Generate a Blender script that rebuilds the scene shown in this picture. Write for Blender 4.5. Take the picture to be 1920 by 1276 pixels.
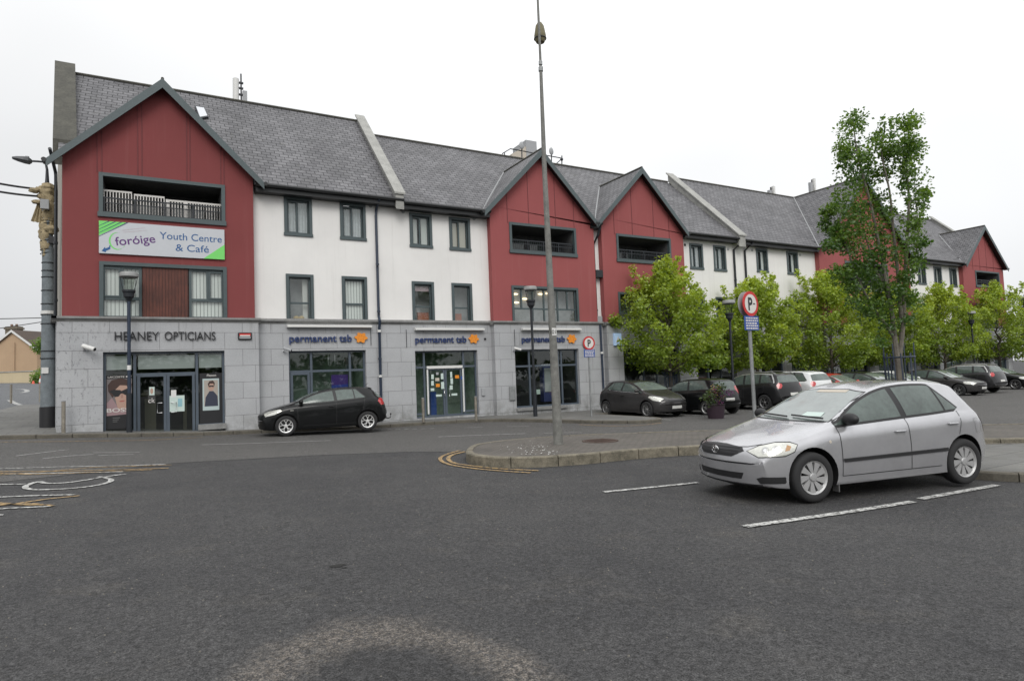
import bpy, bmesh, math, random
from mathutils import Vector, Matrix
from mathutils.bvhtree import BVHTree
from mathutils import noise as mnoise
R = math.radians
random.seed(7)
for o in list(bpy.data.objects): bpy.data.objects.remove(o)
S = bpy.context.scene
col = S.collection

# ------------------------------------------------------------------ camera
EYE = 1.6; FPX = 1170.66
YAW, PIT, ROL = 0.51483, 0.056585, -0.038552
fw = Vector((math.sin(YAW)*math.cos(PIT), math.cos(YAW)*math.cos(PIT), math.sin(PIT)))
r0 = Vector((math.cos(YAW), -math.sin(YAW), 0)); u0 = r0.cross(fw)
rt = r0*math.cos(ROL) + u0*math.sin(ROL); up = -r0*math.sin(ROL) + u0*math.cos(ROL)
cam = bpy.data.cameras.new('camera'); camo = bpy.data.objects.new('camera', cam); col.objects.link(camo)
m = Matrix((rt, up, -fw)).transposed().to_4x4(); m.translation = Vector((0, 0, EYE)); camo.matrix_world = m
cam.sensor_width = 36; cam.lens = FPX/1920*36; cam.clip_end = 2000; cam.clip_start = .05
S.camera = camo

# ------------------------------------------------------------------ overcast sky, soft sun, exposure
SUN_EL, SUN_AZ = R(40), R(205)
w = bpy.data.worlds.new('World'); S.world = w; w.use_nodes = True
nt = w.node_tree; nt.nodes.clear()
N = nt.nodes.new; Lk = nt.links.new
out = N('ShaderNodeOutputWorld'); bg = N('ShaderNodeBackground'); bg.inputs['Strength'].default_value = .1
sky = N('ShaderNodeTexSky'); sky.sky_type = 'NISHITA'; sky.sun_disc = False
sky.sun_elevation = SUN_EL; sky.sun_rotation = SUN_AZ; sky.dust_density = 4; sky.air_density = 1
hs = N('ShaderNodeHueSaturation'); hs.inputs['Saturation'].default_value = .12; hs.inputs['Value'].default_value = .25
Lk(sky.outputs[0], hs.inputs['Color'])
tc = N('ShaderNodeTexCoord'); sx = N('ShaderNodeSeparateXYZ'); Lk(tc.outputs['Generated'], sx.inputs[0])
cr = N('ShaderNodeValToRGB'); Lk(sx.outputs['Z'], cr.inputs[0])
e = cr.color_ramp.elements
e[0].position = 0; e[0].color = (.36, .366, .375, 1); e[1].position = 1; e[1].color = (.80, .81, .82, 1)
k = e.new(.3); k.color = (.425, .43, .435, 1)
k = e.new(.6); k.color = (.60, .605, .61, 1)
nz = N('ShaderNodeTexNoise'); nz.inputs['Scale'].default_value = 2.2; nz.inputs['Detail'].default_value = 3
Lk(tc.outputs['Generated'], nz.inputs['Vector'])
mr = N('ShaderNodeMapRange'); mr.inputs['From Min'].default_value = .3; mr.inputs['From Max'].default_value = .7
mr.inputs['To Min'].default_value = .93; mr.inputs['To Max'].default_value = 1.07; Lk(nz.outputs[0], mr.inputs[0])
mx = N('ShaderNodeMapRange'); mx.inputs['From Min'].default_value = -.3; mx.inputs['From Max'].default_value = .5
mx.inputs['To Min'].default_value = .80; mx.inputs['To Max'].default_value = 1.08; Lk(sx.outputs['X'], mx.inputs[0])
mm = N('ShaderNodeMath'); mm.operation = 'MULTIPLY'; Lk(mr.outputs[0], mm.inputs[0]); Lk(mx.outputs[0], mm.inputs[1])
m2 = N('ShaderNodeMath'); m2.operation = 'MULTIPLY'; Lk(mm.outputs[0], m2.inputs[0]); m2.inputs[1].default_value = 20.2
vs = N('ShaderNodeVectorMath'); vs.operation = 'SCALE'; Lk(cr.outputs[0], vs.inputs[0]); Lk(m2.outputs[0], vs.inputs['Scale'])
va = N('ShaderNodeVectorMath'); va.operation = 'ADD'; Lk(vs.outputs[0], va.inputs[0]); Lk(hs.outputs[0], va.inputs[1])
Lk(va.outputs[0], bg.inputs['Color']); Lk(bg.outputs[0], out.inputs[0])
sl = bpy.data.lights.new('sun', 'SUN'); sl.energy = 1.3; sl.angle = R(30); sl.color = (1, .97, .93)
so = bpy.data.objects.new('sun', sl); col.objects.link(so)
sd = Vector((math.sin(SUN_AZ)*math.cos(SUN_EL), math.cos(SUN_AZ)*math.cos(SUN_EL), math.sin(SUN_EL)))
so.rotation_euler = (-sd).to_track_quat('-Z', 'Y').to_euler()
S.view_settings.view_transform = 'Standard'; S.view_settings.look = 'None'
S.view_settings.exposure = 0; S.view_settings.gamma = 1; S.view_settings.use_curve_mapping = False
S.render.engine = 'CYCLES'
S.cycles.max_bounces = 8; S.cycles.transparent_max_bounces = 12; S.cycles.caustics_reflective = False; S.cycles.caustics_refractive = False

# ------------------------------------------------------------------ helpers: survey points
def at(px, py, Y):
    """point on the upright plane y=Y that was surveyed at photo point px,py"""
    d = rt*((px-960)/FPX) - up*((py-638)/FPX) + fw
    return Vector((0, 0, EYE)) + d*(Y/d.y)
def loc(px, depth, py=700):
    d = rt*((px-960)/FPX) - up*((py-638)/FPX) + fw
    p = d*depth; return (p.x, p.y, p.z+EYE)
def gnd(px, py, dz=0):
    d = rt*((px-960)/FPX) - up*((py-638)/FPX) + fw
    z = 0.
    for i in range(40):
        p = d*((z+dz-EYE)/d.z); z = .5*z + .5*zt(p.x, p.y)
    return (p.x, p.y)
def lerp(tab, x):
    if x <= tab[0][0]: return tab[0][1]
    for a, b in zip(tab, tab[1:]):
        if x <= b[0]: return a[1] + (b[1]-a[1])*(x-a[0])/(b[0]-a[0])
    return tab[-1][1]
def sm(a, b, x):
    t = max(0, min(1, (x-a)/(b-a))); return t*t*(3-2*t)
def hsm(tab, x):
    """smooth monotone-ish interpolation through a table"""
    if x <= tab[0][0]: return tab[0][1]
    n = len(tab)
    for i in range(n-1):
        if x <= tab[i+1][0]:
            x0, y0 = tab[i]; x1, y1 = tab[i+1]; h = x1-x0; d = (y1-y0)/h
            def sl_(j):
                if j <= 0 or j >= n-1: return None
                a = (tab[j][1]-tab[j-1][1])/(tab[j][0]-tab[j-1][0]); b = (tab[j+1][1]-tab[j][1])/(tab[j+1][0]-tab[j][0])
                return 0 if a*b <= 0 else 2*a*b/(a+b)
            m0 = sl_(i); m1 = sl_(i+1)
            if m0 is None: m0 = d
            if m1 is None: m1 = d
            t = (x-x0)/h
            return (2*t**3-3*t*t+1)*y0 + (t**3-2*t*t+t)*h*m0 + (-2*t**3+3*t*t)*y1 + (t**3-t*t)*h*m1
    return tab[-1][1]
ZB = [(-40, .6), (-12, .35), (-4, .15), (0, 0), (3, -.06), (7, -.155), (10, -.185), (17, -.27), (36, -.39), (90, -.5)]
def zt(x, y):
    z = lerp(ZB, x)
    l = .0
    if x < 3: l += .16*sm(3, -3, x)*sm(17, 24, y)
    if y > 24: l += .042*min(y-24, 64)*sm(1.5, -2.5, x)
    return z + l

# ------------------------------------------------------------------ helpers: meshes
def cp(o, **k):
    for a, b in k.items(): o[a] = b
    return o
class MB:
    def __init__(s): s.v = []; s.f = []; s.m = []; s.cm = 0
    def add(s, vs, fs):
        n = len(s.v); s.v += [Vector(v) for v in vs]; s.f += [tuple(i+n for i in f) for f in fs]; s.m += [s.cm]*len(fs); return s
    def mat(s, i): s.cm = i; return s
    def box(s, a, b):
        x0, y0, z0 = a; x1, y1, z1 = b
        return s.add([(x0,y0,z0),(x1,y0,z0),(x1,y1,z0),(x0,y1,z0),(x0,y0,z1),(x1,y0,z1),(x1,y1,z1),(x0,y1,z1)],
                     [(0,3,2,1),(4,5,6,7),(0,1,5,4),(1,2,6,5),(2,3,7,6),(3,0,4,7)])
    def poly(s, pts): return s.add(pts, [tuple(range(len(pts)))])
    def prism(s, pts, d):
        """planar polygon pts extruded by vector d"""
        n = len(pts); d = Vector(d); a = [Vector(p) for p in pts]; b = [p+d for p in a]
        nn = Vector((0,0,0))
        for i in range(n): nn += a[i].cross(a[(i+1) % n])
        if nn.dot(d) > 0: a = a[::-1]; b = b[::-1]
        return s.add(a+b, [tuple(range(n)), tuple(range(2*n-1, n-1, -1))] + [((i+1) % n, i, n+i, n+(i+1) % n) for i in range(n)])
    def tube(s, pts, rad, n=10, cap=True):
        pts = [Vector(p) for p in pts]; rs = rad if isinstance(rad, (list, tuple)) else [rad]*len(pts)
        vs = []; 
        for i, p in enumerate(pts):
            t = (pts[min(i+1, len(pts)-1)] - pts[max(i-1, 0)]).normalized()
            a = t.cross(Vector((0,0,1)) if abs(t.z) < .95 else Vector((1,0,0))).normalized(); b = t.cross(a)
            for j in range(n):
                c = 2*math.pi*j/n; vs.append(p + (a*math.cos(c)+b*math.sin(c))*rs[i])
        fs = []
        for i in range(len(pts)-1):
            for j in range(n): fs.append((i*n+j, (i+1)*n+j, (i+1)*n+(j+1) % n, i*n+(j+1) % n))
        if cap: fs += [tuple(range(n)), tuple(range(len(pts)*n-1, (len(pts)-1)*n-1, -1))]
        return s.add(vs, fs)
    def lathe(s, prof, n=20, axis='z', c=(0,0,0), cap=True):
        c = Vector(c); vs = []; 
        for (r_, h) in prof:
            for j in range(n):
                a = 2*math.pi*j/n; x, y = r_*math.cos(a), r_*math.sin(a)
                vs.append(c + (Vector((x, y, h)) if axis == 'z' else Vector((x, h, -y)) if axis == 'y' else Vector((h, x, y))))
        fs = [(i*n+j, i*n+(j+1) % n, (i+1)*n+(j+1) % n, (i+1)*n+j) for i in range(len(prof)-1) for j in range(n)]
        if cap: fs += [tuple(range(n-1, -1, -1)), tuple(range((len(prof)-1)*n, len(prof)*n))]
        return s.add(vs, fs)
    def ell(s, c, rad, n=12, k=8, nz=0):
        vs = []; c = Vector(c)
        for i in range(1, k):
            for j in range(n):
                a = math.pi*i/k; b = 2*math.pi*j/n
                d = Vector((math.sin(a)*math.cos(b), math.sin(a)*math.sin(b), math.cos(a)))
                q = 1 + (nz*mnoise.noise(d*2.3 + c*3) if nz else 0)
                vs.append(c + Vector((d.x*rad[0], d.y*rad[1], d.z*rad[2]))*q)
        vs += [c+Vector((0,0,rad[2])), c-Vector((0,0,rad[2]))]
        fs = [(i*n+j, (i+1)*n+j, (i+1)*n+(j+1) % n, i*n+(j+1) % n) for i in range(k-2) for j in range(n)]
        t = (k-1)*n
        fs += [(t, j, (j+1) % n) for j in range(n)] + [(t+1, (k-2)*n+(j+1) % n, (k-2)*n+j) for j in range(n)]
        return s.add(vs, fs)
    def build(s, name, mats, parent=None, smooth=False, world=True, uv=True):
        me = bpy.data.meshes.new(name)
        off = Vector((0,0,0))
        if parent and world: 
            q = parent
            while q: off += q.location; q = q.parent
        me.from_pydata([v-off for v in s.v], [], s.f)
        if not isinstance(mats, (list, tuple)): mats = [mats]
        for mt in mats: me.materials.append(mt)
        me.polygons.foreach_set('material_index', s.m)
        if smooth: me.polygons.foreach_set('use_smooth', [True]*len(s.f))
        me.update()
        if smooth and smooth != 'all':
            try: me.set_sharp_from_angle(angle=R(smooth if isinstance(smooth, (int, float)) and smooth > 1 else 40))
            except Exception: pass
        if uv: meter_uv(me, off)
        o = bpy.data.objects.new(name, me); col.objects.link(o); o.parent = parent
        return o
def meter_uv(me, off=Vector((0,0,0))):
    ul = me.uv_layers.new(name='UVMap')
    for p in me.polygons:
        n = p.normal
        if abs(n.z) > .98: a = Vector((1,0,0)); b = Vector((0,1,0))
        else:
            a = Vector((0,0,1)).cross(n).normalized(); b = n.cross(a)
        for li in p.loop_indices:
            v = me.vertices[me.loops[li].vertex_index].co + off
            ul.data[li].uv = (v.dot(a), v.dot(b))
def thing(name, label, cat, at_=(0,0,0), rz=0, group=None):
    o = bpy.data.objects.new(name, None); col.objects.link(o); o.location = at_; o.rotation_euler = (0,0,rz)
    o.empty_display_size = .2
    cp(o, label=label, category=cat)
    if group: o['group'] = group
    return o
def tag(o, label, cat, group=None):
    cp(o, label=label, category=cat)
    if group: o['group'] = group
    return o
def struct(o, kind='structure', **k): o['kind'] = kind; cp(o, **k); return o
def copy_tree(o, parent=None):
    c = o.copy(); col.objects.link(c); c.parent = parent
    for ch in o.children: copy_tree(ch, c)
    return c

# ------------------------------------------------------------------ materials
def newmat(name):
    mt = bpy.data.materials.new(name); mt.use_nodes = True
    return mt, mt.node_tree, mt.node_tree.nodes['Principled BSDF']
def mixc(t, fac, a, b, mode='MIX'):
    n = t.nodes.new('ShaderNodeMix'); n.data_type = 'RGBA'; n.blend_type = mode
    for s_, v in ((0, fac), (6, a), (7, b)):
        if hasattr(v, 'is_output'): t.links.new(v, n.inputs[s_])
        elif s_ == 0: n.inputs[0].default_value = v
        else: n.inputs[s_].default_value = (*v, 1) if len(v) == 3 else v
    return n.outputs[2]
def noise_(t, vec, scale, detail=4, rough=.6, dist=0):
    n = t.nodes.new('ShaderNodeTexNoise'); n.inputs['Scale'].default_value = scale; n.inputs['Detail'].default_value = detail
    n.inputs['Roughness'].default_value = rough; n.inputs['Distortion'].default_value = dist
    t.links.new(vec, n.inputs['Vector']); return n.outputs[0]
def rmp(t, v, a, b, lo=0, hi=1):
    n = t.nodes.new('ShaderNodeMapRange'); n.inputs[1].default_value = a; n.inputs[2].default_value = b
    n.inputs[3].default_value = lo; n.inputs[4].default_value = hi; t.links.new(v, n.inputs[0]); return n.outputs[0]
def mth(t, op, a, b=None):
    n = t.nodes.new('ShaderNodeMath'); n.operation = op
    for i, v in enumerate((a, b)):
        if v is None: continue
        if hasattr(v, 'is_output'): t.links.new(v, n.inputs[i])
        else: n.inputs[i].default_value = v
    return n.outputs[0]
def bump_(t, p, h, strength=.3, dist=.01):
    n = t.nodes.new('ShaderNodeBump'); n.inputs['Strength'].default_value = strength; n.inputs['Distance'].default_value = dist
    t.links.new(h, n.inputs['Height']); t.links.new(n.outputs[0], p.inputs['Normal'])
def crd(t, which='Object'):
    n = t.nodes.new('ShaderNodeTexCoord'); return n.outputs[which]
def wpos(t):
    n = t.nodes.new('ShaderNodeNewGeometry'); return n.outputs['Position']
def M(name, c, rough=.7, metal=0, var=None, bump=None, coat=0, emit=None, spec=.5, ior=None, c2=None):
    mt, t, p = newmat(name)
    p.inputs['Base Color'].default_value = (*c, 1); p.inputs['Roughness'].default_value = rough; p.inputs['Metallic'].default_value = metal
    p.inputs['Specular IOR Level'].default_value = spec
    if ior: p.inputs['IOR'].default_value = ior
    if coat: p.inputs['Coat Weight'].default_value = coat; p.inputs['Coat Roughness'].default_value = .06
    if var:
        sc, amt = var; o_ = wpos(t)
        n1 = rmp(t, noise_(t, o_, sc, 5), .3, .7); n2 = rmp(t, noise_(t, o_, sc*7, 4), .3, .7)
        f = mth(t, 'ADD', mth(t, 'MULTIPLY', n1, .6), mth(t, 'MULTIPLY', n2, .4))
        lo = c2 if c2 else tuple(x*(1-amt) for x in c); hi = tuple(min(1, x*(1+amt*.6)) for x in c)
        t.links.new(mixc(t, f, lo, hi), p.inputs['Base Color'])
        t.links.new(rmp(t, n1, 0, 1, max(.02, rough-.08), min(1, rough+.08)), p.inputs['Roughness'])
    if bump:
        bump_(t, p, noise_(t, wpos(t), bump[0], 4), bump[1], .01)
    if emit: p.inputs['Emission Color'].default_value = (*c, 1); p.inputs['Emission Strength'].default_value = emit
    return mt
def brick(t, vec, wd, ht, mortar, off=.5, cm=(0,0,0), c1=(1,1,1), c2=(.5,.5,.5), bias=0):
    n = t.nodes.new('ShaderNodeTexBrick'); n.offset = off; n.inputs['Scale'].default_value = 1
    n.inputs['Brick Width'].default_value = wd; n.inputs['Row Height'].default_value = ht; n.inputs['Mortar Size'].default_value = mortar
    n.inputs['Mortar Smooth'].default_value = .2; n.inputs['Bias'].default_value = bias
    n.inputs['Color1'].default_value = (*c1,1); n.inputs['Color2'].default_value = (*c2,1); n.inputs['Mortar'].default_value = (*cm,1)
    t.links.new(vec, n.inputs['Vector']); return n
def asphalt(name, base, hi, patch=False):
    mt, t, p = newmat(name); P_ = wpos(t)
    big = rmp(t, noise_(t, P_, .35, 5, .6), .35, .65)
    mid = rmp(t, noise_(t, P_, 3.0, 5, .65), .3, .7)
    fine = noise_(t, P_, 95, 3, .8)
    c = mixc(t, mth(t, 'ADD', mth(t, 'MULTIPLY', big, .5), mth(t, 'MULTIPLY', mid, .5)), base, hi)
    spk = rmp(t, fine, .36, .64, .22, 1.95)
    vo = t.nodes.new('ShaderNodeTexVoronoi'); vo.inputs['Scale'].default_value = 62; t.links.new(P_, vo.inputs['Vector'])
    chips = rmp(t, mth(t, 'MULTIPLY', rmp(t, vo.outputs['Color'], .82, .95), rmp(t, vo.outputs['Distance'], .45, .2)), 0, 1)
    if patch:
        sp = t.nodes.new('ShaderNodeSeparateXYZ'); t.links.new(P_, sp.inputs[0])
        warp = mth(t, 'MULTIPLY', mth(t, 'SUBTRACT', noise_(t, P_, 3.2, 6, .75), .5), .62)
        ax = mth(t, 'DIVIDE', mth(t, 'SUBTRACT', sp.outputs[0], 1.0), .74); ay = mth(t, 'DIVIDE', mth(t, 'SUBTRACT', sp.outputs[1], 2.95), 1.18)
        rr = mth(t, 'ADD', mth(t, 'SQRT', mth(t, 'ADD', mth(t, 'MULTIPLY', ax, ax), mth(t, 'MULTIPLY', ay, ay))), warp)
        ring = rmp(t, mth(t, 'ABSOLUTE', mth(t, 'SUBTRACT', rr, 1.0)), .30, .05)
        ring = mth(t, 'MULTIPLY', ring, rmp(t, noise_(t, P_, 34, 5, .85), .42, .56))
        inner = rmp(t, rr, .95, .7)
        c = mixc(t, mth(t, 'MULTIPLY', inner, .35), c, tuple(x*.5 for x in base))
        c = mixc(t, mth(t, 'MULTIPLY', ring, .62), c, (.17, .148, .125))
        # faint damp / oily patches and worn pale areas
        worn = rmp(t, noise_(t, P_, 1.1, 6, .7), .56, .7)
        c = mixc(t, mth(t, 'MULTIPLY', worn, .35), c, (.085, .078, .068))
    c = mixc(t, 1.0, c, spk, 'MULTIPLY'); c = mixc(t, 1.0, c, rmp(t, noise_(t, P_, 26, 4, .75), .38, .62, .62, 1.42), 'MULTIPLY')
    c = mixc(t, mth(t, 'MULTIPLY', chips, .5), c, (.19, .18, .165))
    t.links.new(c, p.inputs['Base Color']); p.inputs['Roughness'].default_value = .82; p.inputs['Specular IOR Level'].default_value = .3
    bump_(t, p, mth(t, 'ADD', fine, mth(t, 'MULTIPLY', vo.outputs['Distance'], .6)), .55, .012)
    return mt
def slate_mat():
    mt, t, p = newmat('slate'); uv = crd(t, 'UV')
    wv = t.nodes.new('ShaderNodeVectorMath'); wv.operation = 'ADD'
    nn = t.nodes.new('ShaderNodeTexNoise'); nn.inputs['Scale'].default_value = 6; t.links.new(uv, nn.inputs['Vector'])
    sc = t.nodes.new('ShaderNodeVectorMath'); sc.operation = 'SCALE'; t.links.new(nn.outputs['Color'], sc.inputs[0]); sc.inputs['Scale'].default_value = .03
    t.links.new(uv, wv.inputs[0]); t.links.new(sc.outputs[0], wv.inputs[1])
    b = brick(t, wv.outputs[0], .34, .235, .014, .5, (.016,.016,.018), (.145,.143,.15), (.095,.094,.10))
    big = rmp(t, noise_(t, uv, .55, 5, .65), .35, .65, .8, 1.2); fine = rmp(t, noise_(t, uv, 9, 4, .7), .3, .7, .78, 1.2)
    c = mixc(t, 1, mixc(t, 1, b.outputs['Color'], big, 'MULTIPLY'), fine, 'MULTIPLY')
    dk = rmp(t, noise_(t, uv, 2.6, 5, .8), .57, .66)
    c = mixc(t, mth(t, 'MULTIPLY', dk, .5), c, (.05,.05,.05))
    gr = rmp(t, noise_(t, uv, 1.3, 5, .75), .6, .75)
    c = mixc(t, mth(t, 'MULTIPLY', gr, .3), c, (.13,.13,.095))
    t.links.new(c, p.inputs['Base Color']); p.inputs['Roughness'].default_value = .62; p.inputs['Specular IOR Level'].default_value = .4
    sepv = t.nodes.new('ShaderNodeSeparateXYZ'); t.links.new(wv.outputs[0], sepv.inputs[0])
    saw = mth(t, 'SUBTRACT', 1.0, mth(t, 'FRACT', mth(t, 'DIVIDE', sepv.outputs[1], .235)))
    bump_(t, p, mth(t, 'ADD', mth(t, 'MULTIPLY', saw, .7), mth(t, 'MULTIPLY', b.outputs['Fac'], -.6)), .9, .03)
    return mt
def stone_mat():
    mt, t, p = newmat('grey_stone'); uv = crd(t, 'UV')
    b = brick(t, uv, 1.0, .585, .007, .42, (.17,.17,.172), (.395,.402,.412), (.365,.373,.385))
    big = rmp(t, noise_(t, uv, .8, 5, .65), .3, .7, .92, 1.07); fine = rmp(t, noise_(t, uv, 24, 4, .7), .3, .7, .9, 1.1)
    c = mixc(t, 1, mixc(t, 1, b.outputs['Color'], big, 'MULTIPLY'), fine, 'MULTIPLY')
    # dark pitting and streaks, strongest at the street corner
    P_ = wpos(t); sp = t.nodes.new('ShaderNodeSeparateXYZ'); t.links.new(P_, sp.inputs[0])
    wgt = rmp(t, sp.outputs[0], -.6, -2.6, .04, .9)
    st = t.nodes.new('ShaderNodeVectorMath'); st.operation = 'MULTIPLY'; t.links.new(P_, st.inputs[0]); st.inputs[1].default_value = (1,1,.45)
    pit = rmp(t, noise_(t, st.outputs[0], 11, 5, .75), .56, .63)
    c = mixc(t, mth(t, 'MULTIPLY', pit, mth(t, 'MULTIPLY', wgt, .62)), c, (.06,.06,.065))
    sw = t.nodes.new('ShaderNodeVectorMath'); sw.operation = 'MULTIPLY'; t.links.new(P_, sw.inputs[0]); sw.inputs[1].default_value = (3,3,.25)
    strk = mth(t, 'MULTIPLY', rmp(t, noise_(t, sw.outputs[0], 1.6, 5, .7), .55, .75), rmp(t, sp.outputs[2], 2.4, 4.0, 0, .45))
    c = mixc(t, strk, c, (.12,.12,.12))
    base = mth(t, 'MULTIPLY', rmp(t, sp.outputs[2], .75, .05, 0, .5), rmp(t, noise_(t, P_, 3, 5), .4, .6))
    c = mixc(t, base, c, (.11,.11,.09))
    t.links.new(c, p.inputs['Base Color']); p.inputs['Roughness'].default_value = .75
    bump_(t, p, mth(t, 'MULTIPLY', b.outputs['Fac'], -1.0), .5, .01)
    return mt
def render_mat(name, c, dirt, amt=.35, fade=None):
    mt, t, p = newmat(name); P_ = wpos(t); sp = t.nodes.new('ShaderNodeSeparateXYZ'); t.links.new(P_, sp.inputs[0])
    big = rmp(t, noise_(t, P_, .5, 5, .6), .35, .65, .95, 1.04)
    cc = mixc(t, 1, c, big, 'MULTIPLY')
    sw = t.nodes.new('ShaderNodeVectorMath'); sw.operation = 'MULTIPLY'; t.links.new(P_, sw.inputs[0]); sw.inputs[1].default_value = (4,4,.16)
    s_ = rmp(t, noise_(t, sw.outputs[0], 1.5, 6, .7), .55, .8)
    cc = mixc(t, mth(t, 'MULTIPLY', s_, amt), cc, dirt)
    sp2 = rmp(t, noise_(t, P_, 14, 5, .8), .66, .72)
    cc = mixc(t, mth(t, 'MULTIPLY', sp2, amt*.35), cc, dirt)
    t.links.new(cc, p.inputs['Base Color']); p.inputs['Roughness'].default_value = .88
    bump_(t, p, noise_(t, P_, 70, 3), .25, .006)
    return mt
def glass_mat(name, tint, ior=1.9, rough=.02, dirt=0):
    mt = bpy.data.materials.new(name); mt.use_nodes = True; t = mt.node_tree; t.nodes.clear()
    o_ = t.nodes.new('ShaderNodeOutputMaterial'); tr = t.nodes.new('ShaderNodeBsdfTransparent'); tr.inputs[0].default_value = (*tint, 1)
    gl = t.nodes.new('ShaderNodeBsdfGlossy'); gl.inputs['Roughness'].default_value = rough; gl.inputs['Color'].default_value = (.93,.97,.95,1)
    ge = t.nodes.new('ShaderNodeNewGeometry'); dp = t.nodes.new('ShaderNodeVectorMath'); dp.operation = 'DOT_PRODUCT'
    t.links.new(ge.outputs['Normal'], dp.inputs[0]); t.links.new(ge.outputs['Incoming'], dp.inputs[1]); f0 = ((ior-1)/(ior+1))**2
    q5 = mth(t, 'POWER', mth(t, 'SUBTRACT', 1.0, mth(t, 'ABSOLUTE', dp.outputs['Value'])), 5.0)
    frv = mth(t, 'ADD', mth(t, 'MULTIPLY', q5, 1-f0), f0)
    mx_ = t.nodes.new('ShaderNodeMixShader'); t.links.new(frv, mx_.inputs[0]); t.links.new(tr.outputs[0], mx_.inputs[1]); t.links.new(gl.outputs[0], mx_.inputs[2])
    bp_ = t.nodes.new('ShaderNodeBump'); bp_.inputs['Strength'].default_value = .06; bp_.inputs['Distance'].default_value = .05
    n = noise_(t, wpos(t), .9, 1); t.links.new(n, bp_.inputs['Height']); t.links.new(bp_.outputs[0], gl.inputs['Normal'])
    t.links.new(mx_.outputs[0], o_.inputs[0]); return mt
def blind_mat():
    mt, t, p = newmat('vertical_blind'); uv = crd(t, 'UV'); sp = t.nodes.new('ShaderNodeSeparateXYZ'); t.links.new(uv, sp.inputs[0])
    f = mth(t, 'FRACT', mth(t, 'DIVIDE', sp.outputs[0], .115)); g = rmp(t, f, .78, .86)
    t.links.new(mixc(t, g, (.74,.74,.71), (.16,.16,.16)), p.inputs['Base Color']); p.inputs['Roughness'].default_value = .8
    return mt
def leaf_mat(name, a, b):
    mt = bpy.data.materials.new(name); mt.use_nodes = True; t = mt.node_tree; t.nodes.clear()
    o_ = t.nodes.new('ShaderNodeOutputMaterial'); at_ = t.nodes.new('ShaderNodeAttribute'); at_.attribute_name = 'rnd'
    c = mixc(t, at_.outputs['Fac'], a, b)
    d = t.nodes.new('ShaderNodeBsdfDiffuse'); tl = t.nodes.new('ShaderNodeBsdfTranslucent'); g = t.nodes.new('ShaderNodeBsdfGlossy'); g.inputs['Roughness'].default_value = .45
    t.links.new(c, d.inputs[0]); t.links.new(mixc(t, 1, c, (1.5,1.35,.6), 'MULTIPLY'), tl.inputs[0])
    m1 = t.nodes.new('ShaderNodeMixShader'); m1.inputs[0].default_value = .45; t.links.new(d.outputs[0], m1.inputs[1]); t.links.new(tl.outputs[0], m1.inputs[2])
    m2_ = t.nodes.new('ShaderNodeMixShader'); m2_.inputs[0].default_value = .05; t.links.new(m1.outputs[0], m2_.inputs[1]); t.links.new(g.outputs[0], m2_.inputs[2])
    t.links.new(m2_.outputs[0], o_.inputs[0]); return mt
def paving(name, c1, c2, wd, ht, mort, cm):
    mt, t, p = newmat(name); uv = crd(t, 'UV'); b = brick(t, uv, wd, ht, mort, .5, cm, c1, c2)
    big = rmp(t, noise_(t, uv, .7, 5, .65), .3, .7, .78, 1.2); fine = rmp(t, noise_(t, uv, 40, 3, .7), .3, .7, .8, 1.2)
    c = mixc(t, 1, mixc(t, 1, b.outputs['Color'], big, 'MULTIPLY'), fine, 'MULTIPLY')
    ms = rmp(t, noise_(t, uv, 2.2, 5, .75), .58, .7); c = mixc(t, mth(t, 'MULTIPLY', ms, .4), c, (.07,.075,.04))
    t.links.new(c, p.inputs['Base Color']); p.inputs['Roughness'].default_value = .85; bump_(t, p, fine, .3, .006); return mt
def paint_mat(name, c, wear=.52):
    """worn road paint: gaps show as bare asphalt colour"""
    mt, t, p = newmat(name); P_ = wpos(t)
    n_ = rmp(t, noise_(t, P_, 16, 6, .8), wear-.06, wear+.06); n2 = rmp(t, noise_(t, P_, 90, 3, .7), .4, .6, .7, 1.15)
    cc = mixc(t, n_, (.06,.058,.055), c); t.links.new(mixc(t, 1, cc, n2, 'MULTIPLY'), p.inputs['Base Color']); p.inputs['Roughness'].default_value = .8
    return mt
def car_paint(name, c, metal=0, coat=.7):
    mt, t, p = newmat(name); P_ = wpos(t)
    n_ = rmp(t, noise_(t, P_, 3, 5, .7), .3, .7, .93, 1.05)
    t.links.new(mixc(t, 1, c, n_, 'MULTIPLY'), p.inputs['Base Color'])
    p.inputs['Metallic'].default_value = metal; p.inputs['Roughness'].default_value = .27 if metal else .3
    p.inputs['Coat Weight'].default_value = coat; p.inputs['Coat IOR'].default_value = 1.4; p.inputs['Coat Roughness'].default_value = .03; p.inputs['Specular IOR Level'].default_value = .15
    return mt

MAT = {}
MAT['asphalt'] = asphalt('asphalt', (.033,.033,.0345), (.057,.056,.0555), True)
MAT['road'] = asphalt('road_asphalt', (.070,.0685,.066), (.088,.085,.081))
MAT['street'] = asphalt('side_street_asphalt', (.085,.09,.095), (.11,.113,.118))
MAT['slate'] = slate_mat()
MAT['stone'] = stone_mat()
MAT['white'] = render_mat('white_render', (.74,.73,.71), (.46,.45,.42), .32)
MAT['red'] = render_mat('red_render', (.20,.046,.046), (.26,.10,.095), .32)
MAT['redbay'] = render_mat('faded_red_render', (.285,.074,.074), (.36,.15,.145), .38)
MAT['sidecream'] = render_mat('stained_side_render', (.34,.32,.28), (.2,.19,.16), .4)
MAT['cream'] = render_mat('house_render', (.44,.31,.20), (.3,.22,.14), .4)
MAT['gardenwall'] = render_mat('garden_wall_render', (.50,.42,.28), (.3,.26,.18), .5)
MAT['frame'] = M('grey_green_frame', (.062,.085,.09), .5, var=(2,.2))
MAT['shopframe'] = M('blue_grey_aluminium', (.075,.095,.12), .45, var=(2,.15))
MAT['fascia'] = M('black_fascia', (.012,.013,.014), .45)
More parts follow.
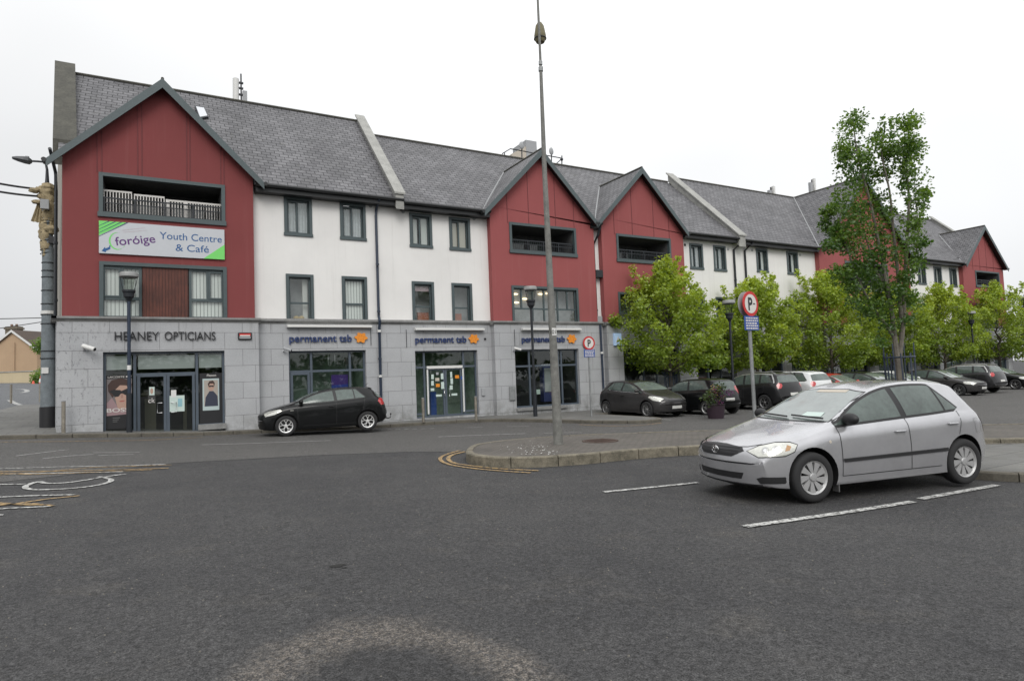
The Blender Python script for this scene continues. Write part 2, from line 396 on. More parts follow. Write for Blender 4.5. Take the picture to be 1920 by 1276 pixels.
MAT['barge'] = M('grey_green_barge', (.075,.10,.105), .5, var=(1.5,.25))
MAT['lead'] = M('lead_flashing', (.26,.265,.27), .55, var=(4,.25))
MAT['coping'] = M('concrete_coping', (.33,.33,.31), .85, var=(2.2,.4), bump=(30,.3))
MAT['darkcoping'] = M('weathered_coping', (.085,.083,.07), .9, var=(2.5,.6), bump=(20,.4))
MAT['cornice'] = M('stone_cornice', (.24,.24,.235), .8, var=(3,.4), bump=(30,.3))
MAT['glass'] = glass_mat('window_glass', (.84,.88,.87), 1.9)
MAT['shopglass'] = glass_mat('shop_glass', (.74,.79,.765), 1.75)
MAT['blind'] = blind_mat()
MAT['net'] = M('net_curtain', (.52,.53,.55), .9, var=(9,.25))
MAT['creamblind'] = M('cream_blind', (.50,.45,.38), .9)
MAT['room'] = M('room_grey', (.42,.42,.43), .9, var=(.8,.4))
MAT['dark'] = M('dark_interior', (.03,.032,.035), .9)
MAT['deepgreen'] = M('shop_interior_green', (.26,.34,.28), .9, var=(.9,.6))
MAT['wood'] = None
def wood_mat():
    mt, t, p = newmat('cedar_boards'); uv = crd(t, 'UV'); sp = t.nodes.new('ShaderNodeSeparateXYZ'); t.links.new(uv, sp.inputs[0])
    f = mth(t, 'FRACT', mth(t, 'DIVIDE', sp.outputs[0], .095)); g = rmp(t, mth(t, 'ABSOLUTE', mth(t, 'SUBTRACT', f, .5)), .42, .48)
    sw = t.nodes.new('ShaderNodeVectorMath'); sw.operation = 'MULTIPLY'; t.links.new(uv, sw.inputs[0]); sw.inputs[1].default_value = (12,.8,1)
    n_ = rmp(t, noise_(t, sw.outputs[0], 2, 5, .7), .3, .7); c = mixc(t, n_, (.055,.014,.009), (.13,.035,.02))
    lo = rmp(t, noise_(t, uv, .9, 4), .35, .65, .7, 1.2); c = mixc(t, 1, c, lo, 'MULTIPLY')
    t.links.new(mixc(t, g, c, (.02,.008,.006)), p.inputs['Base Color']); p.inputs['Roughness'].default_value = .6
    bump_(t, p, mth(t, 'MULTIPLY', g, -1), .6, .01); return mt
MAT['wood'] = wood_mat()
MAT['pave'] = paving('concrete_paving', (.15,.148,.138), (.125,.124,.118), .9, .6, .012, (.06,.06,.055))
MAT['cobble'] = paving('island_setts', (.118,.105,.092), (.092,.084,.075), .21, .105, .012, (.06,.055,.045))
MAT['kerb'] = M('kerb_stone', (.20,.178,.135), .85, var=(6,.55), bump=(25,.6), c2=(.045,.042,.03))
MAT['darkkerb'] = M('dark_kerb', (.115,.105,.085), .88, var=(4,.5), bump=(25,.5))
MAT['wpaint'] = paint_mat('white_road_paint', (.55,.55,.53), .48)
MAT['wfaint'] = paint_mat('faded_white_road_paint', (.42,.42,.41), .45)
MAT['ypaint'] = paint_mat('yellow_road_paint', (.44,.29,.12), .48)
MAT['bark'] = M('bark', (.10,.085,.065), .9, var=(6,.5), bump=(25,.9))
MAT['paleb'] = M('grey_bark', (.16,.145,.12), .9, var=(6,.5), bump=(25,.9))
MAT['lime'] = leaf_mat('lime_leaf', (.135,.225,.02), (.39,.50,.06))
MAT['dleaf'] = leaf_mat('dark_leaf', (.038,.10,.015), (.15,.26,.04))
MAT['olive'] = leaf_mat('far_leaf', (.03,.06,.02), (.07,.11,.03))
MAT['galv'] = M('galvanised_steel', (.30,.31,.31), .5, metal=.5, var=(5,.35), bump=(20,.15))
MAT['polegalv'] = M('stained_steel_pole', (.20,.20,.185), .7, metal=.2, var=(7,.55), bump=(20,.3))
MAT['concpole'] = M('grey_pole', (.17,.195,.21), .75, var=(5,.4), bump=(20,.3))
MAT['blackm'] = M('black_painted_metal', (.012,.015,.02), .45)
MAT['navy'] = M('navy_painted_metal', (.018,.03,.055), .45)
MAT['steel'] = M('brushed_steel', (.34,.31,.26), .4, metal=.7, var=(8,.3))
MAT['hessian'] = M('hessian_sacking', (.38,.31,.19), .95, var=(9,.5), bump=(40,.8))
MAT['plasticw'] = M('white_plastic', (.65,.65,.63), .5)
MAT['plasticg'] = M('grey_plastic', (.33,.34,.35), .6)
MAT['signw'] = M('sign_white', (.62,.60,.57), .5)
MAT['signr'] = M('sign_red', (.50,.02,.018), .45)
MAT['signb'] = M('sign_blue', (.02,.07,.30), .45)
MAT['signblk'] = M('sign_black', (.012,.012,.014), .5)
MAT['lettnavy'] = M('letter_navy', (.018,.038,.13), .45)
MAT['orange'] = M('logo_orange', (.75,.26,.02), .45)
MAT['bannerw'] = M('banner_white', (.50,.52,.55), .6, var=(1.5,.06))
MAT['bgreen'] = M('banner_green', (.17,.62,.14), .6)
MAT['bpurple'] = M('banner_purple', (.10,.03,.16), .6)
MAT['bblue'] = M('banner_blue', (.015,.09,.25), .6)
MAT['bpink'] = M('banner_pink', (.50,.36,.40), .6)
MAT['tyre'] = M('tyre_rubber', (.02,.02,.021), .85)
MAT['rimsil'] = M('silver_wheel', (.42,.42,.41), .38, metal=.75)
MAT['rimbright'] = M('bright_alloy', (.75,.75,.74), .35, metal=.6)
MAT['rimcap'] = M('silver_wheel_cover', (.40,.40,.40), .45, metal=.35)
MAT['rimdark'] = M('grey_alloy', (.25,.25,.25), .4, metal=.7)
MAT['carblk'] = M('black_trim', (.013,.013,.014), .55)
MAT['carglass'] = M('car_glass', (.085,.11,.10), .04, spec=.5, ior=1.6, var=(1.6,.5))
MAT['carscreen'] = M('windscreen_glass', (.15,.18,.17), .05, spec=.8, ior=2.0, var=(1.5,.35))
MAT['lampclear'] = M('headlamp_lens', (.60,.60,.55), .10, metal=.5, coat=1, var=(30,.25))
MAT['lampred'] = M('tail_lamp', (.42,.012,.015), .15, coat=1)
MAT['chrome'] = M('chrome', (.75,.75,.75), .12, metal=1)
MAT['plate'] = M('number_plate', (.60,.60,.57), .5)
MAT['paper'] = M('paper', (.52,.62,.58), .7)
MAT['silver'] = car_paint('silver_paint', (.47,.47,.485), .62, .6)
MAT['pblack'] = car_paint('black_paint', (.006,.0065,.007), coat=.45)
MAT['pgrey'] = car_paint('dark_grey_paint', (.05,.048,.048), .3, .5)
MAT['pcharc'] = car_paint('charcoal_paint', (.020,.020,.021), .2, .5)
MAT['pwhite'] = car_paint('white_paint', (.62,.63,.63))
MAT['pred'] = car_paint('red_paint', (.45,.02,.015))
MAT['pcharc2'] = car_paint('graphite_paint', (.032,.032,.034), .3, .5)

# ------------------------------------------------------------------ ground, road, pavements
def cut_grid(bm, res, axes=(0,1)):
    co = [v.co for v in bm.verts]
    for ax in axes:
        lo = min(c[ax] for c in co); hi = max(c[ax] for c in co)
        k = math.floor(lo/res)+1
        pl = []
        while k*res < hi: pl.append(k*res); k += 1
        for q in pl:
            c = Vector((0,0,0)); c[ax] = q; n = Vector((0,0,0)); n[ax] = 1
            bmesh.ops.bisect_plane(bm, geom=bm.verts[:]+bm.edges[:]+bm.faces[:], plane_co=c, plane_no=n, dist=1e-5)
            co = [v.co for v in bm.verts]
def flat_bm(polys, res):
    bm = bmesh.new()
    for p in polys:
        bm.faces.new([bm.verts.new((x, y, 0)) for x, y in p])
    bm.normal_update(); bmesh.ops.triangulate(bm, faces=bm.faces[:])
    cut_grid(bm, res)
    bmesh.ops.recalc_face_normals(bm, faces=bm.faces[:])
    for f in bm.faces:
        if f.normal.z < 0: f.normal_flip()
    return bm
def sheet(name, polys, dz, res, mats, skirt=0, parent=None):
    bm = flat_bm(polys, res)
    for v in bm.verts: v.co.z = zt(v.co.x, v.co.y) + dz
    if skirt:
        be = [e for e in bm.edges if e.is_boundary]
        r_ = bmesh.ops.extrude_edge_only(bm, edges=be)
        for v in [g for g in r_['geom'] if isinstance(g, bmesh.types.BMVert)]: v.co.z -= skirt
        for f in [g for g in r_['geom'] if isinstance(g, bmesh.types.BMFace)]: f.material_index = 1 if isinstance(mats, (list, tuple)) and len(mats) > 1 else 0
        bmesh.ops.recalc_face_normals(bm, faces=bm.faces[:])
    me = bpy.data.meshes.new(name); bm.to_mesh(me); bm.free()
    for mt in (mats if isinstance(mats, (list, tuple)) else [mats]): me.materials.append(mt)
    meter_uv(me)
    o = bpy.data.objects.new(name, me); col.objects.link(o); o.parent = parent
    return o
# one ground sheet, finer near the place
xs = sorted(set([-400,-250,-150,-100,-70]+[x*.5 for x in range(-96, 40)]+[20+x*2 for x in range(0,40)]+[100,130,180,260,400]))
ys = sorted(set([-300,-150,-80,-40,-20]+[y*.5 for y in range(-12, 60)]+[30+y*2 for y in range(0,36)]+[105,130,180,260,400]))
g = MB(); g.v = [Vector((x, y, zt(x, y))) for y in ys for x in xs]; nx = len(xs)
g.f = [(j*nx+i, j*nx+i+1, (j+1)*nx+i+1, (j+1)*nx+i) for j in range(len(ys)-1) for i in range(nx-1)]; g.m = [0]*len(g.f)
struct(g.build('ground', MAT['asphalt'], uv=False))
def G(*pts, dz=0): return [gnd(x, y, dz) for x, y in pts]
# smoother street between the island and the building
k1 = G((-40,908),(100,893),(325,868),(600,853),(760,847),(878,846))
road = k1 + [(6.2,12.2),(6.6,13.2),(9.2,12.6),(16.5,6.4),(30,-1),(48,-11),(90,-30),(90,24.6),(20,24.6),(-5,25.5),(-14,28)]
struct(sheet('road', [road], .005, .5, MAT['road']))
# side street climbing away on the left
struct(sheet('side_street', [[(-60,30),(-14,28),(-6.6,28.5),(-6.3,33),(-5.6,40),(-3.0,46),(2,80),(-6,88),(-60,112)]], .009, 1., MAT['street']))
# kerbed pavement in front of the building with its built-out nib
kerbl = [(-12.5,26.6),(-7.5,24.4),(-4.6,23.5),(-2.4,23.1),(0,23.25),(3.0,23.5),(5.2,23.1),(7.6,22.75),(9.3,22.9),(11.2,22.6),(12.2,21.5),(12.9,19.9),(13.5,18.2),(14.2,17.1),(15.0,16.75),(15.9,17.1),(16.2,18.2),(16.1,20.2),(16.3,22.4),(60,22.5)]
def offs(pl, d, close=False):
    o_ = []
    for i, p in enumerate(pl):
        a = pl[i-1] if (i or close) else p; b = pl[(i+1) % len(pl)] if (i < len(pl)-1 or close) else p
        t_ = Vector((b[0]-a[0], b[1]-a[1])).normalized(); o_.append((p[0]-t_.y*d, p[1]+t_.x*d))
    return o_
def densify(pl, res):
    o_ = []
    for a, b in zip(pl, pl[1:]):
        n = max(1, int(math.hypot(b[0]-a[0], b[1]-a[1])/res))
        for i in range(n): o_.append((a[0]+(b[0]-a[0])*i/n, a[1]+(b[1]-a[1])*i/n))
    return o_ + [pl[-1]]
def rounded(pl, it=2, close=False):
    for _ in range(it):
        q = [] if close else [pl[0]]
        for i in range(len(pl) if close else len(pl)-1):
            a = pl[i]; b = pl[(i+1) % len(pl)]
            q += [(a[0]*.75+b[0]*.25, a[1]*.75+b[1]*.25), (a[0]*.25+b[0]*.75, a[1]*.25+b[1]*.75)]
        pl = q if close else q + [pl[-1]]
    return pl
def kerb(name, pl, wd, dz, mat_, drop=.35, stone=.9, parent=None):
    """kerb stones along pl (inner side on the left), each stone with a small gap"""
    b = MB(); 
    # arc-length resample into stones
    L_ = [0]
    for a, c in zip(pl, pl[1:]): L_.append(L_[-1]+math.hypot(c[0]-a[0], c[1]-a[1]))
    def pt(s_):
        s_ = max(0, min(L_[-1], s_))
        for i in range(len(L_)-1):
            if s_ <= L_[i+1]:
                t_ = (s_-L_[i])/max(1e-9, L_[i+1]-L_[i]); return (pl[i][0]+(pl[i+1][0]-pl[i][0])*t_, pl[i][1]+(pl[i+1][1]-pl[i][1])*t_)
        return pl[-1]
    s_ = 0; rnd = random.Random(3)
    while s_ < L_[-1]-.05:
        e_ = min(L_[-1], s_+stone); a = s_+.010; c = e_-.010
        ps = [pt(a+(c-a)*i/3) for i in range(4)]; dn = rnd.uniform(-.006, .006)
        inn = []
        for i, p in enumerate(ps):
            q0 = ps[max(0,i-1)]; q1 = ps[min(3,i+1)]; t_ = Vector((q1[0]-q0[0], q1[1]-q0[1])).normalized(); inn.append((-t_.y, t_.x))
        vs = []
        for p, n_ in zip(ps, inn):
            z = zt(*p)+dz+dn
            for d_, h_ in ((0,-drop),(0,-.022),(.02,0),(wd,0),(wd,-drop)): vs.append((p[0]+n_[0]*d_, p[1]+n_[1]*d_, z+h_))
        fs = [(i*5+j, i*5+j+1, (i+1)*5+j+1, (i+1)*5+j) for i in range(3) for j in range(4)] + [(0,4,3,2,1)[::1], (15,16,17,18,19)]
        b.add(vs, [f[::-1] for f in fs]); s_ = e_
    return b.build(name, mat_, parent)
kr = rounded(kerbl, 2)
PH = .125
struct(kerb('pavement_kerb', kr, .16, PH, MAT['darkkerb'], .3))
inn = offs(kr, .15)
struct(sheet('pavement', [inn + [(60,25.2),(-2.6,25.2),(-3.4,31),(-4.6,39),(-6.0,39),(-6.4,33),(-6.8,28.8),(-12,30.5)]], PH-.004, .5, MAT['pave'], .3))
# traffic island with the tall pole
isl = [(5.75,12.35),(5.35,11.55),(5.38,10.75),(5.85,10.22),(6.9,9.95),(8.3,9.9),(9.6,9.65),(11.8,8.1),(14.6,6.35),(22,1.8),(33,-4.8),(34.2,-3.2),(24,3.6),(16.8,8.9),(16.4,10.4),(13.6,11.3),(9.6,13.4),(7.6,13.75),(6.4,13.3)]
ir = rounded(isl, 2, True)
IH = .2
struct(kerb('island_kerb', ir+[ir[0]], .14, IH, MAT['kerb'], .4, .92))
struct(sheet('traffic_island', [offs(ir, .13, True)], IH-.006, .5, MAT['cobble']))
# low paved nib at the head of the parking bay
nib = [(10.45,5.35),(10.5,4.7),(10.7,4.25),(12.5,3.1),(20,-1.6),(23,-.6),(22,1.5),(14.55,6.2),(11.9,7.9)]
nr = rounded(nib, 1, True)
struct(kerb('bay_kerb', nr+[nr[0]], .13, .13, MAT['darkkerb'], .3))
struct(sheet('bay_pavement', [offs(nr, .12, True)], .126, .5, MAT['pave']))

# ------------------------------------------------------------------ painted markings
def stripe(pl, wd, dz=.012):
    b = []
    pl = densify(pl, .35); l = offs(pl, wd/2); r_ = offs(pl, -wd/2)
    vs = [(x, y, zt(x, y)+dz) for x, y in l] + [(x, y, zt(x, y)+dz) for x, y in r_]; n = len(pl)
    return vs, [(i, n+i, n+i+1, i+1) for i in range(n-1)]
def marks(name, items, mat_, dz=.012):
    b = MB()
    for pl, wd in items: b.add(*stripe(pl, wd, dz))
    return struct(b.build(name, mat_))
marks('parking_line', [(G((1132,923),(1308,905)), .1), (G((1396,988),(1712,941)), .11), (G((1726,936),(1869,910)), .11)], MAT['wpaint'])
tip = G((832,862),(834,856),(846,851),(872,846))
y1 = rounded(G((872,847),(846,853),(838,861),(850,869),(885,874),(930,879),(1010,883)), 2)
y2 = rounded(G((862,845),(836,852),(822,860),(835,870),(872,877),(930,883),(995,887)), 2)
marks('yellow_line', [(y1, .09), (y2, .08), (G((0,829),(120,828),(260,826),(380,820)), .07), (rounded(G((1085,796),(1140,799),(1200,798),(1240,793)), 2), .08)], MAT['ypaint'], .014)
zz = [(G((-40,885),(100,884),(200,882),(316,878)), .08), (G((-40,893),(60,887),(170,877),(322,872)), .07), (G((-40,886),(60,890),(150,887),(285,881)), .07),
      (G((-40,947),(60,945),(100,949)), .07), (G((-40,952),(30,945),(90,936),(150,930)), .07), (G((-40,940),(40,947),(90,948)), .06)]
marks('yellow_zigzag', zz, MAT['ypaint'], .014)
ss = rounded(G((236,889),(205,893),(170,899),(125,906),(80,907),(75,902),(52,909),(45,915),(60,919),(110,918),(160,914),(195,908),(212,901),(200,896),(186,894)), 2)
marks('white_lettering', [(ss, .09), (G((-60,910),(45,908)), .09), (G((-60,881),(100,876),(247,873),(310,871)), .08), (G((-60,893),(60,888),(230,885)), .08),
      (G((-60,935),(60,930),(140,928)), .08), (G((-60,958),(30,953),(95,950)), .08), (G((-60,972),(6,966)), .12)], MAT['wpaint'], .013)
marks('centre_line', [(G((378,834),(620,826)), .09), (G((822,819),(895,816),(985,813)), .09), (G((1020,812),(1090,811)), .07), (G((80,860),(130,855),(175,852)), .07), (G((30,855),(110,845),(130,843)), .06), (G((185,854),(250,852)), .06), (G((175,849),(262,848)), .05), (G((870,802),(905,801)), .06), (G((950,800),(992,799)), .06)], MAT['wfaint'], .013)
fp = []
for i in range(9):
    x = 678+i*16; y = 806.5 - i*.35
    fp.append((G((x, y), (x+8, y-.5)), .12))
marks('worn_lettering', fp, MAT['wfaint'], .013)
marks('bay_line', [([(x, 17.4),(x, 22.2)], .09) for x in (16.5,18.9,22.0,24.9,28.0,30.7,33.4,36.2,39.6,42.8,45.5,48.5,51.5)], MAT['wfaint'], .013)
marks('side_street_line', [(rounded([loc(x,d)[:2] for x,d in ((40,44),(50,45),(52,47),(44,49),(30,49))], 2), .3), (rounded([loc(x,d)[:2] for x,d in ((18,36),(30,33),(50,31.5),(74,31.5))], 2), .25)], MAT['wfaint'], .02)
# manhole cover and a scatter of litter on the island
mx_, my_ = gnd(1125, 826, IH)
b = MB(); b.lathe([(.42,-.02),(.42,.006),(.38,.009),(.36,.004),(0.01,.004)], 28, 'z', (mx_, my_, zt(mx_, my_)+IH+.003))
for i in range(-3, 4): b.box((mx_-.3, my_+i*.09-.012, zt(mx_, my_)+IH+.004), (mx_+.3, my_+i*.09+.012, zt(mx_, my_)+IH+.016))
tag(b.build('manhole_cover', M('rusty_iron', (.07,.045,.035), .8, var=(9,.4))), 'round rusty iron manhole cover set in the traffic island paving', 'manhole cover')
b = MB(); rr = random.Random(5)
for i in range(150):
    px, py = (1010, 846) if i < 90 else (1000, 834)
    x, y = gnd(px+rr.gauss(0, 28), min(851, max(826, py+rr.gauss(0, 5))), IH); s_ = rr.uniform(.008, .024); z = zt(x, y)+IH
    a = rr.uniform(0, 3.14); b.add([(x+s_*math.cos(a+k), y+s_*math.sin(a+k)*.7, z+.002+.006*(k > 2)) for k in (0,1.5,3,4.6)], [(0,1,2,3)])
tag(b.build('bird_droppings', MAT['plasticw']), 'white specks of bird droppings scattered under the tall pole', 'droppings')['kind'] = 'stuff'
b = MB()
for i in range(1400):
    x = rr.uniform(-2.2, 9); y = rr.uniform(2.6, 11); s_ = rr.uniform(.004, .011); z = zt(x, y); a = rr.uniform(0, 6)
    b.add([(x+s_*math.cos(a), y+s_*math.sin(a), z), (x+s_*math.cos(a+2.1), y+s_*math.sin(a+2.1), z), (x+s_*math.cos(a+4.2), y+s_*math.sin(a+4.2), z), (x, y, z+s_*.9)], [(0,1,3),(1,2,3),(2,0,3)])
o = b.build('loose_chippings', M('chipping', (.16,.15,.13), .9, var=(40,.6)), uv=False); cp(o, label='loose stone chippings scattered over the dark asphalt', category='gravel'); o['kind'] = 'stuff'

# ------------------------------------------------------------------ the terrace: three joined blocks
YW, YR = 24.5, 24.2          # white walls and projecting red bays
YSW, YSR = 24.4, 24.08       # stone faces below them
ZC = 3.98                    # top of the stone storey
RY, EY = 29.3, 24.05         # ridge and eave
BACK = 34.5
def wallgrid(b, x0, x1, z0, z1, Y, holes, depth=.22):
    """upright wall face with openings and their reveals"""
    X = sorted(set([x0, x1]+[h[0] for h in holes]+[h[1] for h in holes])); Z = sorted(set([z0, z1]+[h[2] for h in holes]+[h[3] for h in holes]))
    X = [x for x in X if x0 <= x <= x1]; Z = [z for z in Z if z0 <= z <= z1]
    for i in range(len(X)-1):
        for j in range(len(Z)-1):
            cx, cz = (X[i]+X[i+1])/2, (Z[j]+Z[j+1])/2
            if any(h[0] < cx < h[1] and h[2] < cz < h[3] for h in holes): continue
            b.add([(X[i],Y,Z[j]),(X[i+1],Y,Z[j]),(X[i+1],Y,Z[j+1]),(X[i],Y,Z[j+1])], [(0,1,2,3)])
    for (a, c, d, e_) in holes:
        q = Y+depth
        b.add([(a,Y,d),(a,q,d),(a,q,e_),(a,Y,e_)], [(0,3,2,1)][::-1]); b.add([(c,Y,d),(c,q,d),(c,q,e_),(c,Y,e_)], [(0,1,2,3)])
        b.add([(a,Y,e_),(a,q,e_),(c,q,e_),(c,Y,e_)], [(0,3,2,1)]); b.add([(a,Y,d),(a,q,d),(c,q,d),(c,Y,d)], [(0,3,2,1)][::-1])
def hole(xl, xr, yt, yb, Y):
    ym = (yt+yb)/2; xm = (xl+xr)/2
    return (at(xl, ym, Y).x, at(xr, ym, Y).x, at(xm, yb, Y).z, at(xm, yt, Y).z)
def frame_bars(b, x0, x1, z0, z1, Y, t=.06, d=.06, vs=(), hs=()):
    b.box((x0,Y,z0),(x0+t,Y+d,z1)); b.box((x1-t,Y,z0),(x1,Y+d,z1)); b.box((x0+t,Y,z1-t),(x1-t,Y+d,z1)); b.box((x0+t,Y,z0),(x1-t,Y+d,z0+t))
    for v in vs:
        v, lo, hi = v if isinstance(v, tuple) else (v, z0+t, z1-t); b.box((v-t*.6,Y+.003,lo),(v+t*.6,Y+d-.003,hi))
    for h_ in hs:
        h_, lo, hi = h_ if isinstance(h_, tuple) else (h_, x0+t, x1-t); b.box((lo,Y+.006,h_-t*.6),(hi,Y+d-.006,h_+t*.6))
def window(par, h, Y, kind, dress, label=None):
    """surround (the part) with frame, pane and blind as its own pieces"""
    x0, x1, z0, z1 = h; T = .11
    b = MB(); fr = Y-.035
    b.box((x0,fr,z0),(x0+T,Y+.05,z1)); b.box((x1-T,fr,z0),(x1,Y+.05,z1)); b.box((x0+T,fr,z1-T),(x1-T,Y+.05,z1))
    b.box((x0-.02,fr-.02,z0-.02),(x1+.02,Y+.05,z0+T*.8))
    w_ = b.build('window', MAT['frame'], par)
    if label: w_['label'] = label
    X0, X1, Z0, Z1 = x0+T, x1-T, z0+T*.8, z1-T; b = MB(); W_ = X1-X0; H_ = Z1-Z0
    if kind == 'pair': frame_bars(b, X0, X1, Z0, Z1, Y+.08, .055, .07, vs=[X0+W_*.47]); b.box((X0+.02,Y+.06,Z0+.02),(X0+.07,Y+.08,Z1-.05)); b.box((X0+W_*.47-.05,Y+.06,Z0+.02),(X0+W_*.47,Y+.08,Z1-.05)); b.box((X0+.07,Y+.06,Z1-.1),(X0+W_*.47-.05,Y+.08,Z1-.05)); b.box((X0+.07,Y+.06,Z0+.02),(X0+W_*.47-.05,Y+.08,Z0+.07))
    elif kind == 'tall': frame_bars(b, X0, X1, Z0, Z1, Y+.08, .06, .07, hs=[Z0+H_*.40])
    elif kind == 'baywin': frame_bars(b, X0, X1, Z0, Z1, Y+.08, .07, .07, vs=[(X0+W_*.56, Z0+H_*.38, Z1-.05)], hs=[Z0+H_*.38])
    elif kind == 'wide':
        frame_bars(b, X0, X1, Z0, Z1, Y+.08, .06, .07, vs=[(X0+W_*.13, Z0+H_*.42, Z1-.05), X0+W_*.30, (X0+W_*.48, Z0, Z1), X0+W_*.70, (X0+W_*.86, Z0+H_*.42, Z1-.05)], hs=[Z0+H_*.42])
    b.build('window_frame', MAT['frame'], w_)
    MB().add([(X0,Y+.12,Z0),(X1,Y+.12,Z0),(X1,Y+.12,Z1),(X0,Y+.12,Z1)], [(0,1,2,3)]).build('window_pane', MAT['glass'], w_)
    if dress:
        b = MB(); y = Y+.17
        if dress == 'blind': b.box((X0,y,Z0),(X1,y+.01,Z1)); mt = MAT['blind']
        elif dress == 'net':
            n_ = 24; b.v = []; 
            vs = [(X0+W_*i/n_, y+.02+.018*math.sin(i*1.9+x0), z) for z in (Z0, Z1) for i in range(n_+1)]; b.add(vs, [(i, i+1, n_+2+i, n_+1+i) for i in range(n_)]); mt = MAT['net']
        elif dress == 'drapes':
            for a, c in ((0,.36),(.60,1)):
                n_ = 10; vs = [(X0+W_*(a+(c-a)*i/n_), y+.02+.03*(i % 2), z) for z in (Z0, Z1) for i in range(n_+1)]; b.add(vs, [(i, i+1, n_+2+i, n_+1+i) for i in range(n_)])
            mt = MAT['plasticw']
        elif dress == 'cream': b.box((X0,y,Z0+.02),(X1,y+.01,Z1)); mt = MAT['creamblind']
        elif dress == 'half': b.box((X0,y,Z1-.28),(X1,y+.01,Z1)); mt = MAT['bpink']
        if dress != 'none': b.build('blind', mt, w_)
    b = MB(); yb = Y+.75
    b.add([(X0,Y+.2,Z0),(X1,Y+.2,Z0),(X1,Y+.2,Z1),(X0,Y+.2,Z1),(X0-.2,yb,Z0-.05),(X1+.2,yb,Z0-.05),(X1+.2,yb,Z1+.05),(X0-.2,yb,Z1+.05)], [(4,5,6,7),(0,4,7,3),(1,2,6,5),(0,1,5,4),(3,7,6,2)]); b.build('room_backing', MAT['room'], w_)
    return w_
def balcony(par, h, Y, rail=True, label=None, wet=False):
    x0, x1, z0, z1 = h; T = .12; b = MB(); fr = Y-.04
    b.box((x0,fr,z0),(x0+T,Y+.12,z1)); b.box((x1-T,fr,z0),(x1,Y+.12,z1)); b.box((x0+T,fr,z1-T),(x1-T,Y+.12,z1)); b.box((x0-.03,fr-.03,z0-.04),(x1+.03,Y+.12,z0+T))
    bal = b.build('balcony', MAT['frame'], par)
    X0, X1, Z0, Z1 = x0+T, x1-T, z0+T, z1-T; D = 1.7
    b = MB(); y0 = Y+.12; yb = Y+D
    b.add([(X0,y0,Z0-.1),(X1,y0,Z0-.1),(X1,y0,Z1),(X0,y0,Z1),(X0,yb,Z0-.1),(X1,yb,Z0-.1),(X1,yb,Z1),(X0,yb,Z1)], [(4,5,6,7),(0,4,7,3),(1,2,6,5),(0,1,5,4),(3,7,6,2)])
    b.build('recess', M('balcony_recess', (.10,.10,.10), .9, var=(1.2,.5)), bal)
    # glazed doors at the back of the recess
    b = MB(); b.box((X0+.5,yb-.05,Z0-.1),(X0+1.6,yb-.01,Z1-.2)); b.box((X1-1.5,yb-.05,Z0-.1),(X1-.5,yb-.01,Z1-.2)); b.build('balcony_door', MAT['carglass'], bal)
    b = MB(); yr = Y+.07; zr = Z0+(Z1-Z0)*.40
    b.box((X0,yr-.02,zr),(X1,yr+.02,zr+.045)); b.box((X0,yr-.015,zr-.16),(X1,yr+.015,zr-.13)); b.box((X0,yr-.015,Z0+.02),(X1,yr+.015,Z0+.05))
    n_ = int((X1-X0)/.105)
    for i in range(n_+1): xx = X0+.03+(X1-X0-.06)*i/n_; b.box((xx-.008,yr-.008,Z0+.05),(xx+.008,yr+.008,zr))
    for i in range(5): xx = X0+.03+(X1-X0-.06)*i/4; b.box((xx-.022,yr-.022,Z0),(xx+.022,yr+.022,zr))
    b.build('railing', MAT['blackm'], bal)
    return bal
BEAD = M('groove_shade_bead', (.14,.035,.037), .8)  # raised beads, darker than the wall red: groove shade put into their colour
